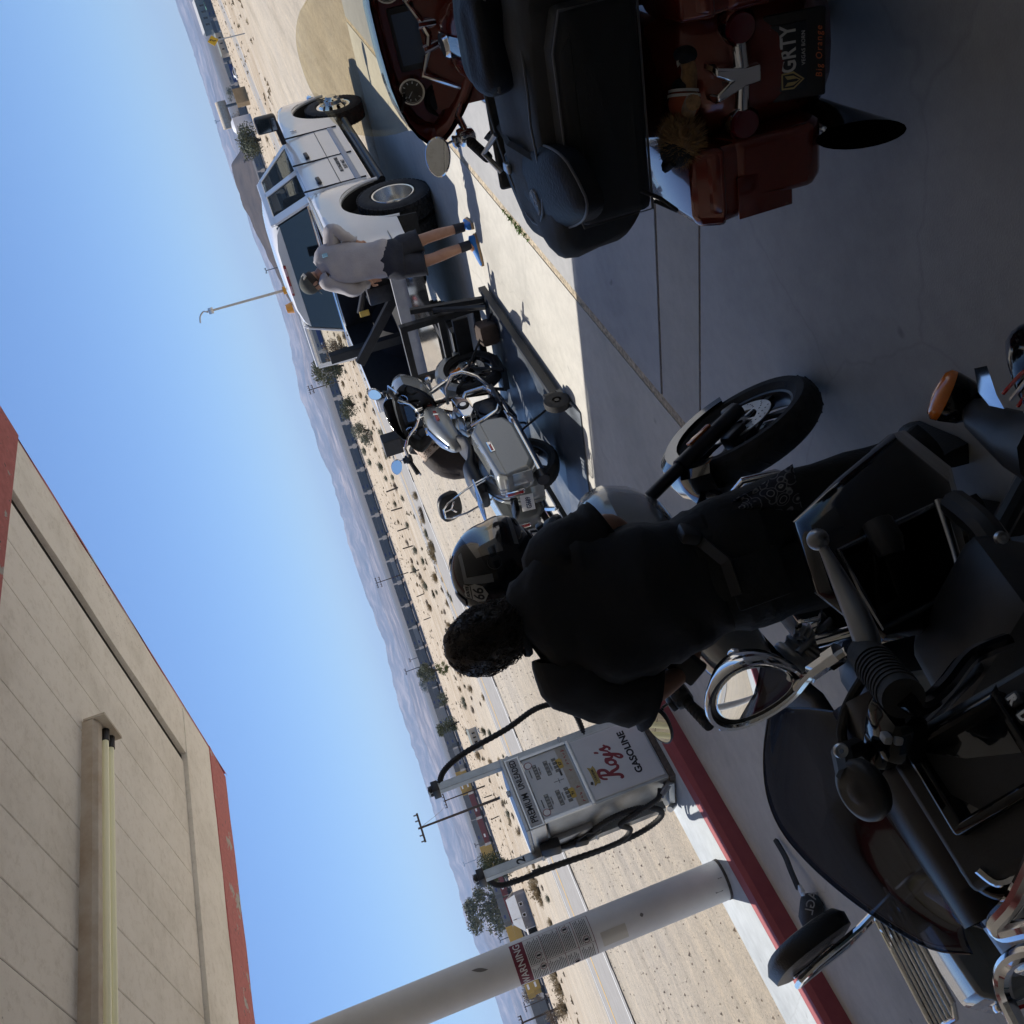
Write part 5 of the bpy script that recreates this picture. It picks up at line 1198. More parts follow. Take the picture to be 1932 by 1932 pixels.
# side pockets, each with piping and an outer vinyl panel
for s in (-1,):
    b_ = MB(); pts = [(-.25, .03), (-.25, .26), (-.15, .31), (.04, .30), (.12, .22), (.12, .03)]
    b_.loft([[V((x, .02+s*y, z)) for x, z in pts] for y in (.40,)]+[[V((x*.97, .02+s*.485, .16+(z-.16)*.92)) for x, z in pts], [V((x*.8-.01, .02+s*.51, .16+(z-.16)*.72)) for x, z in pts]]); pk = b_.build('side_pocket', vinyl, lug, bevel=.02, smooth=60)
    b_ = MB(); b_.tube([V((x*.99, .02+s*.483, .16+(z-.16)*.95)) for x, z in pts], .004, 6, closed=True); b_.build('pocket_piping', piping, pk)
LW = lug.matrix_basis.inverted() if False else (Matrix.Translation(lug.location) @ Matrix.Rotation(BA, 4, 'Z')).inverted()
zt_ = .765+.325; qd = [LW @ at(x, y, z=z) for x, y, z in ((942, 286, zt_-.03), (1051, 266, zt_-.005), (1128, 412, zt_-.03), (1010, 450, zt_-.08))]
def tpz(u, v, h=0):
    p = (qd[0]*(1-u)+qd[1]*u)*(1-v)+(qd[3]*(1-u)+qd[2]*u)*v; return p+V((0, 0, h+.028*(1-(2*u-1)**4)*(1-(2*v-1)**4)))
def sq(t, k): return .5+.5*math.copysign(abs(t)**k, t)
ang = [2*math.pi*k/32 for k in range(32)]
b_ = MB(); b_.loft([[tpz(sq(math.cos(a), .5)*1.0, sq(math.sin(a), .5), -.05)-V((0, 0, .0)) for a in ang]]+[[tpz(.5+(sq(math.cos(a), .5)-.5)*k, .5+(sq(math.sin(a), .5)-.5)*k, h) for a in ang] for k, h in ((1.0, -.005), (.97, .006), (.8, .010), (.5, .012), (.2, .013))]); pk = b_.build('top_flap', vinyl, lug, smooth=60)
b_ = MB(); b_.tube([tpz(sq(math.cos(a), .5), sq(math.sin(a), .5), .0) for a in ang], .004, 6, closed=True); b_.build('flap_piping', piping, pk)
ec = tpz(.52, .60, .016); EM = frame(ec, (qd[3]-qd[0]).normalized()*-.55+(qd[1]-qd[0]).normalized()*-.85 if False else -(qd[2]-qd[1]), -(qd[1]-qd[0]))
b_ = MB(EM); b_.prism([(-.032, .040), (.032, .040), (.036, .01), (.024, -.028), (0, -.044), (-.024, -.028), (-.036, .01)], 'Z', -.004, .002, 0); b_.prism([(-.028, .036), (.028, .036), (.031, .01), (.02, -.025), (0, -.039), (-.02, -.025), (-.031, .01)], 'Z', .002, .003, 1)
em = b_.build('shield_emblem', [mat('rubber emblem edge', (.3, .3, .31), .5), blackplastic], pk, smooth=0)
text('ONE', .026, mat('pale emblem print', (.4, .4, .41), .5), EM @ Matrix.Translation((0, -.010, .0032)), em, bold=.0008); text('1', .03, piping, EM @ Matrix.Translation((0, .019, .0032)), em)
b_ = MB(); pts = [(-.30, .03), (-.30, .26), (-.2, .29), (.2, .29), (.30, .26), (.30, .03)]
b_.loft([[V((-.25, y, z)) for y, z in pts], [V((-.325, y*.97, .16+(z-.16)*.95)) for y, z in pts], [V((-.35, y*.85, .16+(z-.16)*.75)) for y, z in pts]]); rp = b_.build('rear_pocket', cordura, lug, bevel=.02)
b_ = MB(); b_.tube([V((-.326, y*.97, .16+(z-.16)*.955)) for y, z in pts], .004, 6, closed=True); b_.build('pocket_piping', piping, rp)
b_ = MB(); pts = [V((-.0+.37*math.cos(a)*.62, .0+.36*math.sin(a), .345-.03*abs(math.sin(a)))) for a in [2*math.pi*k/28 for k in range(28)]]; b_.tube(pts, .004, 6, closed=True); b_.build('top_piping', piping, lug)
softbox(Matrix.Translation((.06, -.20, .36)), (.30, .30, .12), 4, .012, 9).build('top_pocket', vinyl, lug, smooth=70)
b_ = MB(); b_.tube([(.19, -.33, .375), (.19, -.07, .375), (-.07, -.07, .375), (-.07, -.33, .375)], .005, 6, closed=True); b_.build('top_pocket_piping', piping, lug)
for (a, b, c) in (((-.29, .12, .31), (0, .1, .35), (.28, .12, .30)),):
    b_ = MB(); b_.tube([a, b, c], .012, 4); b_.build('strap', rubber, lug, smooth=0)
b_ = MB(); b_.tube([(-.40, .20, .10), (-.44, .22, .06), (-.46, .26, .02), (-.42, .28, .0), (-.40, .24, .06)], .006, 6); b_.build('pull_loop', rubber, lug)
b_ = MB(); b_.tube([(.2, .12, .34), (.24, .18, .38), (.2, .24, .34)], .010, 6); b_.box((.1, .2, .345), (.05, .03, .015), bev=.004); b_.build('buckle', steel, lug)
dry = empty('dry_bag', BL(.255, -.02, .745), BA, 'charcoal roll top bag with strap lying across the orange seat before the big bag', 'bag')
softbox(Matrix.Translation((.02, .05, .15)) @ Matrix.Rotation(R_(18), 4, 'Y'), (.22, .72, .27), 3, .03, 17).build('bag_body', greyb, dry, smooth=80)
b_ = MB(); b_.loft([[V((-.10+q[0], y, .10+q[1])) for q in ((0, 0), (.03, .25), (.06, .24), (.04, 0))] for y in (-.30, .0, .40)]); b_.build('roll_flap', greyb, dry, bevel=.012)
for y in (-.18, .22):
    b_ = MB(); b_.tube([(-.12, y, .12), (-.06, y+.02, .31), (.06, y+.03, .33), (.16, y, .22)], .014, 4); b_.build('strap', rubber, dry, smooth=0)
b_ = MB(); b_.box((.06, .05, .302), (.10, .16, .004), (0, .3, .2)); b_.build('printed_patch', mat('worn yellow patch', (.33, .28, .17), .8, var=.5, vscale=60), dry, smooth=0)

# plush lion on the left saddlebag
fur = mat('tan brown fur', (.34, .20, .095), .9, var=.35, vscale=60, sheen=.4); furd = mat('light mane fur', (.42, .27, .13), .9, var=.4, vscale=80); jersey = mat('orange jersey cloth', (.42, .10, .045), .85, bump=.3, bscale=300); navy = mat('navy cloth', (.016, .018, .026), .85, bump=.3, bscale=300)
pz_ = .655
hp, bp0 = at(1288, 255, z=pz_+.02), at(1290, 196, z=pz_)
PM = frame((hp+bp0)/2+V((0, 0, .0)), (bp0-hp), (0, 0, 1).__class__((0, 0, 1)) if False else V((0, 0, 1)).cross(bp0-hp)) 
pl = bpy.data.objects.new('plush_toy', None); COL.objects.link(pl); pl.matrix_world = PM; pl.empty_display_size = .05
tag(pl, 'brown furry plush lion in orange shirt and black cap lying on the orange saddlebag', 'plush toy')
b_ = MB(); b_.ell((-.055, 0, .005), (.062, .06, .055)); b_.ell((-.04, .0, .045), (.03, .03, .025)); b_.ell((.05, 0, -.005), (.055, .045, .04))
for s in (-1, 1):
    b_.tube([(.02, s*.035, 0), (.04, s*.075, .01), (.035, s*.10, .015)], [.022, .02, .022], 10); b_.tube([(.085, s*.02, -.005), (.13, s*.035, 0), (.15, s*.04, .01)], [.026, .024, .022], 10)
body = b_.build('body', fur, pl, smooth=80)
b_ = MB(); rnd = random.Random(5)
for k in range(1500):
    a, h = rnd.uniform(0, 6.283), rnd.uniform(-1, 1); d = V((h, math.sqrt(1-h*h)*math.cos(a), math.sqrt(1-h*h)*math.sin(a)))
    p = V((-.055, 0, .005))+V((d.x*.06, d.y*.058, d.z*.053)); tip = p+(d+V((.35, rnd.uniform(-.5, .5), rnd.uniform(-.5, .5)))).normalized()*rnd.uniform(.018, .036); sd = d.cross(V((rnd.random(), rnd.random(), rnd.random()))).normalized()*.0022
    b_.face([p-sd, p+sd, tip])
b_.build('mane', furd, pl, smooth=0, merge=False)
b_ = MB(); b_.ell((-.085, 0, .018), (.048, .052, .048), (0, -.4, 0)); b_.tube([(-.12, -.03, .04), (-.135, 0, .05), (-.12, .03, .04)], .012, 6); cp = b_.build('cap', mat('black cap cloth', (.03, .03, .033), .85, bump=.3, bscale=200), pl, smooth=80)
b_ = MB(); b_.lathe([(.0, .004), (.014, .006), (.02, 0), (.014, -.005)], (-.04, -.062, .02), 'Y', 18); b_.build('ear', fur, pl)
b_ = MB(); b_.ell((.045, 0, -.002), (.046, .050, .046)); b_.build('shirt', jersey, pl, smooth=80)
b_ = MB(); b_.lathe([(.049, -.004), (.0495, .004)], (.062, 0, -.002), 'X', 30); b_.lathe([(.047, -.004), (.0475, .004)], (.075, 0, -.002), 'X', 30); b_.build('shirt_stripe', white, pl)
b_ = MB(); b_.ell((.088, 0, -.004), (.03, .045, .04)); b_.build('trousers', navy, pl, smooth=80)
for s in (-1, 1):
    b_ = MB(); b_.ell((.165, s*.045, .018), (.024, .03, .036)); sh = b_.build('shoe', navy, pl, smooth=80)
    b_ = MB()
    for k in range(3): b_.box((.143+.004*k, s*.045+.02-.012*k, .03+.006*k), (.006, .022, .003), (0, 0, .5))
    b_.build('laces', white, sh, smooth=0)
# ------------------------------------------------------------------ black touring bike in the near shade (bars, dash and shield towards the lens)
def A(x, y, d): return at(x, y, d=d)
blackgloss0 = blackgloss; blackgloss = mat('gloss black fairing', (.005, .005, .006), .1, spec=.25, coat=.35)
root3 = empty('touring_motorcycle', A(1800, 1450, 1.25).xy.to_3d(), 0, 'gloss black touring motorcycle close by with tinted windshield and dark dash screen', 'motorcycle')
O3 = V(root3.location)
L3 = Matrix.Translation(-O3)
def W(x, y, d): return A(x, y, d)-O3
P = lambda b_, n, m, par=root3, **k: b_.build(n, m, par, **k)
smoke = bpy.data.materials.new('smoke tinted shield'); smoke.use_nodes = True; N = smoke.node_tree.nodes; L = smoke.node_tree.links; N.remove(N['Principled BSDF'])
tb_ = nd(N, 'BsdfTransparent'); tb_.inputs['Color'].default_value = (.22, .24, .29, 1); gl_ = nd(N, 'BsdfGlossy', Roughness=.06); gl_.inputs['Color'].default_value = (.9, .92, 1, 1); fz = nd(N, 'Fresnel', IOR=1.4); mx = nd(N, 'MixShader')
mx.inputs[0].default_value = .07; L.new(tb_.outputs[0], mx.inputs[1]); L.new(gl_.outputs[0], mx.inputs[2]); L.new(mx.outputs[0], N['Material Output'].inputs['Surface'])
# windshield: loft from base curve to rim curve
base = [(1592, 1345, 1.55), (1622, 1400, 1.52), (1655, 1455, 1.49), (1690, 1510, 1.46), (1725, 1565, 1.43), (1760, 1620, 1.40), (1795, 1672, 1.37), (1832, 1722, 1.35), (1856, 1752, 1.33)]
rim = [(1452, 1345, 1.64), (1441, 1420, 1.66), (1446, 1495, 1.67), (1470, 1560, 1.66), (1515, 1618, 1.64), (1580, 1678, 1.60), (1662, 1738, 1.54), (1755, 1790, 1.46), (1832, 1800, 1.38)]
def cat(P_, n=4):
    out = []
    for i in range(len(P_)-1):
        a, b, c, d = P_[max(0, i-1)], P_[i], P_[i+1], P_[min(len(P_)-1, i+2)]
        for k in range(n):
            t = k/n; out.append(.5*((2*b)+(c-a)*t+(2*a-5*b+4*c-d)*t*t+(3*b-a-3*c+d)*t**3))
    return out+[P_[-1]]
bc, rc = cat([W(*q) for q in base]), cat([W(*q) for q in rim])
b_ = MB(); rows = []
for k in range(9):
    t = k/8; rows.append([p.lerp(q, t)+CF*(.045*math.sin(math.pi*t)) for p, q in zip(bc, rc)])
b_.loft(rows, closed=False, cap=False); ws = P(b_, 'windshield', smoke, smooth=180); m_ = ws.modifiers.new('s', 'SOLIDIFY'); m_.thickness = .004
b_ = MB(); b_.tube(rc, .0013, 6); P(b_, 'shield_edge', blackgloss, ws)
# fairing shell below the shield
up3 = V((0, 0, 1))
b_ = MB(); out = [W(*q)+CF*.015 for q in base]; inn = [W(*q) for q in ((1665, 1290, 1.32), (1690, 1350, 1.31), (1703, 1408, 1.31), (1728, 1462, 1.29), (1758, 1515, 1.27), (1790, 1560, 1.25), (1815, 1590, 1.235), (1850, 1650, 1.22), (1890, 1720, 1.22))]
mid = [p.lerp(q, .45)+V((0, 0, .035)) for p, q in zip(out, inn)]
o2, m2, i2 = cat(out), cat(mid), cat(inn)
b_.loft([[p+V((0, 0, -.16))+CF*.05 for p in o2], o2, [p.lerp(q, .5)+V((0, 0, .012)) for p, q in zip(o2, m2)], m2, [p.lerp(q, .5)+V((0, 0, .010)) for p, q in zip(m2, i2)], i2, [p+V((0, 0, -.03))-CF*.0 for p in i2]], closed=False, cap=False); P(b_, 'fairing', mat('satin black fairing', (.006, .006, .008), .32, spec=.18), smooth=60)
# dash panel with screen, buttons
c4 = [W(1704.6, 1409.8, 1.30), W(1885, 1303, 1.20), W(1990, 1470, 1.10), W(1806.9, 1576, 1.215)]
ex, ey = (c4[1]-c4[0]), (c4[3]-c4[0]); DMx = frame(c4[0], ey, -ex) if False else None
nx_ = ex.cross(ey).normalized()
if nx_.dot(CF) > 0: nx_ = -nx_
def dp_(u, v, h=0): 
    p = (c4[0]*(1-u)+c4[1]*u)*(1-v)+(c4[3]*(1-u)+c4[2]*u)*v
    return p+nx_*h
def patch(b_, u0, u1, v0, v1, h0, h1, mi=None):
    q = ((u0, v0), (u1, v0), (u1, v1), (u0, v1)); b_.loft([[dp_(u, v, h0) for u, v in q], [dp_(u, v, h1) for u, v in q]], mi=mi)
b_ = MB(); patch(b_, -.25, 1.3, -.16, 1.5, -.10, -.012); P(b_, 'dash_panel', blackplastic, bevel=.012)
b_ = MB()
for u0, u1, v0, v1 in ((0, 1, 0, .10), (0, 1, .90, 1.02), (0, .13, 0, 1), (.90, 1, 0, 1)): patch(b_, u0, u1, v0, v1, -.03, .010)
bz = P(b_, 'screen_bezel', blackgloss, bevel=.006)
b_ = MB(); patch(b_, .12, .92, .09, .92, -.02, -.006); P(b_, 'dash_screen', mat('black mirror screen', (.006, .007, .008), .05, coat=1), bz, smooth=0)
for k, t in enumerate(('R', 'D', 'O')):
    b_ = MB(); v = .10+k*.20; patch(b_, 1.02, 1.16, v, v+.16, -.02, .012); bt = P(b_, 'dash_button', blackplastic, bevel=.006)
    ctr = dp_(1.09, v+.08, .0125); text(t, .016, white, frame(ctr, ey, -ex) if (ey.cross(-ex)).dot(nx_) > 0 else frame(ctr, ey, ex), bt, bold=.0008)
ctr = W(1873, 1600, 1.20); nrm = (nx_+V((0, 0, .4))).normalized()
MS = frame(ctr, ey, nrm.cross(ey)); b_ = MB(MS)
b_.lathe([(.0, .012), (.03, .010), (.05, .0), (.054, .006), (.062, .004), (.066, -.03)], axis='Z', seg=36); P(b_, 'speaker_pod', blackgloss, smooth=70)
b_ = MB(); b_.tube(cat([W(1845, 1640, 1.19), W(1880, 1665, 1.18), W(1915, 1655, 1.17), W(1945, 1620, 1.16)]), .006, 6); P(b_, 'pod_trim', chrome)
# right mirror
mc = A(1425, 1308, 1.5); vdir = (mc-V((0, 0, H))).normalized(); tgt = V((-2.6, 6.9, .22)); rdir = (tgt-mc).normalized(); mn = (rdir-vdir).normalized()
xx = (A(1600, 1290, 1.5)-mc); xx = (xx-mn*xx.dot(mn)).normalized(); yy = mn.cross(xx)
fx = (93.6/FPX*1.5)/max(.3, abs((xx).dot(CX))); fy = (71/FPX*1.5)/max(.3, abs(yy.dot(CY)))
MM = frame(mc-O3, xx, yy)
def egg3(sc, z): return [V(((math.cos(t)*fx*(1.0))*sc, (math.sin(t)*fy*(1-.28*math.cos(t)+.04))*sc, z)) for t in [2*math.pi*k/40 for k in range(40)]]
b_ = MB(MM); b_.loft([egg3(.3, -.05), egg3(.75, -.04), egg3(.99, -.012), egg3(1.03, .0), egg3(1.0, .005), egg3(.93, .004), egg3(.91, -.003)], capb=(True, False)); ms = P(b_, 'mirror', chrome, smooth=60)
b_ = MB(MM); b_.loft([egg3(.92, -.002), egg3(.84, -.004)], cap=False); P(b_, 'mirror_seal', blackplastic, ms)
b_ = MB(MM); b_.loft([egg3(q_, -.0035+.0045*(1-q_*q_)) for q_ in (.88, .75, .6, .45, .3, .15, .02)]); P(b_, 'mirror_glass', mirror_m, ms, smooth=180)
b_ = MB(); b_.tube(cat([W(1505, 1300, 1.5), W(1528, 1272, 1.47), W(1560, 1252, 1.44), W(1600, 1228, 1.41)]), [.009]*13, 8); b_.tube([W(1532, 1268, 1.455), W(1572, 1240, 1.425)], .0135, 8, mi=0); b_.tube([W(1563, 1246, 1.43), W(1584, 1232, 1.415)], .017, 8, mi=0); P(b_, 'mirror_stem', chrome)
b_ = MB(); b_.ell(W(1386, 1237, 1.51), (.012, .012, .012)); P(b_, 'mirror_screw', chrome, ms)
# grip, lever, switch box, bars
b_ = MB(); g0, g1 = W(1632, 1232, 1.37), W(1705, 1318, 1.22); b_.cyl(g0, g1, .026, .028, 24)
for k in range(9): b_.cyl(g0.lerp(g1, .28+k*.07), g0.lerp(g1, .31+k*.07), .0295, seg=24)
P(b_, 'grip', rubber)
b_ = MB(); lv = cat([W(1640, 1222, 1.36), W(1622, 1172, 1.38), W(1592, 1110, 1.41), W(1562, 1050, 1.43), W(1547, 1022, 1.44)]); b_.tube(lv, [.018, .019, .0195, .019, .0185, .018, .0172, .016, .0148, .0135, .012, .0105, .009, .008, .008, .008, .008], 12); b_.ell(W(1543, 1018, 1.44), (.017, .017, .017)); P(b_, 'brake_lever', mat('satin lever', (.26, .27, .29), .3, .9))
b_ = MB(); b_.box(W(1690, 1375, 1.30), (.09, .07, .06), (.3, .2, .4), bev=.018, mi=0); b_.box(W(1662, 1440-30, 1.33), (.05, .05, .04), (.3, .2, .4), bev=.012, mi=0)
for k in range(2): b_.box(W(1672+20*k, 1392+2*k, 1.26), (.018, .012, .012), (.3, .2, .4), bev=.003, mi=1)
P(b_, 'switch_box', [blackgloss, mat('worn switch print', (.35, .36, .38), .4)])
b_ = MB(); b_.tube(cat([g1, W(1735, 1335, 1.24), W(1780, 1300, 1.30), W(1830, 1240, 1.38), W(1900, 1210, 1.42)]), .013, 10); P(b_, 'handlebar', blackgloss)
b_ = MB(); b_.tube(cat([W(1650, 1250, 1.38), W(1600, 1330, 1.42), W(1590, 1400, 1.44), W(1640, 1440, 1.38)]), .008, 8); P(b_, 'brake_hose', rubber)
# phone mount knob
b_ = MB(); b_.tube([W(1650, 1450, 1.36), W(1612, 1412, 1.33), W(1590, 1420, 1.31), W(1600, 1462, 1.28)], .016, 8); P(b_, 'mount_arm', blackplastic)
kc = W(1621, 1494, 1.27); kn = (V((0, 0, 1))-CF*.35+CX*-.15).normalized(); b_ = MB(frame(kc, kn.cross(CY).cross(kn) if False else CY.cross(kn), kn.cross(CY.cross(kn))))
b_.lathe([(0, .010), (.012, .010), (.016, .006), (.030, .008), (.040, .003), (.043, -.006), (.040, -.018), (.02, -.03)], axis='Z', seg=36); P(b_, 'phone_mount', blackplastic, smooth=60)
b_ = MB(frame(W(1586, 1416, 1.27), CX, CY)); b_.lathe([(.0035, .003), (.009, .004), (.0105, 0), (.009, -.004)], axis='Z', seg=20); P(b_, 'mount_bolt', alu)
# lower fairing with glove box and its chrome guard
b_ = MB(); q = [W(1503, 985, 1.92), W(1590, 900, 1.98), W(1687, 818, 2.04), W(1790, 900, 2.0), W(1835, 1080, 1.95), W(1760, 1190, 1.86), W(1660, 1215, 1.80), W(1545, 1120, 1.82)]
ctr = sum(q, V())/8; inr = [ctr+(p-ctr)*.9-CF*.03 for p in q]; bk_ = [ctr+(p-ctr)*.95+CF*.20+V((0, 0, -.12)) for p in q]
b_.loft([bk_, [p+CF*.03 for p in q], q, inr], capb=(True, False)); hole = [W(1582, 1040, 1.85), W(1764, 952, 1.93), W(1812, 1112, 1.88), W(1664, 1186, 1.79)]
h8 = [hole[0].lerp(hole[3], .35), hole[0], hole[1].lerp(hole[0], .55), hole[1], hole[1].lerp(hole[2], .5), hole[2], hole[2].lerp(hole[3], .5), hole[3]]
h8 = [hole[0], hole[0].lerp(hole[1], .5), hole[1], hole[1].lerp(hole[2], .5), hole[2], hole[2].lerp(hole[3], .5), hole[3], hole[3].lerp(hole[0], .5)]
b_.loft([inr, h8], cap=False); b_.loft([h8, [ctr+(p-ctr)*.92+CF*.10 for p in h8]], capb=(False, True)); lfr = P(b_, 'lower_fairing', blackgloss, smooth=50)
b_ = MB(); b_.tube(h8, .007, 8, closed=True); P(b_, 'glove_box_rim', mat('satin dark chrome', (.3, .31, .33), .22, 1), lfr)
b_ = MB(); b_.tube([W(1655, 985, 1.88), W(1672, 1022, 1.86), W(1682, 1048, 1.85)], [.03, .034, .026], 12); P(b_, 'glove_box_latch', blackplastic, lfr, smooth=70)
b_ = MB(); b_.tube(cat([W(1770, 945, 1.92), W(1800, 1040, 1.86), W(1820, 1120, 1.80), W(1850, 1200, 1.72), W(1845, 1260, 1.66), W(1800, 1310, 1.58), W(1745, 1370, 1.5)]), .010, 12); P(b_, 'engine_guard', mat('satin dark chrome', (.3, .31, .33), .22, 1))
b_ = MB(); b_.tube(cat([W(1800, 950, 1.9), W(1860, 1000, 1.8), W(1910, 1080, 1.75), W(1990, 1120, 1.7)]), .03, 10); b_.tube(cat([W(1950, 880, 1.9), W(1880, 1010, 1.85), W(1850, 1060, 1.85)]), .022, 10); b_.box(W(1900, 1200, 1.75), (.25, .3, .2), (.4, .3, .2), bev=.04); P(b_, 'engine', blackplastic)
for px, py, d in ((1855, 1128, 1.7), (1915, 1140, 1.66), (1890, 1015, 1.7), (1840, 1142, 1.72)):
    b_ = MB(frame(W(px, py, d), CX, CY)); b_.lathe([(0, .004), (.005, .006), (.011, .004), (.013, -.004)], axis='Z', seg=14); P(b_, 'bolt', steel)
# clutch side seen past the pod
b_ = MB(); b_.tube(cat([W(1980, 1560, 1.1), W(1920, 1690, 1.16), W(1880, 1740, 1.2), W(1893, 1760, 1.2), W(1935, 1752, 1.16), W(1990, 1740, 1.12)]), .012, 10); P(b_, 'clutch_lever', chrome)
b_ = MB(); b_.tube(cat([W(1990, 1790, 1.25), W(1925, 1800, 1.32), W(1893, 1830, 1.36), W(1896, 1880, 1.36), W(1935, 1960, 1.3)]), .012, 10); P(b_, 'left_guard', chrome)
# rest of the machine below and behind the bars
hd3 = V((math.cos(R_(95)), math.sin(R_(95)), 0)); bx = V((0, 0, 0)); M3 = Matrix.Translation(-hd3*1.10) @ Matrix.Rotation(R_(95), 4, 'Z')
wheel_parts(root3, M3 @ Matrix.Translation((-.15, 0, .325)), .325, .18, 5, darkmetal, 'rear_wheel', 'R'); wheel_parts(root3, M3 @ Matrix.Translation((1.38, 0, .33)), .33, .13, 5, darkmetal, 'front_wheel', 'B')
b_ = MB(M3); rows = [ringpts((x, 0, z), w_, h_, 20, 2.6) for x, z, w_, h_ in ((.95, .86, .08, .05), (.85, .87, .15, .12), (.6, .85, .165, .12), (.4, .8, .10, .08), (.3, .77, .04, .04))]; b_.loft(rows); P(b_, 'fuel_tank', blackgloss, smooth=60)
b_ = MB(M3); rows = [ringpts((x, 0, z), w_, h_, 20, 3) for x, z, w_, h_ in ((.42, .74, .08, .04), (.2, .71, .18, .045), (-.1, .73, .17, .05), (-.35, .76, .12, .04))]; b_.loft(rows); P(b_, 'seat', leather, smooth=60)
b_ = MB(M3); b_.box((.52, 0, .42), (.55, .32, .4), bev=.06); b_.cyl((1.36, .09, .33), (1.08, .08, .9), .03); b_.cyl((1.36, -.09, .33), (1.08, -.08, .9), .03); P(b_, 'frame', darkmetal)

# second black machine, only its raised tail in the frame
bk5 = empty('motorcycle', A(1990, 760, 1.42).xy.to_3d(), 0, 'gloss black motorcycle with red pinstripes and amber signal at the edge of the frame', 'motorcycle')
O5 = V(bk5.location)
def W5(x, y, d): return A(x, y, d)-O5
b_ = MB(); b_.loft([[W5(*q) for q in r] for r in (((1868, 650, 1.66), (1900, 590, 1.62), (1990, 560, 1.56), (2050, 700, 1.5)), ((1872, 690, 1.58), (1915, 640, 1.5), (2050, 640, 1.44), (2060, 760, 1.42)), ((1885, 730, 1.54), (1930, 690, 1.46), (2060, 700, 1.40), (2065, 800, 1.38)), ((1915, 800, 1.5), (1960, 780, 1.44), (2060, 790, 1.4), (2080, 850, 1.38)))]); tail = b_.build('tail_cowl', blackgloss, bk5, sub=2)
for k in range(4):
    b_ = MB(); b_.tube([W5(1893+14*k, 742+12*k, 1.52-.01*k), W5(1925+14*k, 706+8*k, 1.47-.01*k), W5(1975, 690-20+12*k, 1.43)], .0035, 6); b_.build('pinstripe', [redlens, steel][k % 2], tail)
b_ = MB(); b_.loft([[W5(*q) for q in r] for r in (((1838, 695, 1.75), (1862, 690, 1.72), (1870, 700, 1.75)), ((1846, 740, 1.70), (1880, 745, 1.66), (1885, 740, 1.7)), ((1870, 770, 1.66), (1905, 790, 1.62), (1905, 775, 1.66)))]); b_.build('chrome_bracket', chrome, bk5, smooth=60)
sc_ = W5(1800, 752, 1.76); ld = (-CX*.92+CY*.38+CF*.25).normalized(); sx_ = ld.orthogonal().normalized()
b_ = MB(frame(sc_, sx_, ld.cross(sx_))); b_.lathe([(0, -.055), (.025, -.047), (.042, -.02), (.048, .008), (.048, .016)], axis='Z', seg=32); sg = b_.build('turn_signal', blackgloss, bk5, smooth=70)
b_ = MB(frame(sc_, sx_, ld.cross(sx_))); b_.lathe([(.049, .014), (.049, .024), (.04, .034), (0, .04)], axis='Z', seg=32); b_.build('signal_lens', amber, sg, smooth=70)
b_ = MB(); b_.tube([sc_-ld*.03, W5(1850, 790, 1.70), W5(1920, 830, 1.62), W5(2000, 850, 1.5)], [.02, .03, .05, .07], 10); b_.build('signal_stalk', blackplastic, bk5, smooth=60)
h5 = V((math.cos(R_(-120)), math.sin(R_(-120)), 0)); M5 = Matrix.Translation(h5*.12) @ Matrix.Rotation(R_(-120), 4, 'Z')
wheel_parts(bk5, M5 @ Matrix.Translation((0, 0, .325)), .325, .18, 5, darkmetal, 'rear_wheel', 'R'); wheel_parts(bk5, M5 @ Matrix.Translation((1.55, 0, .33)), .33, .13, 5, darkmetal, 'front_wheel', 'B')
b_ = MB(M5); b_.loft([ringpts((x, 0, z), w_, h_, 20, 3) for x, z, w_, h_ in ((1.0, .86, .08, .05), (.85, .86, .15, .10), (.6, .80, .15, .09), (.4, .72, .18, .05), (.1, .74, .17, .05), (-.05, .80, .13, .06))]); b_.build('seat_and_tank', blackgloss, bk5, smooth=60)
b_ = MB(M5); b_.box((.72, 0, .42), (.6, .3, .42), bev=.06); b_.cyl((1.55, .1, .33), (1.2, .08, .95), .03); b_.cyl((1.55, -.1, .33), (1.2, -.08, .95), .03); b_.tube([(1.15, -.4, 1.02), (1.2, -.1, .98), (1.2, .1, .98), (1.15, .4, 1.02)], .015, 8); b_.cyl((0, .1, .33), (.4, .12, .45), .03); b_.cyl((0, -.1, .33), (.4, -.12, .45), .03); b_.tube([(0, 0, .4), (-.08, 0, .8)], .05, 8); b_.build('frame', darkmetal, bk5)
# ------------------------------------------------------------------ people
skin_m = mat('tanned skin', (.36, .19, .125), .5, var=.12, vscale=14, col2=(.42, .24, .165))
def skinmesh(J, Ed, rad, root_j, sub=2):
    """continuous surface grown round a skeleton: J name->point, Ed edges, rad name->radius (or pair)"""
    names = list(J); me = bpy.data.meshes.new('body'); me.from_pydata([J[n] for n in names], [(names.index(a), names.index(b)) for a, b in Ed], [])
    o = bpy.data.objects.new('body', me); COL.objects.link(o)
    o.modifiers.new('skin', 'SKIN'); sv = me.skin_vertices[0].data
    for i, n in enumerate(names):
        r = rad[n]; sv[i].radius = r if isinstance(r, tuple) else (r, r); sv[i].use_root = n == root_j
    u = o.modifiers.new('sub', 'SUBSURF'); u.levels = sub; u.render_levels = sub
    dg = bpy.context.evaluated_depsgraph_get(); m2 = bpy.data.meshes.new_from_object(o.evaluated_get(dg)); bpy.data.objects.remove(o); return m2
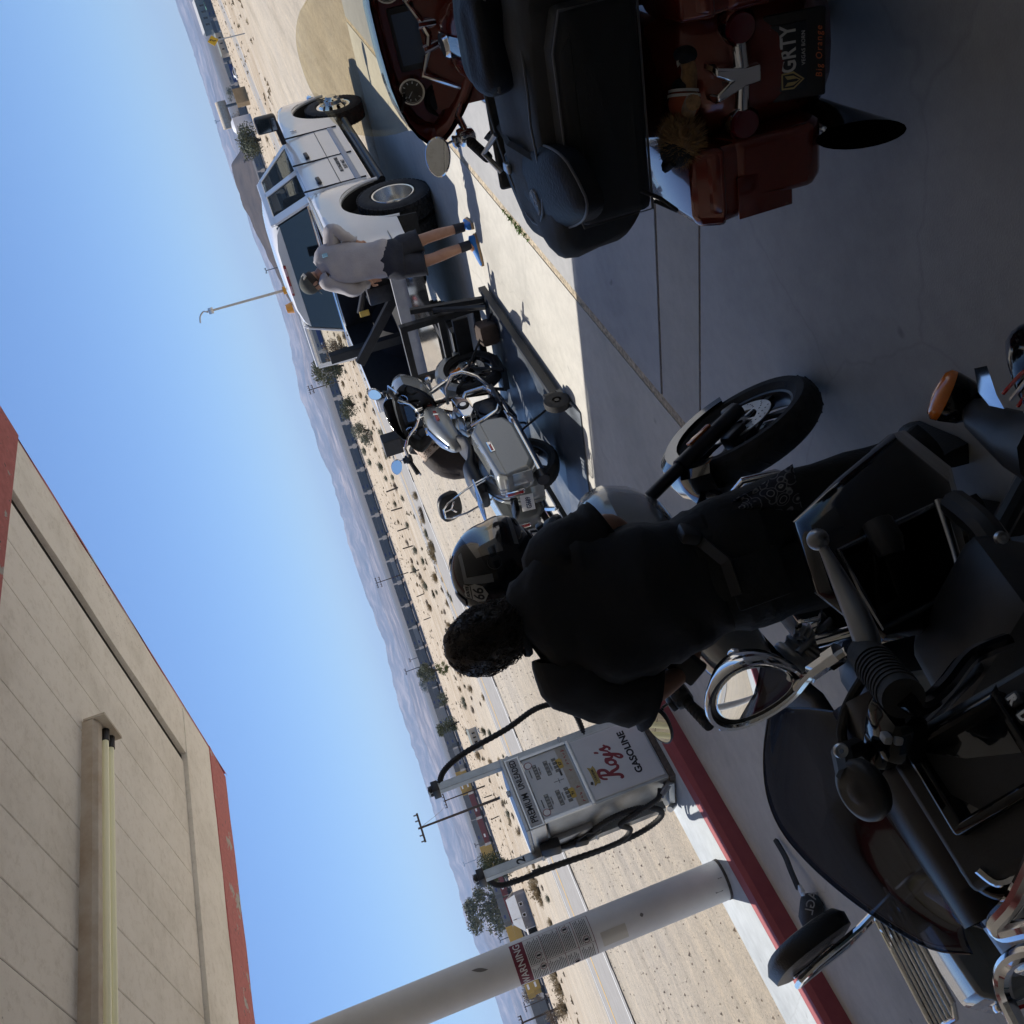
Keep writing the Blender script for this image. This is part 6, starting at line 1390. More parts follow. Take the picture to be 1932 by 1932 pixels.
def hand(J, Ed, rad, wrist, pre, fwd, palm, side, curl=.6, sc=1.0):
    """palm and five fingers; fwd along the hand, palm = direction the palm faces, side = towards the thumb"""
    w = J[wrist]; fwd, palm = V(fwd).normalized(), V(palm).normalized(); side = V(side); side = (side-fwd*side.dot(fwd)).normalized()
    J[pre+'p'] = w+fwd*.045*sc; rad[pre+'p'] = (.034*sc, .018*sc); Ed.append((wrist, pre+'p'))
    J[pre+'k'] = w+fwd*.085*sc; rad[pre+'k'] = (.036*sc, .014*sc); Ed.append((pre+'p', pre+'k'))
    for i, (off, ln) in enumerate(((.026, .075), (.009, .083), (-.009, .078), (-.026, .062))):
        p = w+fwd*.088*sc+side*off*sc; prev = pre+'k'; a = .25*curl
        for q in range(3):
            a += curl*.75; d = fwd*math.cos(a)+palm*math.sin(a); p = p+d*ln*sc*(.45, .32, .23)[q]
            n = f'{pre}f{i}{q}'; J[n] = p; rad[n] = (.0098, .0092, .0085)[q]*sc; Ed.append((prev, n)); prev = n
    p = w+fwd*.03*sc+side*.03*sc; prev = pre+'p'
    for q in range(3):
        d = fwd*.75+side*(.7-.3*q)+palm*.35*curl*(q+1); p = p+d.normalized()*.028*sc; n = f'{pre}t{q}'; J[n] = p; rad[n] = (.014, .0115, .0095)[q]*sc; Ed.append((prev, n)); prev = n
def add_head(b_, c, fwd, up, s=1.0):
    """head with brow, nose, mouth, chin, ears; c = centre of the skull"""
    F = V(fwd).normalized(); U = V(up); U = (U-F*U.dot(F)).normalized(); Lf = U.cross(F)
    M = Matrix(((F.x, Lf.x, U.x, c[0]), (F.y, Lf.y, U.y, c[1]), (F.z, Lf.z, U.z, c[2]), (0, 0, 0, 1))) @ Matrix.Scale(s, 4)
    vs = bmesh.ops.create_uvsphere(b_.bm, u_segments=40, v_segments=28, radius=1)['verts']
    for v in vs:
        x, y, z = v.co; yy = y*.076; xx = x*.097; zz = z*.118
        if z < 0: yy *= 1-.34*(-z)**1.5; xx = xx*(1-.15*(-z)) + .018*(-z)*(1 if x > 0 else .2)
        if x > .2:
            g = lambda y0, z0, sy, sz: math.exp(-((y-y0)/sy)**2-((z-z0)/sz)**2)
            xx += .026*g(0, -.22, .16, .16)+.012*g(0, -.02, .12, .25)-.012*g(.38, .05, .2, .14)-.012*g(-.38, .05, .2, .14)+.008*g(0, .22, .6, .1)+.007*g(0, -.52, .3, .07)+.006*g(0, -.66, .3, .07)-.005*g(0, -.59, .3, .04)+.012*g(0, -.9, .4, .15)
        v.co = M @ V((xx, yy, zz))
    b_._f(vs)
    for s_ in (-1, 1):
        g = bmesh.ops.create_uvsphere(b_.bm, u_segments=10, v_segments=8, radius=1)['verts']
        for v in g: v.co = M @ (V((v.co.x*.018-.006, v.co.y*.010+s_*.078, v.co.z*.032-.005)))
        b_._f(g)
        g = bmesh.ops.create_uvsphere(b_.bm, u_segments=8, v_segments=6, radius=.011)['verts']
        for v in g: v.co = M @ (v.co+V((.078, s_*.030, .008)))
        b_._f(g, 1)
    return M
eyem = mat('eye white', (.5, .48, .45), .2)
def body_obj(root, J, Ed, rad, rootj, headc, fwd, up, hs=1.0):
    me = skinmesh(J, Ed, rad, rootj); b_ = MB(); b_.bm.from_mesh(me); bpy.data.meshes.remove(me)
    M = add_head(b_, headc, fwd, up, hs); o = b_.build('body', [skin_m, eyem], root, smooth=180, merge=False)
    return o, M
def sleeve(b_, pts, rs, seg=20, wr=.004, seed=0):
    """cloth tube with folds"""
    P_ = cat(pts, 6); n = len(P_); q = []
    rr = [rs[min(len(rs)-2, int(i/(n-1)*(len(rs)-1)))]*(1-(i/(n-1)*(len(rs)-1)) % 1)+rs[min(len(rs)-1, int(i/(n-1)*(len(rs)-1))+1)]*((i/(n-1)*(len(rs)-1)) % 1) for i in range(n)]
    rings = []; up = None
    for i, p in enumerate(P_):
        t = (P_[min(n-1, i+1)]-P_[max(0, i-1)]).normalized()
        if up is None: up = t.orthogonal().normalized()
        sx = t.cross(up).normalized(); up = sx.cross(t).normalized()
        ring = []
        for k in range(seg):
            a = 2*math.pi*k/seg; w_ = noise.noise(V((math.cos(a)*1.5+seed, math.sin(a)*1.5, i*.42)))*wr
            ring.append(p+(sx*math.cos(a)+up*math.sin(a))*(rr[i]+w_))
        rings.append(ring)
    b_.loft(rings, cap=False); b_.loft([rings[-1], [p.lerp(sum(rings[-1], V())/seg, .16)-(P_[-1]-P_[-2])*.3 for p in rings[-1]]], cap=False); return b_
def trunk(b_, secs, seg=32, wr=.006, seed=0):
    """cloth trunk: secs = (centre, side vector, half width, half depth)"""
    C_ = cat([s[0] for s in secs], 5); n = len(C_); rings = []
    for i, c in enumerate(C_):
        f = i/(n-1)*(len(secs)-1); k0 = min(len(secs)-2, int(f)); t = f-k0; t = t*t*(3-2*t)
        S = secs[k0][1].lerp(secs[k0+1][1], t); w_ = secs[k0][2]*(1-t)+secs[k0+1][2]*t; d_ = secs[k0][3]*(1-t)+secs[k0+1][3]*t
        ax = (C_[min(n-1, i+1)]-C_[max(0, i-1)]).normalized(); S = (S-ax*S.dot(ax)).normalized(); D = ax.cross(S)
        ring = []
        for k in range(seg):
            a = 2*math.pi*k/seg; ca, sa = math.cos(a), math.sin(a); p_ = 2.5
            ww = noise.fractal(V((ca*1.3+seed, sa*1.3, i*.22)), 1, 2.1, 3)*wr
            ring.append(c+S*(math.copysign(abs(ca)**(2/p_), ca)*(w_+ww))+D*(math.copysign(abs(sa)**(2/p_), sa)*(d_+ww)))
        rings.append(ring)
    b_.loft(rings); return b_

# --- man in grey shirt and shorts at the tail of the truck
D1 = 9.3
def z1(x, y, d=D1): return at(322.9+.3342*x, .3342*y, d=d)
man = empty('person', at(890, 448, z=0), 0, 'man in grey long sleeved shirt, dark shorts and blue trainers leaning over the truck bed', 'person')
o1 = V(man.location); q = lambda x, y, d=D1: z1(x, y, d)-o1
right1 = V((math.sin(YAW), -math.cos(YAW), 0)); fw1 = V((CF.x, CF.y, 0)).normalized()
J = dict(pel=q(1230, 1465), sp=q(1090, 1490), ch=q(930, 1500), nk=q(850, 1535), hd0=q(815, 1560, D1+.02),
         sR=q(905, 1385), eR=q(905, 1300, D1-.1), wR=q(1050, 1372, D1+.02), sL=q(890, 1590), eL=q(1030, 1640, D1+.05), wL=q(1110, 1595, D1+.18),
         hR=q(1270, 1415), kR=q(1440, 1345, D1-.03), aR=q(1620, 1290, D1), tR=q(1668, 1262, D1+.12), hL=q(1290, 1510), kL=q(1470, 1465, D1-.05), aL=q(1640, 1395, D1-.02), tL=q(1705, 1420, D1+.02))
J['tR'].z = .035; J['tL'].z = .035; J['aR'].z = .09; J['aL'].z = .09
Ed = [('pel', 'sp'), ('sp', 'ch'), ('ch', 'nk'), ('nk', 'hd0'), ('ch', 'sR'), ('sR', 'eR'), ('eR', 'wR'), ('ch', 'sL'), ('sL', 'eL'), ('eL', 'wL'), ('pel', 'hR'), ('hR', 'kR'), ('kR', 'aR'), ('aR', 'tR'), ('pel', 'hL'), ('hL', 'kL'), ('kL', 'aL'), ('aL', 'tL')]
rad = dict(pel=.11, sp=.095, ch=.10, nk=.058, hd0=.055, sR=.055, eR=.042, wR=.029, sL=.055, eL=.042, wL=.029, hR=.09, kR=.058, aR=.040, tR=.035, hL=.09, kL=.058, aL=.040, tL=.035)
J['cR'] = J['kR'].lerp(J['aR'], .35)-fw1*.015; J['cL'] = J['kL'].lerp(J['aL'], .35)-fw1*.015; rad['cR'] = rad['cL'] = .06
for s in 'RL': Ed.remove(('k'+s, 'a'+s)); Ed += [('k'+s, 'c'+s), ('c'+s, 'a'+s)]
hand(J, Ed, rad, 'wR', 'hr', (J['wR']-J['eR']), fw1, right1, .9); hand(J, Ed, rad, 'wL', 'hl', J['wL']-J['eL']+fw1*.05, (0, 0, -1), -right1, .7)
hf = (fw1*.75-right1*.75+V((0, 0, -.45))); hc = q(800, 1590, D1+.05)
bd, HM = body_obj(man, J, Ed, rad, 'pel', hc, hf, V((0, 0, 1))-right1*.3, 1.0)
shirtm = mat('light grey knit shirt', (.37, .35, .36), .85, bump=.3, bscale=90, var=.08, vscale=5); shortm = mat('dark navy shorts', (.02, .022, .032), .8, bump=.3, bscale=60, var=.2)
b_ = MB(); trunk(b_, [(q(838, 1525), right1, .075, .075), (q(890, 1490), right1, .185, .11), (q(980, 1490), right1, .20, .125), (q(1090, 1480), right1, .185, .125), (q(1200, 1460), right1, .185, .13), (q(1225, 1458), right1, .178, .125)], wr=.02, seed=4); 
sleeve(b_, [J['sR']+right1*-.02, J['sR'], J['eR'], J['eR'].lerp(J['wR'], .5), J['wR'].lerp(J['eR'], .1)], [.085, .085, .066, .056, .042], wr=.02, seed=1); sleeve(b_, [J['sL']+right1*.02, J['sL'], J['eL'], J['eL'].lerp(J['wL'], .5), J['wL'].lerp(J['eL'], .1)], [.085, .085, .066, .056, .042], wr=.02, seed=7)
sh1 = b_.build('shirt', shirtm, man, smooth=180)
b_ = MB(); b_.box(q(868, 1442, D1-.125), (.03, .03, .05), (0, 0, YAW)); b_.build('shirt_logo', mat('pale blue print', (.25, .45, .6), .8), sh1, smooth=0)
b_ = MB(); trunk(b_, [(q(1185, 1462), right1, .175, .125), (q(1260, 1465), right1, .195, .14), (q(1320, 1460), right1, .19, .135)], wr=.012, seed=2)
for s, hm in (('R', q(1405, 1355)), ('L', q(1440, 1487))): sleeve(b_, [J['h'+s].lerp(J['pel'], .3), J['h'+s].lerp(hm, .4), hm], [.13, .118, .108], wr=.014, seed=3)
b_.build('shorts', shortm, man, smooth=180)
capm = mat('grey baseball cap', (.07, .075, .07), .85, bump=.25, bscale=150, var=.2)
b_ = MB(HM); g = bmesh.ops.create_uvsphere(b_.bm, u_segments=28, v_segments=16, radius=1)['verts']
for v in g: v.co = HM @ V((v.co.x*.107-.004, v.co.y*.087, max(-.12, v.co.z)*.105+.035))
b_.M = HM; b_.loft([[V((.085+.075*t*math.cos(a), .075*math.sin(a)*(1-.12*t), .028-.012*t+z)) for a in [R_(-75+150*k/12) for k in range(13)]] for t, z in ((0, 0), (1, 0), (1, -.004), (0, -.004))], closed=False, cap=False); b_.build('cap', capm, man, smooth=60)
b_ = MB(HM); b_.box((-.103, 0, .035), (.012, .09, .05), (0, .3, 0), bev=.01); b_.build('cap_panel', mat('cream cap panel', (.5, .47, .4), .85), man)
b_ = MB(HM); g = bmesh.ops.create_uvsphere(b_.bm, u_segments=20, v_segments=12, radius=1)['verts']
for v in g: v.co = HM @ V((v.co.x*.098-.012, v.co.y*.081, v.co.z*.10 if v.co.z > -.45 else -.045))
b_.build('hair', mat('short dark hair', (.03, .022, .018), .7), man)
shoe_b = mat('bright blue trainer', (.02, .16, .50), .6, bump=.3, bscale=200, var=.15); solem = mat('gum sole', (.35, .24, .14), .8)
for s in 'RL':
    t, a = J['t'+s], J['a'+s]; d = (t-a); d.z = 0; d.normalize(); n = V((-d.y, d.x, 0)); h0 = V((a.x, a.y, 0))-d*.05
    b_ = MB(); rows = []
    for u, w_, zt in ((-.03, .03, .075), (.0, .038, .085), (.06, .040, .095), (.12, .045, .075), (.20, .048, .055), (.255, .035, .04), (.275, .015, .03)): rows.append([h0+d*u+n*(w_*math.cos(x))+V((0, 0, .022+(zt-.022)*max(0, math.sin(x)))) if math.sin(x) > 0 else h0+d*u+n*(w_*math.cos(x))+V((0, 0, .022)) for x in [2*math.pi*k/14 for k in range(14)]])
    b_.loft(rows); so_ = b_.build('trainer', shoe_b, man, smooth=60)
    b_ = MB(); b_.prism([tuple((h0+d*u+n*w_).xy) for u, w_ in ((-.04, .03), (.06, .044), (.2, .052), (.28, .02), (.28, -.02), (.2, -.052), (.06, -.044), (-.04, -.03))], 'Z', .002, .026); b_.build('sole', solem, so_)
    b_ = MB(); b_.cyl(J['a'+s]+V((0, 0, -.01)), J['a'+s].lerp(J['c'+s], .38), .046, .050, 16); b_.build('sock', shortm, man)

# --- man bending behind the grey bike
D3 = 9.9
man3 = empty('person', at(860, 872, d=D3).xy.to_3d(), 0, 'person in dark brown clothes bending down beyond the grey motorcycle on the trailer', 'person'); o3 = V(man3.location)
q3 = lambda x, y, d=D3: at(x, y, d=d)-o3
J = dict(pel=q3(850, 865), sp=q3(815, 850), ch=q3(795, 820), nk=q3(800, 795), hd0=q3(812, 785), sR=q3(805, 805), eR=q3(850, 790), wR=q3(890, 785), sL=q3(800, 835), eL=q3(845, 815), wL=q3(890, 800), hR=q3(865, 850), kR=q3(930, 835), aR=q3(1000, 850), tR=q3(1005, 835), hL=q3(865, 880), kL=q3(930, 860), aL=q3(1000, 870), tL=q3(1005, 855))
for s in 'RL':
    J['a'+s].z = .08; J['t'+s].z = .04
Ed = [('pel', 'sp'), ('sp', 'ch'), ('ch', 'nk'), ('nk', 'hd0'), ('ch', 'sR'), ('sR', 'eR'), ('eR', 'wR'), ('ch', 'sL'), ('sL', 'eL'), ('eL', 'wL'), ('pel', 'hR'), ('hR', 'kR'), ('kR', 'aR'), ('aR', 'tR'), ('pel', 'hL'), ('hL', 'kL'), ('kL', 'aL'), ('aL', 'tL')]
rad = {k: v for k, v in dict(pel=.13, sp=.13, ch=.14, nk=.06, hd0=.055, sR=.06, eR=.042, wR=.03, sL=.06, eL=.042, wL=.03, hR=.095, kR=.06, aR=.042, tR=.036, hL=.095, kL=.06, aL=.042, tL=.036).items()}
hand(J, Ed, rad, 'wR', 'hr', J['wR']-J['eR'], fw1, right1, .8); hand(J, Ed, rad, 'wL', 'hl', J['wL']-J['eL'], fw1, -right1, .8)
body_obj(man3, J, Ed, rad, 'pel', q3(808, 772), right1*.6+V((0, 0, -.8)), right1*.8+V((0, 0, .5)))
brownm = mat('dark brown work trousers', (.035, .027, .025), .8, bump=.4, bscale=40, var=.25); patm, N, L, b = nodes_mat('patterned shirt cloth')
tc = nd(N, 'TexCoord'); vv = nd(N, 'TexVoronoi', Scale=34.); L.new(tc.outputs['Object'], vv.inputs['Vector']); L.new(ramp(N, L, vv.outputs['Distance'], [(.2, (.45, .32, .24)), (.35, (.06, .04, .035)), (.5, (.5, .4, .32))]), b.inputs['Base Color']); b.inputs['Roughness'].default_value = .9
b_ = MB(); trunk(b_, [(q3(792, 808), fw1, .12, .10), (q3(800, 830), fw1, .18, .14), (q3(822, 855), fw1, .18, .15)], wr=.015, seed=4); b_.build('shirt', patm, man3, smooth=180)
b_ = MB(); trunk(b_, [(q3(815, 848), fw1, .17, .15), (q3(845, 868), fw1, .20, .19), (q3(880, 870), fw1, .19, .17), (q3(900, 866), fw1, .16, .13)], wr=.03, seed=8)
for s in 'RL': sleeve(b_, [J['h'+s], J['k'+s], J['a'+s]], [.13, .10, .07], wr=.02, seed=5)
b_.build('trousers', brownm, man3, smooth=180)

# --- man in black with his back to the lens
D2 = 2.92
man2 = empty('person', at(1700, 940, z=0), 0, 'curly haired man in black shirt and trousers seen from behind beside the grey motorcycle', 'person'); o2 = V(man2.location)
q2 = lambda x, y, d=D2: at(x, y, d=d)-o2
J = dict(pel=q2(1350, 1065), sp=q2(1230, 1110), ch=q2(1110, 1145), nk=q2(1000, 1190), hd0=q2(965, 1205, D2+.02),
         sR=q2(1060, 1055), eR=q2(1150, 985, D2+.02), wR=q2(1200, 1030, D2+.2), sL=q2(1085, 1270), eL=q2(1225, 1312, D2+.03), wL=q2(1285, 1270, D2+.14),
         hR=q2(1400, 1005), kR=q2(1540, 935, 3.05), aR=q2(1690, 880, 3.1), tR=q2(1700, 850, 3.2), hL=q2(1410, 1100), kL=q2(1580, 1070, 2.95), aL=q2(1740, 1040, 2.9), tL=q2(1740, 1010, 3.05))
for s in 'RL': J['a'+s].z = .10; J['t'+s].z = .04
rad = dict(pel=.12, sp=.11, ch=.11, nk=.056, hd0=.055, sR=.07, eR=.045, wR=.031, sL=.07, eL=.047, wL=.032, hR=.10, kR=.062, aR=.045, tR=.04, hL=.10, kL=.062, aL=.045, tL=.04)
Ed = [('pel', 'sp'), ('sp', 'ch'), ('ch', 'nk'), ('nk', 'hd0'), ('ch', 'sR'), ('sR', 'eR'), ('eR', 'wR'), ('ch', 'sL'), ('sL', 'eL'), ('eL', 'wL'), ('pel', 'hR'), ('hR', 'kR'), ('kR', 'aR'), ('aR', 'tR'), ('pel', 'hL'), ('hL', 'kL'), ('kL', 'aL'), ('aL', 'tL')]
hand(J, Ed, rad, 'wR', 'hr', J['wR']-J['eR'], fw1, -right1, .9); hand(J, Ed, rad, 'wL', 'hl', J['wL']-J['eL']+right1*.03, right1*.6+fw1*.6, fw1, .9)
hc2 = q2(918, 1212, D2+.03); hf2 = fw1*.8-right1*.55+V((0, 0, -.25))
bd, HM = body_obj(man2, J, Ed, rad, 'pel', hc2, hf2, V((0, 0, 1)), 1.0)
blackcloth = mat('black cotton shirt', (.009, .010, .013), .85, bump=.35, bscale=30, var=.25, vscale=4, sheen=.05); blackjean = mat('black heavy trousers', (.010, .011, .012), .8, bump=.4, bscale=60, var=.3)
b_ = MB(); trunk(b_, [(q2(988, 1195), right1, .085, .075), (q2(1012, 1180), right1, .15, .10), (q2(1060, 1165), right1, .215, .135), (q2(1130, 1150), right1, .245, .155), (q2(1220, 1120), right1, .225, .16), (q2(1300, 1095), right1, .205, .155), (q2(1345, 1082), right1, .20, .15)], wr=.03, seed=14)
sleeve(b_, [J['sR']-right1*.05, J['sR'], J['sR'].lerp(J['eR'], .55), J['eR'].lerp(J['sR'], .12)], [.11, .115, .098, .092], wr=.02, seed=11)
sleeve(b_, [J['sL']+right1*.05, J['sL'], J['sL'].lerp(J['eL'], .5), J['eL'].lerp(J['wL'], .05)], [.11, .125, .115, .105], wr=.022, seed=12)
b_.build('shirt', blackcloth, man2, smooth=180)
b_ = MB(); b_.lathe([(.070, -.012), (.075, 0), (.070, .012)], axis='Z', seg=28, c=(0, 0, 0)); 
for v in b_.bm.verts: v.co = v.co+q2(984, 1196)
b_.build('collar', blackcloth, man2)
b_ = MB(); trunk(b_, [(q2(1318, 1085), right1, .19, .15), (q2(1375, 1062), right1, .205, .165), (q2(1430, 1052), right1, .20, .155)], wr=.015, seed=22)
for s in 'RL': sleeve(b_, [J['h'+s].lerp(J['pel'], .3), J['h'+s], J['k'+s], J['a'+s].lerp(J['k'+s], .03)], [.13, .135, .105, .085], wr=.02, seed=15)
tr_ = b_.build('trousers', blackjean, man2, smooth=180)
b_ = MB(); b_.box(q2(1430, 1090, D2-.16), (.15, .02, .17), (0, 0, YAW-1.57), bev=.008); b_.build('back_pocket', blackjean, tr_)
b_ = MB(); b_.tube([q2(1285, 1010, D2-.05), q2(1320, 1020, D2-.13), q2(1370, 1060, D2-.19), q2(1390, 1120, D2-.17)], .022, 4); b_.box(q2(1300, 1008, D2-.12), (.08, .04, .06), (.4, .2, .3), bev=.012); b_.build('belt_strap', blackplastic, man2)
bm_, N, L, b = nodes_mat('navy paisley bandana'); tc = nd(N, 'TexCoord'); vv = nd(N, 'TexVoronoi', Scale=28.); L.new(tc.outputs['Object'], vv.inputs['Vector']); L.new(ramp(N, L, vv.outputs['Distance'], [(.25, (.012, .014, .024)), (.3, (.30, .31, .33)), (.36, (.012, .014, .024)), (.5, (.014, .016, .03)), (.56, (.2, .21, .23)), (.6, (.012, .014, .024))]), b.inputs['Base Color']); b.inputs['Roughness'].default_value = .85
b_ = MB(); rows = []
for k in range(9):
    t = k/8; rows.append([q2(1375+120*t+20*u*t, 955-62*t+(80*t+8)*(u-.2), D2-.10+.05*math.sin(u*5+t*3)*.4) for u in [j/6 for j in range(7)]])
b_.loft(rows, closed=False, cap=False); bn = b_.build('bandana', bm_, man2, smooth=180); m_ = bn.modifiers.new('s', 'SOLIDIFY'); m_.thickness = .006
for s in 'RL':
    a, t = J['a'+s], J['t'+s]; d = V((t.x-a.x, t.y-a.y, 0)).normalized(); n = V((-d.y, d.x, 0)); h0 = V((a.x, a.y, 0))-d*.06; b_ = MB(); rows = []
    for u, w_, zt in ((-.02, .035, .12), (.03, .045, .13), (.12, .048, .10), (.22, .052, .07), (.28, .03, .05)): rows.append([h0+d*u+n*(w_*math.cos(x))+V((0, 0, .003+zt*max(0, math.sin(x)))) for x in [2*math.pi*k/14 for k in range(14)]])
    b_.loft(rows); b_.build('boot', leather, man2, smooth=60)
b_ = MB(); b_.box(J['wL']+V((0, 0, -.005))+right1*.04-fw1*.02, (.04, .085, .15), (.9, .5, .6), bev=.008); ph = b_.build('phone', blackplastic); ph.location = o2; tag(ph, 'dark phone held in the left hand of the man in black', 'phone')
# curly dark hair: a cap of hair and many loose curls
hairm = mat('dark curly hair', (.022, .014, .010), .42, var=.4, vscale=60)
b_ = MB(HM); g = bmesh.ops.create_uvsphere(b_.bm, u_segments=32, v_segments=22, radius=1)['verts']
for v in g:
    c = v.co.copy(); n_ = noise.fractal(c*3.2, 1, 2, 4)*.010; k_ = 1 if not (c.x > .35 and c.z < .45) else .78
    v.co = HM @ V((c.x*(.110*k_+n_)-.014-(.02*max(0, -c.z) if c.x < .3 else 0), c.y*(.098+n_), c.z*((.128 if c.z > 0 else .165)+n_)+.004))
rnd = random.Random(11)
for k in range(1900):
    a, h = rnd.uniform(0, 6.283), rnd.uniform(-.9, 1); d = V((math.sqrt(1-h*h)*math.cos(a), math.sqrt(1-h*h)*math.sin(a), h))
    if d.x > .4 and d.z < .45: continue
    p = V((d.x*.108-.014-.02*max(0, -d.z), d.y*.094, d.z*(.122 if d.z > 0 else .158))); tn = d.cross(V((rnd.uniform(-1, 1), rnd.uniform(-1, 1), rnd.uniform(-1, 1)))).normalized(); bn_ = d.cross(tn); rc_ = rnd.uniform(.006, .018); tw_ = rnd.uniform(1.4, 3.0)
    pts = [p+d*(.002+rnd.uniform(.006, .013)*math.sin(t*3.1))+tn*(rc_*math.sin(t*tw_))+bn_*(rc_*(math.cos(t*tw_)-1))+V((0, 0, -.018*t*t)) for t in [1.5*j/7 for j in range(8)]]
    b_.tube(pts, [.0013]*6+[.0009, .0004], 3, cap=False)
b_.build('hair', hairm, man2, smooth=180, merge=False)

# --- full face helmet sitting on the grey bike's windshield
hcz = at(937, 1074, d=3.28); hroot = bpy.data.objects.new('helmet', None); COL.objects.link(hroot)
hfw = (right1*.96+fw1*.25+V((0, 0, -.12))).normalized(); hup = V((0, 0, 1))-right1*.05
Fh = hfw; Uh = (hup-Fh*hup.dot(Fh)).normalized(); Lh = Uh.cross(Fh)
HMh = Matrix(((Fh.x, Lh.x, Uh.x, hcz.x), (Fh.y, Lh.y, Uh.y, hcz.y), (Fh.z, Lh.z, Uh.z, hcz.z), (0, 0, 0, 1))) @ Matrix.Scale(1.13, 4); hroot.matrix_world = HMh
tag(hroot, 'glossy black full face helmet with route shield sticker resting above the grey motorcycle', 'helmet')
def hshape(c, k=1.0):
    x, y, z = c; xx = x*.150; yy = y*.128; zz = z*.142
    if z < 0: zz *= .92; yy *= 1-.10*z*z; xx *= 1-.02*z
    if x > 0 and z < .1: xx += .035*min(1, (.1-z)*1.4)*x
    return V((xx, yy, zz))*k
b_ = MB(); g = bmesh.ops.create_uvsphere(b_.bm, u_segments=56, v_segments=36, radius=1)['verts']
for v in g: v.co = hshape(v.co)
dele = [v for v in b_.bm.verts if v.co.z < -.118]; bmesh.ops.delete(b_.bm, geom=dele, context='VERTS'); b_.build('shell', mat('helmet black', (.009, .010, .013), .2, spec=.3, coat=.45), hroot, smooth=180)
vis = mat('iridium visor', (.22, .21, .20), .08, .8, coat=.6)
def hpatch(az0, az1, el0, el1, k, n=18, m=8, cut=0):
    rows = []
    for i in range(m+1):
        e = el0+(el1-el0)*i/m; row = []
        for j in range(n+1):
            a = az0+(az1-az0)*j/n; ee = e*(1-cut*abs(j/n*2-1)**2.5); row.append(hshape((math.cos(ee)*math.cos(a), math.cos(ee)*math.sin(a), math.sin(ee)), k))
        rows.append(row)
    return rows
b_ = MB(); b_.loft(hpatch(R_(-82), R_(82), R_(-14), R_(38), 1.012, cut=.35), closed=False, cap=False); b_.build('visor', vis, hroot, smooth=180)
greyd = mat('grey helmet graphic', (.12, .125, .13), .35, coat=.5)
for s in (-1, 1):
    b_ = MB(); b_.loft([hpatch(R_(s*60), R_(s*110), R_(44), R_(50), 1.004, 12, 2)[r] for r in range(3)], closed=False, cap=False); b_.loft(hpatch(R_(s*104), R_(s*114), R_(10), R_(50), 1.004, 3, 8), closed=False, cap=False); b_.loft(hpatch(R_(s*14), R_(s*75), R_(-34), R_(-27), 1.004, 12, 2), closed=False, cap=False); b_.build('graphic_band', greyd, hroot, smooth=180)
    b_ = MB(); b_.lathe([(0, .008), (.018, .006), (.022, 0)], hshape((math.cos(R_(s*92)), math.sin(R_(s*92)), .08), 1.0), 'Y', 20); b_.build('visor_pivot', blackplastic, hroot)
b_ = MB(); b_.loft(hpatch(R_(-40), R_(40), R_(-44), R_(-38), 1.02, 12, 3), closed=False, cap=False); b_.box((.17, 0, -.10), (.04, .12, .015), bev=.005); b_.build('chin_vent', blackplastic, hroot)
b_ = MB(); b_.loft(hpatch(R_(150), R_(210), R_(52), R_(72), 1.03, 8, 4), closed=False, cap=False); b_.loft(hpatch(R_(-30), R_(30), R_(62), R_(80), 1.03, 8, 4), closed=False, cap=False); b_.build('top_vent', blackplastic, hroot)
b_ = MB(); b_.tube([hshape((-.9, 0, .42), .98), hshape((-.98, 0, .5), 1.12), hshape((-.95, 0, .52), 1.24)], [.010, .012, .008], 8); b_.build('rear_clip', blackplastic, hroot)
# route shield on the right rear quarter
def sh_pt(u, v, k=1.006): 
    a = R_(-128)+u*6.4; e = R_(36)+v*6.6; return hshape((math.cos(e)*math.cos(a), math.cos(e)*math.sin(a), math.sin(e)), k)
stw = mat('cream sticker', (.36, .35, .32), .5)
outl = [(-.034, .040), (-.02, .044), (0, .040), (.02, .044), (.034, .040), (.03, .02), (.038, -.005), (.028, -.03), (0, -.044), (-.028, -.03), (-.038, -.005), (-.03, .02)]
b_ = MB(); c0 = sh_pt(0, 0); 
b_.loft([[sh_pt(o_[0]*k, o_[1]*k, 1.010) for o_ in outl] for k in (.02, .3, .55, .8, 1)], cap=False)
stk_ = b_.build('route_sticker', stw, hroot, smooth=0)
b_ = MB(); b_.loft([[sh_pt(u, v, 1.0125) for u in (-.03, -.015, 0, .015, .03)] for v in (.012, .016)], closed=False, cap=False); b_.build('sticker_rule', blk, stk_, smooth=0)
for tx, sz, v0 in (('66', .05, -.014), ('ROUTE', .0165, .027)):
    t = text(tx, sz, blk, Matrix(), stk_, ext=.0002, bold=.0012)
    for v in t.data.vertices: v.co = sh_pt(v.co.x, v.co.y+v0, 1.0155+v.co.z)
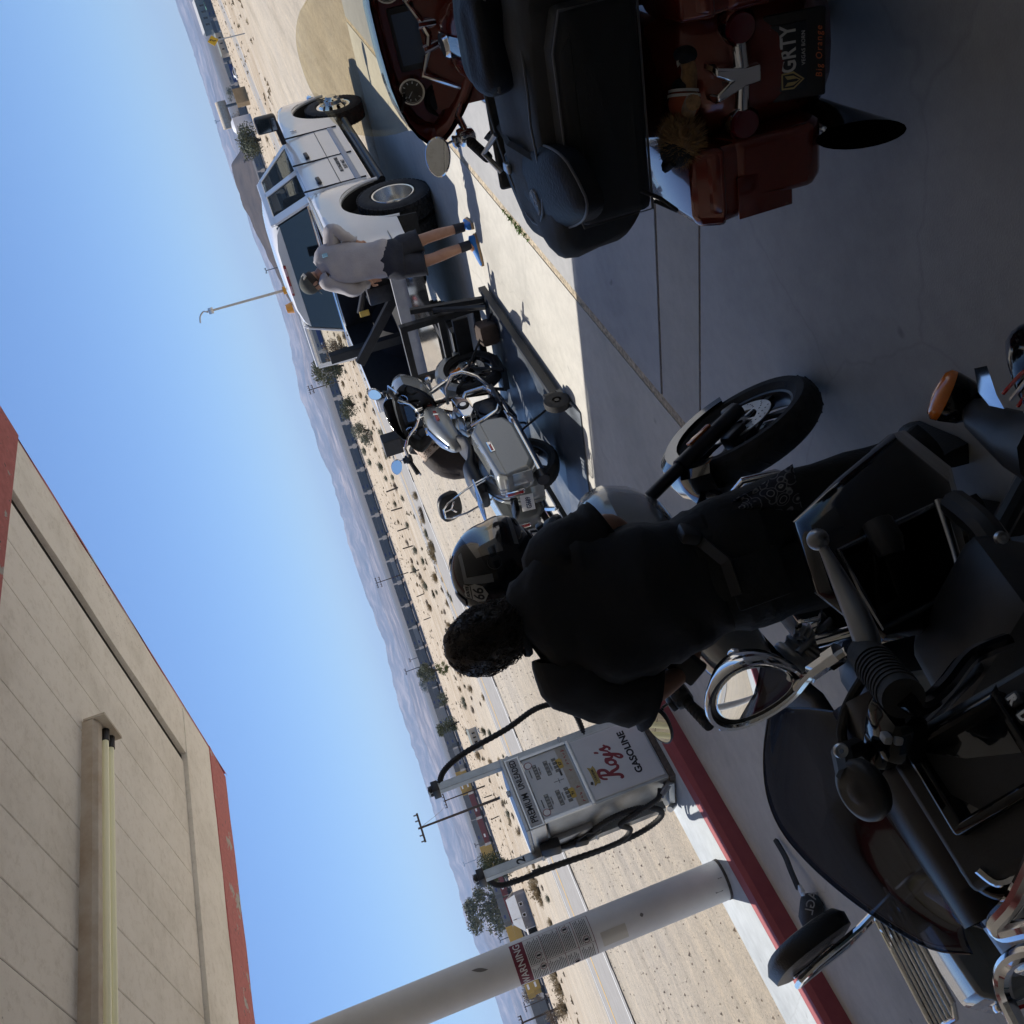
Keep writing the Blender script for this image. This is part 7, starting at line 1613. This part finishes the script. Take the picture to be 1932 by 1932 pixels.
# black riding gloves with clip strap on the floor by the kerb
gl = empty('glove_bundle', at(1528, 1722, z=.0), 0, 'black riding gloves with lettered cuff and long strap lying against the red kerb', 'gloves'); og = V(gl.location)
b_ = MB(); rnd = random.Random(4)
for k in range(3):
    p = at(1520+8*k, 1700+22*k, z=.05)-og; J = dict(w=p); rad = dict(w=.035); Ed = []
    hand(J, Ed, rad, 'w', 'g', V((-.3+.2*k, .2*(1-k), -.05)), (0, 0, -1), (0, 1, 0), .5, 1.15); me = skinmesh(J, Ed, rad, 'w'); b_.bm.from_mesh(me); bpy.data.meshes.remove(me)
b_.box(at(1530, 1722, z=.06)-og, (.13, .16, .10), (.3, .2, .5), bev=.04); b_.build('gloves', cordura, gl, smooth=80, merge=False)
b_ = MB(); b_.tube(cat([at(1512, 1688, z=.07)-og, at(1500, 1660, z=.05)-og, at(1492, 1640, z=.03)-og, at(1478, 1616, z=.02)-og]), .014, 4); b_.build('strap', cordura, gl, smooth=0)
b_ = MB(); b_.box(at(1516, 1690, z=.085)-og, (.05, .03, .02), (.2, .2, .5), bev=.004); b_.build('clip', steel, gl)
pp_ = at(1530, 1708, d=5.55)-og; gl.scale = (1.3, 1.3, 1.3); text('AGL', .055, mat('grey glove print', (.3, .3, .3), .7), frame(pp_, -CY*.9+CX*-.2, -CX), gl)
# ------------------------------------------------------------------ background beyond the road
UR = V((math.sin(YAW), -math.cos(YAW), 0)); UF = V((math.cos(YAW), math.sin(YAW), 0)); VY = YAW-math.pi/2   # local x = towards the right of view, y = away
def base_at(px, py):
    p = at(px, py); d = p.x*.736+p.y*.677; return p, d, d/FPX       # point, depth, metres per photo pixel
# --- leaves and trees
def leafmat(name, c, c2): return mat(name, c, .75, var=.3, col2=c2, vscale=1.3)
lf_dark = leafmat('dusty olive leaves', (.055, .065, .032), (.11, .12, .07)); lf_dark2 = leafmat('deep green leaves', (.04, .055, .024), (.085, .10, .05)); lf_pale = leafmat('pale sage leaves', (.12, .13, .085), (.21, .21, .145)); lf_bright = leafmat('yellow green leaves', (.12, .14, .04), (.19, .2, .07)); lf_dry = leafmat('dry tan twigs', (.25, .18, .09), (.40, .31, .18)); lf_brown = leafmat('dead brown twigs', (.13, .095, .065), (.22, .17, .12))
bark = mat('grey brown bark', (.12, .09, .065), .9, var=.4, vscale=12, bump=.4)
def tree(label, pos, hgt, wid, m, n=1500, seed=1, lf=.10, trunk_h=.25, group=None, dens=1.0, name='tree', flat=.8):
    rnd = random.Random(seed); root = empty(name, pos, rnd.uniform(0, 6), label, 'tree' if name == 'tree' else 'shrub', group)
    b_ = MB(); lobes = []
    nl = rnd.randint(7, 10)
    for i in range(nl):
        a = i*2.4+rnd.uniform(-.4, .4); r = wid*.5*rnd.uniform(.15, .68); z = hgt*rnd.uniform(trunk_h+.12, .86); lobes.append((V((r*math.cos(a), r*math.sin(a), z)), wid*rnd.uniform(.15, .27)))
    th = max(.02, wid*.022)
    b_.tube([(0, 0, -.05), (rnd.uniform(-.1, .1)*wid*.3, rnd.uniform(-.1, .1)*wid*.3, hgt*trunk_h), (0, 0, hgt*(trunk_h+.25))], [th*1.5, th, th*.6], 7)
    for c, r in lobes: b_.tube([(0, 0, hgt*trunk_h*.8), V((c.x*.45, c.y*.45, (hgt*trunk_h+c.z)/2)), c], [th*.7, th*.45, th*.12], 5)
    b_.build('trunk', bark, root, smooth=60, merge=False)
    b_ = MB()
    for k in range(n):
        c, r = lobes[rnd.randrange(nl)]; d = V((rnd.gauss(0, 1), rnd.gauss(0, 1), rnd.gauss(0, 1))).normalized(); rr = r*rnd.random()**.4
        p = c+V((d.x*rr, d.y*rr, d.z*rr*flat)); 
        if p.z < .03: p.z = .03+.05*rnd.random()
        u = V((rnd.uniform(-1, 1), rnd.uniform(-1, 1), rnd.uniform(-1, 1))).normalized(); v = u.cross(d+V((.01, 0, 0))).normalized(); s = lf*rnd.uniform(.5, 1.3)
        b_.face([p-u*s-v*s*.25, p+u*s*.2-v*s*.45, p+u*s, p+u*s*.1+v*s*.45])
    b_.build('crown', m, root, smooth=0, merge=False); return root
def shrub_mesh(seed, m, n=260, spread=1.0, hgt=1.0, name='shrub'):
    """tuft of stems and small leaves, one metre across"""
    rnd = random.Random(seed); b_ = MB()
    for k in range(n):
        a = rnd.uniform(0, 6.283); r = rnd.random()**.6*.16; p = V((r*math.cos(a), r*math.sin(a), 0)); el = rnd.uniform(.25, 1.4); ln = rnd.uniform(.3, .62); d = V((math.cos(a)*math.cos(el)*spread, math.sin(a)*math.cos(el)*spread, math.sin(el)*hgt))
        t = p+d*ln; s = d.cross(V((0, 0, 1))).normalized()*rnd.uniform(.006, .014); b_.face([p-s, p+s, t])
        for q in range(3):
            c = p.lerp(t, rnd.uniform(.45, 1)); u = V((rnd.uniform(-1, 1), rnd.uniform(-1, 1), rnd.uniform(-.5, 1))).normalized()*rnd.uniform(.025, .06); w_ = u.orthogonal()*.45; b_.face([c-u*.3, c+w_, c+u, c-w_])
    return tag(b_.build(name, m, smooth=0, merge=False), None, 'shrub')
T_ = [  # base px, height px, width px, material, label
    ((966, 1622), 62, 62, lf_dark2, 'dense dark green tree behind the left hose post of the pump', 2600), ((969, 1690), 82, 80, lf_dark, 'tall loose olive tree rising behind the old wooden house', 2600),
    ((829, 1262), 44, 42, lf_dark, 'olive tree between road and railway above the curly haired man', 1900), ((848, 1258), 24, 22, lf_bright, 'small yellow green tree beside the olive tree above the curly haired man', 900),
    ((866, 1362), 40, 40, lf_dark2, 'bushy green tree under the curving pump hose', 1700), ((648, 690), 50, 52, lf_dark, 'broad olive tree beyond the open truck bed, nearer the motorcycle', 2300), ((652, 652), 42, 40, lf_brown, 'bare brown thicket beside the open truck door', 1500),
    ((697, 812), 30, 44, lf_pale, 'pale sage bush beyond the grey motorcycle fairing', 1300), ((670, 762), 26, 44, lf_dark, 'low olive bush beyond the roof edge of the truck bed', 1300), ((492, 262), 40, 60, lf_dark, 'wide olive tree in front of the white upright tank', 2200), ((470, 218), 30, 30, lf_brown, 'brown thicket below the lying cream tank', 1300),
    ((447, 172), 18, 26, lf_dark, 'small olive bush at the end of the tan shed', 700), ((1028, 1862), 34, 50, lf_brown, 'dead brown bush before the yellow freight car left of the column', 1900), ((960, 1735), 22, 30, lf_dark, 'low green tree at the porch end of the old house', 800), ((1060, 1915), 26, 34, lf_brown, 'grey brown bush at the far lower left of the view', 900), ((812, 1290), 18, 26, lf_dark, 'low bush right above the pump hose beyond the road', 800), ((846, 1318), 16, 30, lf_dark, 'low round bush beyond the road left of the curly haired man', 800)]
for i, ((px, py), hp, wp, m, lab, n) in enumerate(T_):
    p, d, s = base_at(px, py); tree(lab, p-V((0, 0, .1)), hp*s*1.2, wp*s*1.3, m, int(n*1.3), seed=40+i, lf=max(.06, wp*s*.040), trunk_h=.12)
# --- dry shrubs in the verge beyond the road: each its own copy of a few kinds
kinds = [shrub_mesh(1, lf_dry), shrub_mesh(2, lf_dry, 300, 1.2, .8), shrub_mesh(3, lf_pale, 260), shrub_mesh(4, lf_brown, 240, 1.1, .7), shrub_mesh(5, lf_dark, 280, 1.1, .9)]
knames = ['dry straw coloured tuft', 'spreading dry straw coloured tuft', 'pale sage shrub', 'dead brown shrub', 'dusty green shrub']
spots = [(741, 792, 0, 22), (735, 752, 0, 14), (748, 818, 1, 26), (763, 850, 4, 20), (771, 876, 0, 22), (776, 892, 1, 22), (786, 935, 0, 20), (797, 968, 3, 28), (800, 980, 0, 20), (806, 1006, 2, 20), (818, 1030, 0, 30), (820, 1046, 1, 30), (824, 1075, 3, 18), (835, 1112, 3, 14), (846, 1138, 0, 18), (850, 1182, 0, 22), (862, 1205, 1, 22), (712, 715, 0, 14), (708, 690, 1, 18), (690, 640, 1, 20), (683, 618, 0, 16), (720, 742, 0, 16), (729, 770, 4, 18), (1017, 1680, 0, 40), (1008, 1660, 1, 36), (1022, 1700, 1, 22), (1040, 1740, 0, 22), (1049, 1836, 0, 34), (1058, 1862, 1, 36), (1068, 1900, 0, 40), (898, 1404, 1, 20), (905, 1425, 0, 22), (882, 1380, 3, 14), (560, 430, 0, 10), (505, 262, 1, 14), (522, 300, 0, 14), (533, 340, 1, 10), (980, 1570, 0, 16), (968, 1540, 3, 14), (752, 838, 2, 16), (690, 850, 2, 18), (700, 872, 4, 16), (742, 900, 2, 14), (760, 940, 4, 14), (770, 990, 2, 14)]
rnd = random.Random(21)
for k in range(150):
    py = rnd.uniform(600, 1900); hx = 681+(py-966)*.332; xx = hx+rnd.uniform(52, 108)+(.06*(py-966) if py > 966 else .035*(py-966)); spots.append((xx, py, rnd.choice((0, 1, 2, 3, 3, 4)), rnd.uniform(8, 20)))
used = set(); nth = {}
for (px, py, kd, wp) in spots:
    p, d, s = base_at(px, py)
    if d < 33: continue
    o = kinds[kd]
    if kd in used: o = o.copy(); COL.objects.link(o)
    used.add(kd); w_ = wp*s; o.location = p-V((0, 0, .03)); o.scale = (w_, w_, w_*rnd.uniform(.75, 1.1)); o.rotation_euler = (0, 0, rnd.uniform(0, 6.28)); o['group'] = 'desert shrubs beyond the road'
    o['label'] = knames[kd]+' growing in the sandy verge beyond the road'
for kd, o in enumerate(kinds):
    if kd not in used: bpy.data.objects.remove(o)
# --- ground cover far out
b_ = MB(); rnd = random.Random(8)
for k in range(1900):
    d = 46+600*rnd.random()**1.5; l = rnd.uniform(-.62, .62)*d; X, Y = .736*d-.677*l, .677*d+.736*l; z = terr(X, Y); s = rnd.uniform(.08, .26)*(1+d/300)
    for q in range(5):
        a = rnd.uniform(0, 6.28); c = V((X+rnd.uniform(-.4, .4)*s, Y+rnd.uniform(-.4, .4)*s, z)); b_.face([c-V((math.cos(a), math.sin(a), 0))*s*.5, c+V((math.cos(a), math.sin(a), 0))*s*.5, c+V((rnd.uniform(-.3, .3)*s, 0, s*rnd.uniform(.2, .5)))])
tag(b_.build('desert_scrub', mat('far scrub', (.46, .36, .23), .95, var=.3, vscale=.05, col2=(.26, .22, .14)), smooth=0, merge=False), 'low dry scrub scattered over the desert plain', 'scrub', kind='stuff')
# --- utility poles
polem = mat('weathered pole wood', (.06, .048, .04), .85, var=.3, vscale=3)
def pole(name, b, t, label, arms=1, grp='utility poles across the desert', wpx=None):
    p, d, s = base_at(*b); ln = math.hypot(b[0]-t[0], b[1]-t[1])*s; o = empty(name, p-V((0, 0, .1)), VY+.5, label, 'utility pole', grp)
    r = max(.09, (wpx or 2.2)*s/2); mb = MB(); mb.cyl((0, 0, 0), (0, 0, ln), r, r*.7, 8); mb.build('post', polem, o)
    for a in range(arms):
        z = ln*(.965-.11*a); mb = MB(); aw = ln*.17; mb.box((0, 0, z), (aw*2, r*1.2, r*1.3)); ar = mb.build('cross_arm', polem, o, smooth=0)
        for q in (-.9, -.5, .5, .9):
            mb = MB(); mb.cyl((q*aw, 0, z+r*.6), (q*aw, 0, z+r*2.6), r*.5, seg=6); mb.build('insulator', mat('insulator', (.12, .1, .09), .3), ar)
    return o, p, ln
PL = [((941, 1506), (789, 1561), 'tallest dark utility pole just left of the pump', 1, 5.5), ((914, 1483), (837, 1512), 'second utility pole between the tall pole and the pump', 1, 3), ((801, 1255), (765, 1267), 'utility pole beside the olive tree over the curly haired man', 1, 2), ((795, 1238), (773, 1246), 'short utility pole right of the olive tree pole', 1, 1.6), ((770, 1080), (709, 1100), 'utility pole in front of the grey train above the helmet', 2, 2), ((640, 719), (584, 740), 'double arm utility pole right of the grey motorcycle', 2, 2.2), ((1055, 1901), (984, 1932), 'heavy utility pole at the bottom left corner', 1, 4.5), ((1037, 1881), (990, 1901), 'slim utility pole near the bottom left corner', 1, 2), ((967, 1765), (943, 1774), 'small utility pole behind the column', 1, 1.8), ((918, 1587), (897, 1596), 'small utility pole over the maroon freight car', 1, 1.6), ((434, 223), (408, 231), 'utility pole between the lying tank and the white tank', 1, 2), ((485, 298), (461, 305), 'utility pole above the truck windscreen', 1, 1.6), ((540, 500), (502, 512), 'utility pole above the roof of the white truck', 1, 2), ((898, 1622), (875, 1630), 'small utility pole left of the maroon freight car', 1, 1.5)]
tops = []
for b, t, lab, ar, wp in PL: o, p, ln = pole('utility_pole', b, t, lab, ar, wpx=wp); tops.append((p, ln))
(p0, l0), (p1, l1) = tops[0], tops[1]
b_ = MB(); A0, A1 = p0+V((0, 0, l0*.97)), p1+V((0, 0, l1*.97)); A2 = A0+(A0-A1)*1.2+V((0, 0, .6))
for a, c in ((A0, A1),): b_.tube([a.lerp(c, t/12)-V((0, 0, .8*math.sin(math.pi*t/12))) for t in range(13)], .012, 4)
b_.build('overhead_wire', blackplastic, None); tag(bpy.data.objects['overhead_wire'], 'thin overhead wire strung from the tallest utility pole', 'wire')
# --- railway and stack train
rail_px = [(330, -230), (452, 150), (530, 400), (607, 620), (678, 839), (749, 1054), (815, 1247), (925, 1562), (995, 1760), (1053, 1925), (1100, 2050)]
rp = [at(*q, d=dd) for q, dd in zip(rail_px, (760, 740, 720, 700, 690, 650, 590, 460, 390, 350, 320))]
print('rail depths', [round(q.x*.736+q.y*.677) for q in rp])
line = cat(rp, 8)
ballast = mat('pinkish ballast', (.26, .2, .165), .95, var=.25, vscale=.3)
b_ = MB(); b_.loft([[q+UF*-9+V((0, 0, -3)), q+UF*-3+V((0, 0, .9)), q+UF*3+V((0, 0, .9)), q+UF*9+V((0, 0, -3))] for q in line], closed=False, cap=False); tag(b_.build('railway_embankment', ballast, smooth=60), kind='structure')
cg = [mat('grey container', (.11, .125, .14), .6, var=.08, vscale=.4), mat('pale grey container', (.26, .27, .27), .6, var=.08), mat('maroon container', (.16, .035, .035), .6, var=.1), mat('ochre container', (.42, .28, .06), .6, var=.1), mat('blue container', (.02, .05, .2), .6)]
carm = mat('dark freight car', (.03, .025, .025), .8); logo = mat('faint container logo', (.03, .05, .16), .6)
def train_proto(lo, hi, L_=16.2):
    o = empty('freight_car', (0, 0, 0)); h = 2.9
    mb = MB(); mb.box((0, 0, .75), (L_+1.6, 2.4, .5)); mb.box((0, 0, 1.1), (L_*.96, 2.2, .4)); mb.build('flat_car', carm, o, smooth=0)
    for s_ in (-1, 1): mb = MB(); mb.cyl((s_*L_*.46-.8, -1, .45), (s_*L_*.46-.8, 1, .45), .45, seg=10); mb.cyl((s_*L_*.46+.8, -1, .45), (s_*L_*.46+.8, 1, .45), .45, seg=10); mb.box((s_*L_*.46, 0, .55), (2.6, 2.1, .4)); mb.build('bogie', carm, o)
    for k, m in enumerate((lo, hi)):
        if m is None: continue
        mb = MB(); mb.box((0, 0, 1.1+h*k+h/2), (L_ if k else L_*.9, 2.5, h-.06), mi=0)
        for q in range(26): mb.box((-L_*.44+L_*.88*q/25, -1.27, 1.1+h*k+h/2), (.12, .05, h-.3), mi=0)
        c = mb.build('container', m, o, smooth=0)
        mb = MB(); mb.box((-L_*.3, -1.31, 1.1+h*k+h*.6), (2.4, .02, .8)); mb.build('container_logo', logo if m in cg[:2] else white, c, smooth=0)
    return o
combos = {'g': (cg[0], cg[0], 'grey double stacked freight car'), 'p': (cg[1], cg[0], 'freight car with grey over pale grey container'), 'm': (cg[2], cg[0], 'freight car with grey over maroon container'), 'y': (cg[3], cg[3], 'ochre double stacked freight car'), 'b': (cg[4], cg[1], 'freight car with pale over blue container'), 'w': (cg[1], cg[1], 'pale grey double stacked freight car')}
proto = {}; acc = [0]
for a, c in zip(line, line[1:]): acc.append(acc[-1]+(c-a).length)
u = 40; seq = 'wgpggpgbggpggggpgggbgggggggggpggpgggwgppwyymmymgyymwg'; i = 0
while u < acc[-1]-12 and i < 75:
    j = max(k for k in range(len(acc)) if acc[k] <= u); t = (u-acc[j])/max(.01, acc[min(j+1, len(acc)-1)]-acc[j]); pos = line[j].lerp(line[min(j+1, len(line)-1)], t); dr = (line[min(j+1, len(line)-1)]-line[j]).normalized()
    kd = seq[i % len(seq)]; u += 19.2; i += 1
    pr_ = pos-V((0, 0, H)); zc = pr_.dot(CF)
    if zc < 5: continue
    pxy = (966+FPX*pr_.dot(CX)/zc, 966-FPX*pr_.dot(CY)/zc)
    if pxy[1] < -30 or pxy[1] > 1960: continue
    kd = 'g' if 560 < pxy[1] < 1330 and kd in 'ym' else 'm' if 1500 < pxy[1] < 1600 else 'y' if 1450 < pxy[1] <= 1500 or 1790 < pxy[1] < 1860 else kd
    if kd not in proto: o = train_proto(combos[kd][0], combos[kd][1]); proto[kd] = o
    else: o = copy_tree(proto[kd])
    o.location = pos+V((0, 0, .9)); o.rotation_euler = (0, 0, math.atan2(-dr.y, -dr.x)); tag(o, combos[kd][2]+' in the long train across the plain', 'freight car', 'freight cars of the long train')
# --- old wooden house by the road
p, d, s = base_at(1000, 1712)
hs = empty('wooden_house', p, VY+.12, 'weathered grey wooden house with white metal roof and dark porch left of the column', 'house'); ww = mat('weathered grey boards', (.26, .25, .25), .9, var=.25, vscale=1.2, bump=.3, bscale=8); wr = mat('white metal roof', (.68, .68, .66), .4, var=.08, vscale=.8, col2=(.6, .55, .48))
U = lambda px: px*s*1.02
b_ = MB(); b_.box((-U(2), U(14), U(11)), (U(62), U(28), U(22))); b_.build('wall', ww, hs, smooth=0)
b_ = MB(); b_.loft([[V((x, -U(2), U(20))), V((x2, U(14), U(38))), V((x, U(30), U(20))), V((x2, U(14), U(37)))] for x, x2 in ((-U(38), -U(22)), (U(32), U(24)))]); b_.build('roof', wr, hs, smooth=0)
b_ = MB(); b_.box((-U(45), U(10), U(17.5)), (U(32), U(20), U(1.6)), (0, .08, 0)); b_.build('porch_roof', wr, hs, smooth=0)
for x in (-U(59), -U(46), -U(34)): b_ = MB(); b_.box((x, U(1), U(8.5)), (U(1.5), U(1.5), U(17))); b_.build('porch_post', wr, hs, smooth=0)
b_ = MB(); b_.box((-U(46), U(14), U(8)), (U(26), U(10), U(16))); b_.build('porch_dark', mat('dark porch interior', (.03, .032, .03), .9), hs, smooth=0)
for x in (U(12), -U(8)):
    b_ = MB(); b_.box((x, -U(.2), U(14)), (U(7), U(1), U(7))); wf = b_.build('window', white, hs, smooth=0); b_ = MB(); b_.box((x, -U(.8), U(14)), (U(5), U(.4), U(5))); b_.build('pane', blackgloss, wf, smooth=0)
b_ = MB(); b_.box((-U(12), U(6), U(32)), (U(1), U(1), U(8))); b_.build('flue', darkmetal, hs, smooth=0)
# --- settlement beyond the truck
def block(name, px, py, wpx, hpx, dpx, m, label, cat_, roof=None, rz=0, win=0):
    p, d, s = base_at(px, py); o = empty(name, p, VY+rz, label, cat_); b_ = MB(); b_.box((0, dpx*s/2, hpx*s/2), (wpx*s, dpx*s, hpx*s)); b_.build('wall', m, o, smooth=0)
    if roof: b_ = MB(); b_.prism([(-dpx*s*.08, hpx*s), (dpx*s*1.08, hpx*s), (dpx*s*.5, hpx*s*1.22)], 'X', -wpx*s*.53, wpx*s*.53); b_.build('roof', roof, o, smooth=0)
    for k in range(win):
        b_ = MB(); x = (-.4+.8*(k+.5)/win)*wpx*s; b_.box((x, -.03, hpx*s*.55), (wpx*s*.06, .1, hpx*s*.35)); b_.build('window', blackgloss, o, smooth=0)
    return o
gw = mat('grey green siding', (.22, .24, .22), .8, var=.1); tanm = mat('tan shed boards', (.34, .25, .14), .85, var=.15, vscale=.8); creamw = mat('cream wall', (.5, .46, .38), .8)
block('long_building', 398, 25, 62, 22, 16, gw, 'long grey green building with white roof edge at the top of the view', 'building', wr, win=4)
block('low_building', 425, 80, 42, 13, 12, mat('beige stucco', (.38, .34, .27), .8, var=.1), 'low beige building behind the yellow road sign', 'building', gw, win=3)
block('shed', 466, 176, 30, 24, 14, tanm, 'tan boarded shed right of the lying cream tank', 'shed', None, .1)
block('small_house', 493, 296, 20, 10, 10, creamw, 'small pale house above the truck windscreen', 'house', wr, win=2)
block('trailer_home', 905, 1392, 42, 16, 12, creamw, 'pale mobile home with grey roof under the pump hose', 'mobile home', gw, .1, 4)
block('maroon_shed', 957, 1732, 20, 12, 8, cg[2], 'maroon shed behind the old wooden house', 'shed')
p, d, s = base_at(458, 208); tk = empty('lying_tank', p+V((0, 0, 26*s)), VY-.35, 'large cream cylindrical tank lying on dark trestles', 'tank'); b_ = MB(); b_.cyl((-24*s, 6*s, 9*s), (24*s, 6*s, 9*s), 10*s, seg=24); b_.cyl((-8*s, 6*s, 9*s), (-7*s, 6*s, 9*s), 10.3*s, seg=24); b_.build('barrel', mat('rusty cream tank', (.6, .53, .42), .6, col2=(.45, .33, .2), vscale=.5, var=.2), tk)
for x in (-14, 14): b_ = MB(); b_.box((x*s, 6*s, -12*s), (4*s, 12*s, 28*s)); b_.build('trestle', darkmetal, tk, smooth=0)
p, d, s = base_at(477, 230); tk2 = empty('water_tank', p, 0, 'white upright water tank with domed lid behind the olive tree', 'tank'); b_ = MB(); b_.lathe([(0, 40*s), (8*s, 39*s), (15*s, 34*s), (15*s, 0)], axis='Z', seg=28); b_.build('drum', mat('white tank', (.62, .62, .64), .6), tk2)
def far_car(px, py, lpx, m, label, rz=0, name='parked_car'):
    p, d, s = base_at(px, py); o = empty(name, p, VY+rz, label, 'car', 'vehicles parked in the settlement'); L_ = lpx*s; h = L_*.33
    b_ = MB(); b_.prism([(-L_/2, h*.2), (-L_*.5, h*.55), (-L_*.3, h*.62), (-L_*.18, h), (L_*.2, h), (L_*.33, h*.62), (L_*.5, h*.5), (L_/2, h*.2)], 'Y', -h*.55, h*.55); b_.build('body', m, o, smooth=0, bevel=h*.04)
    b_ = MB(); b_.prism([(-L_*.27, h*.64), (-L_*.16, h*.93), (L_*.18, h*.93), (L_*.29, h*.64)], 'Y', -h*.56, h*.56); b_.build('windows', blackgloss, o, smooth=0)
    for x in (-.3, .3):
        for y in (-.5, .5): b_ = MB(); b_.cyl((x*L_, y*h-.06, h*.2), (x*L_, y*h+.06, h*.2), h*.21, seg=14); b_.build('wheel', tyre_m, o)
far_car(447, 138, 22, white, 'white car parked nearest the tan shed'); far_car(434, 118, 16, mat('dark blue car', (.02, .05, .1), .3, coat=1), 'dark blue car parked beside the white car'); far_car(420, 66, 16, white, 'white car parked below the yellow road sign', .2); far_car(412, 50, 10, mat('silver car', (.4, .42, .45), .3, .5), 'silver car parked at the long building'); far_car(396, 8, 30, mat('green lorry paint', (.02, .16, .08), .5), 'green lorry parked before the long building', 0, 'parked_lorry'); far_car(905, 1378, 12, white, 'white car parked by the pale mobile home', .3)
# yellow warning sign, diamond with a bent arrow
p = at(440, 62, d=58); zg = terr(p.x, p.y); c = at(402, 77, d=58); sg = empty('road_sign', (c.x, c.y, zg), VY, 'yellow diamond road sign with black winding arrow by the road', 'road sign'); hh = c.z-zg
b_ = MB(); b_.box((0, .03, hh*.5), (.05, .05, hh)); b_.build('post', galv, sg, smooth=0)
b_ = MB(); b_.prism([(0, hh-.34), (.34, hh), (0, hh+.34), (-.34, hh)], 'Y', -.02, .0); pn = b_.build('panel', mat('sign yellow', (.62, .38, .02), .5), sg, smooth=0); b_ = MB(); b_.tube([(-.04, -.03, hh-.17), (-.04, -.03, hh-.02), (.07, -.03, hh+.05), (.07, -.03, hh+.13)], .022, 4); b_.prism([(.01, hh+.12), (.13, hh+.12), (.07, hh+.2)], 'Y', -.035, -.024); b_.build('arrow', blk, pn, smooth=0)
# slim white pole with a hooked top behind the truck
c = at(470, 568, d=17); zg = terr(c.x, c.y); tp_ = at(385, 590, d=17); lp = empty('hooked_pole', (c.x, c.y, zg), 0, 'slim white pole with hooked top and amber bands standing behind the truck cab', 'pole'); hh = tp_.z-zg; dx = V((tp_.x-c.x, tp_.y-c.y, 0))
b_ = MB(); b_.tube([V((0, 0, 0)), dx+V((0, 0, hh*.985))], [.034, .019], 12); b_.build('shaft', mat('off white pole', (.55, .5, .42), .6, var=.1), lp)
e = dx+V((0, 0, hh*.97)); b_ = MB(); b_.tube(cat([e, e+V((0, 0, .05)), e+UR*.02+V((0, 0, .11)), e+UR*-.05+V((0, 0, .19)), e+UR*-.16+V((0, 0, .22))], 4), .014, 8); b_.box(e+V((0, 0, -.02)), (.09, .09, .09), bev=.01); b_.build('hook', steel, lp)
for f in (.50, .56): b_ = MB(); q = dx*f+V((0, 0, hh*f)); b_.cyl(q, q+V((0, 0, .06)), .07, seg=14); b_.build('amber_band', mat('amber band', (.65, .3, .03), .5), lp)
# low barrier posts and broken kerb along the verge
postm = mat('old fence post', (.09, .075, .06), .9)
fp = [(975, 1655), (985, 1690), (750, 920), (758, 958), (768, 996), (778, 1030), (790, 1075), (800, 1120), (812, 1165), (1042, 1800), (928, 1500), (940, 1540)]
b0 = None
for px, py in fp:
    p, d, s = base_at(px, py)
    if b0 is None: mb = MB(); mb.cyl((0, 0, 0), (0, 0, .75), .05, .045, 7); b0 = o = mb.build('fence_post', postm)
    else: o = b0.copy(); COL.objects.link(o)
    o.location = p-V((0, 0, .05)); o.rotation_euler = (rnd.uniform(-.06, .06), rnd.uniform(-.06, .06), 0); tag(o, 'short dark fence post in the scrub between road and railway', 'fence post', 'fence posts along the railway verge')
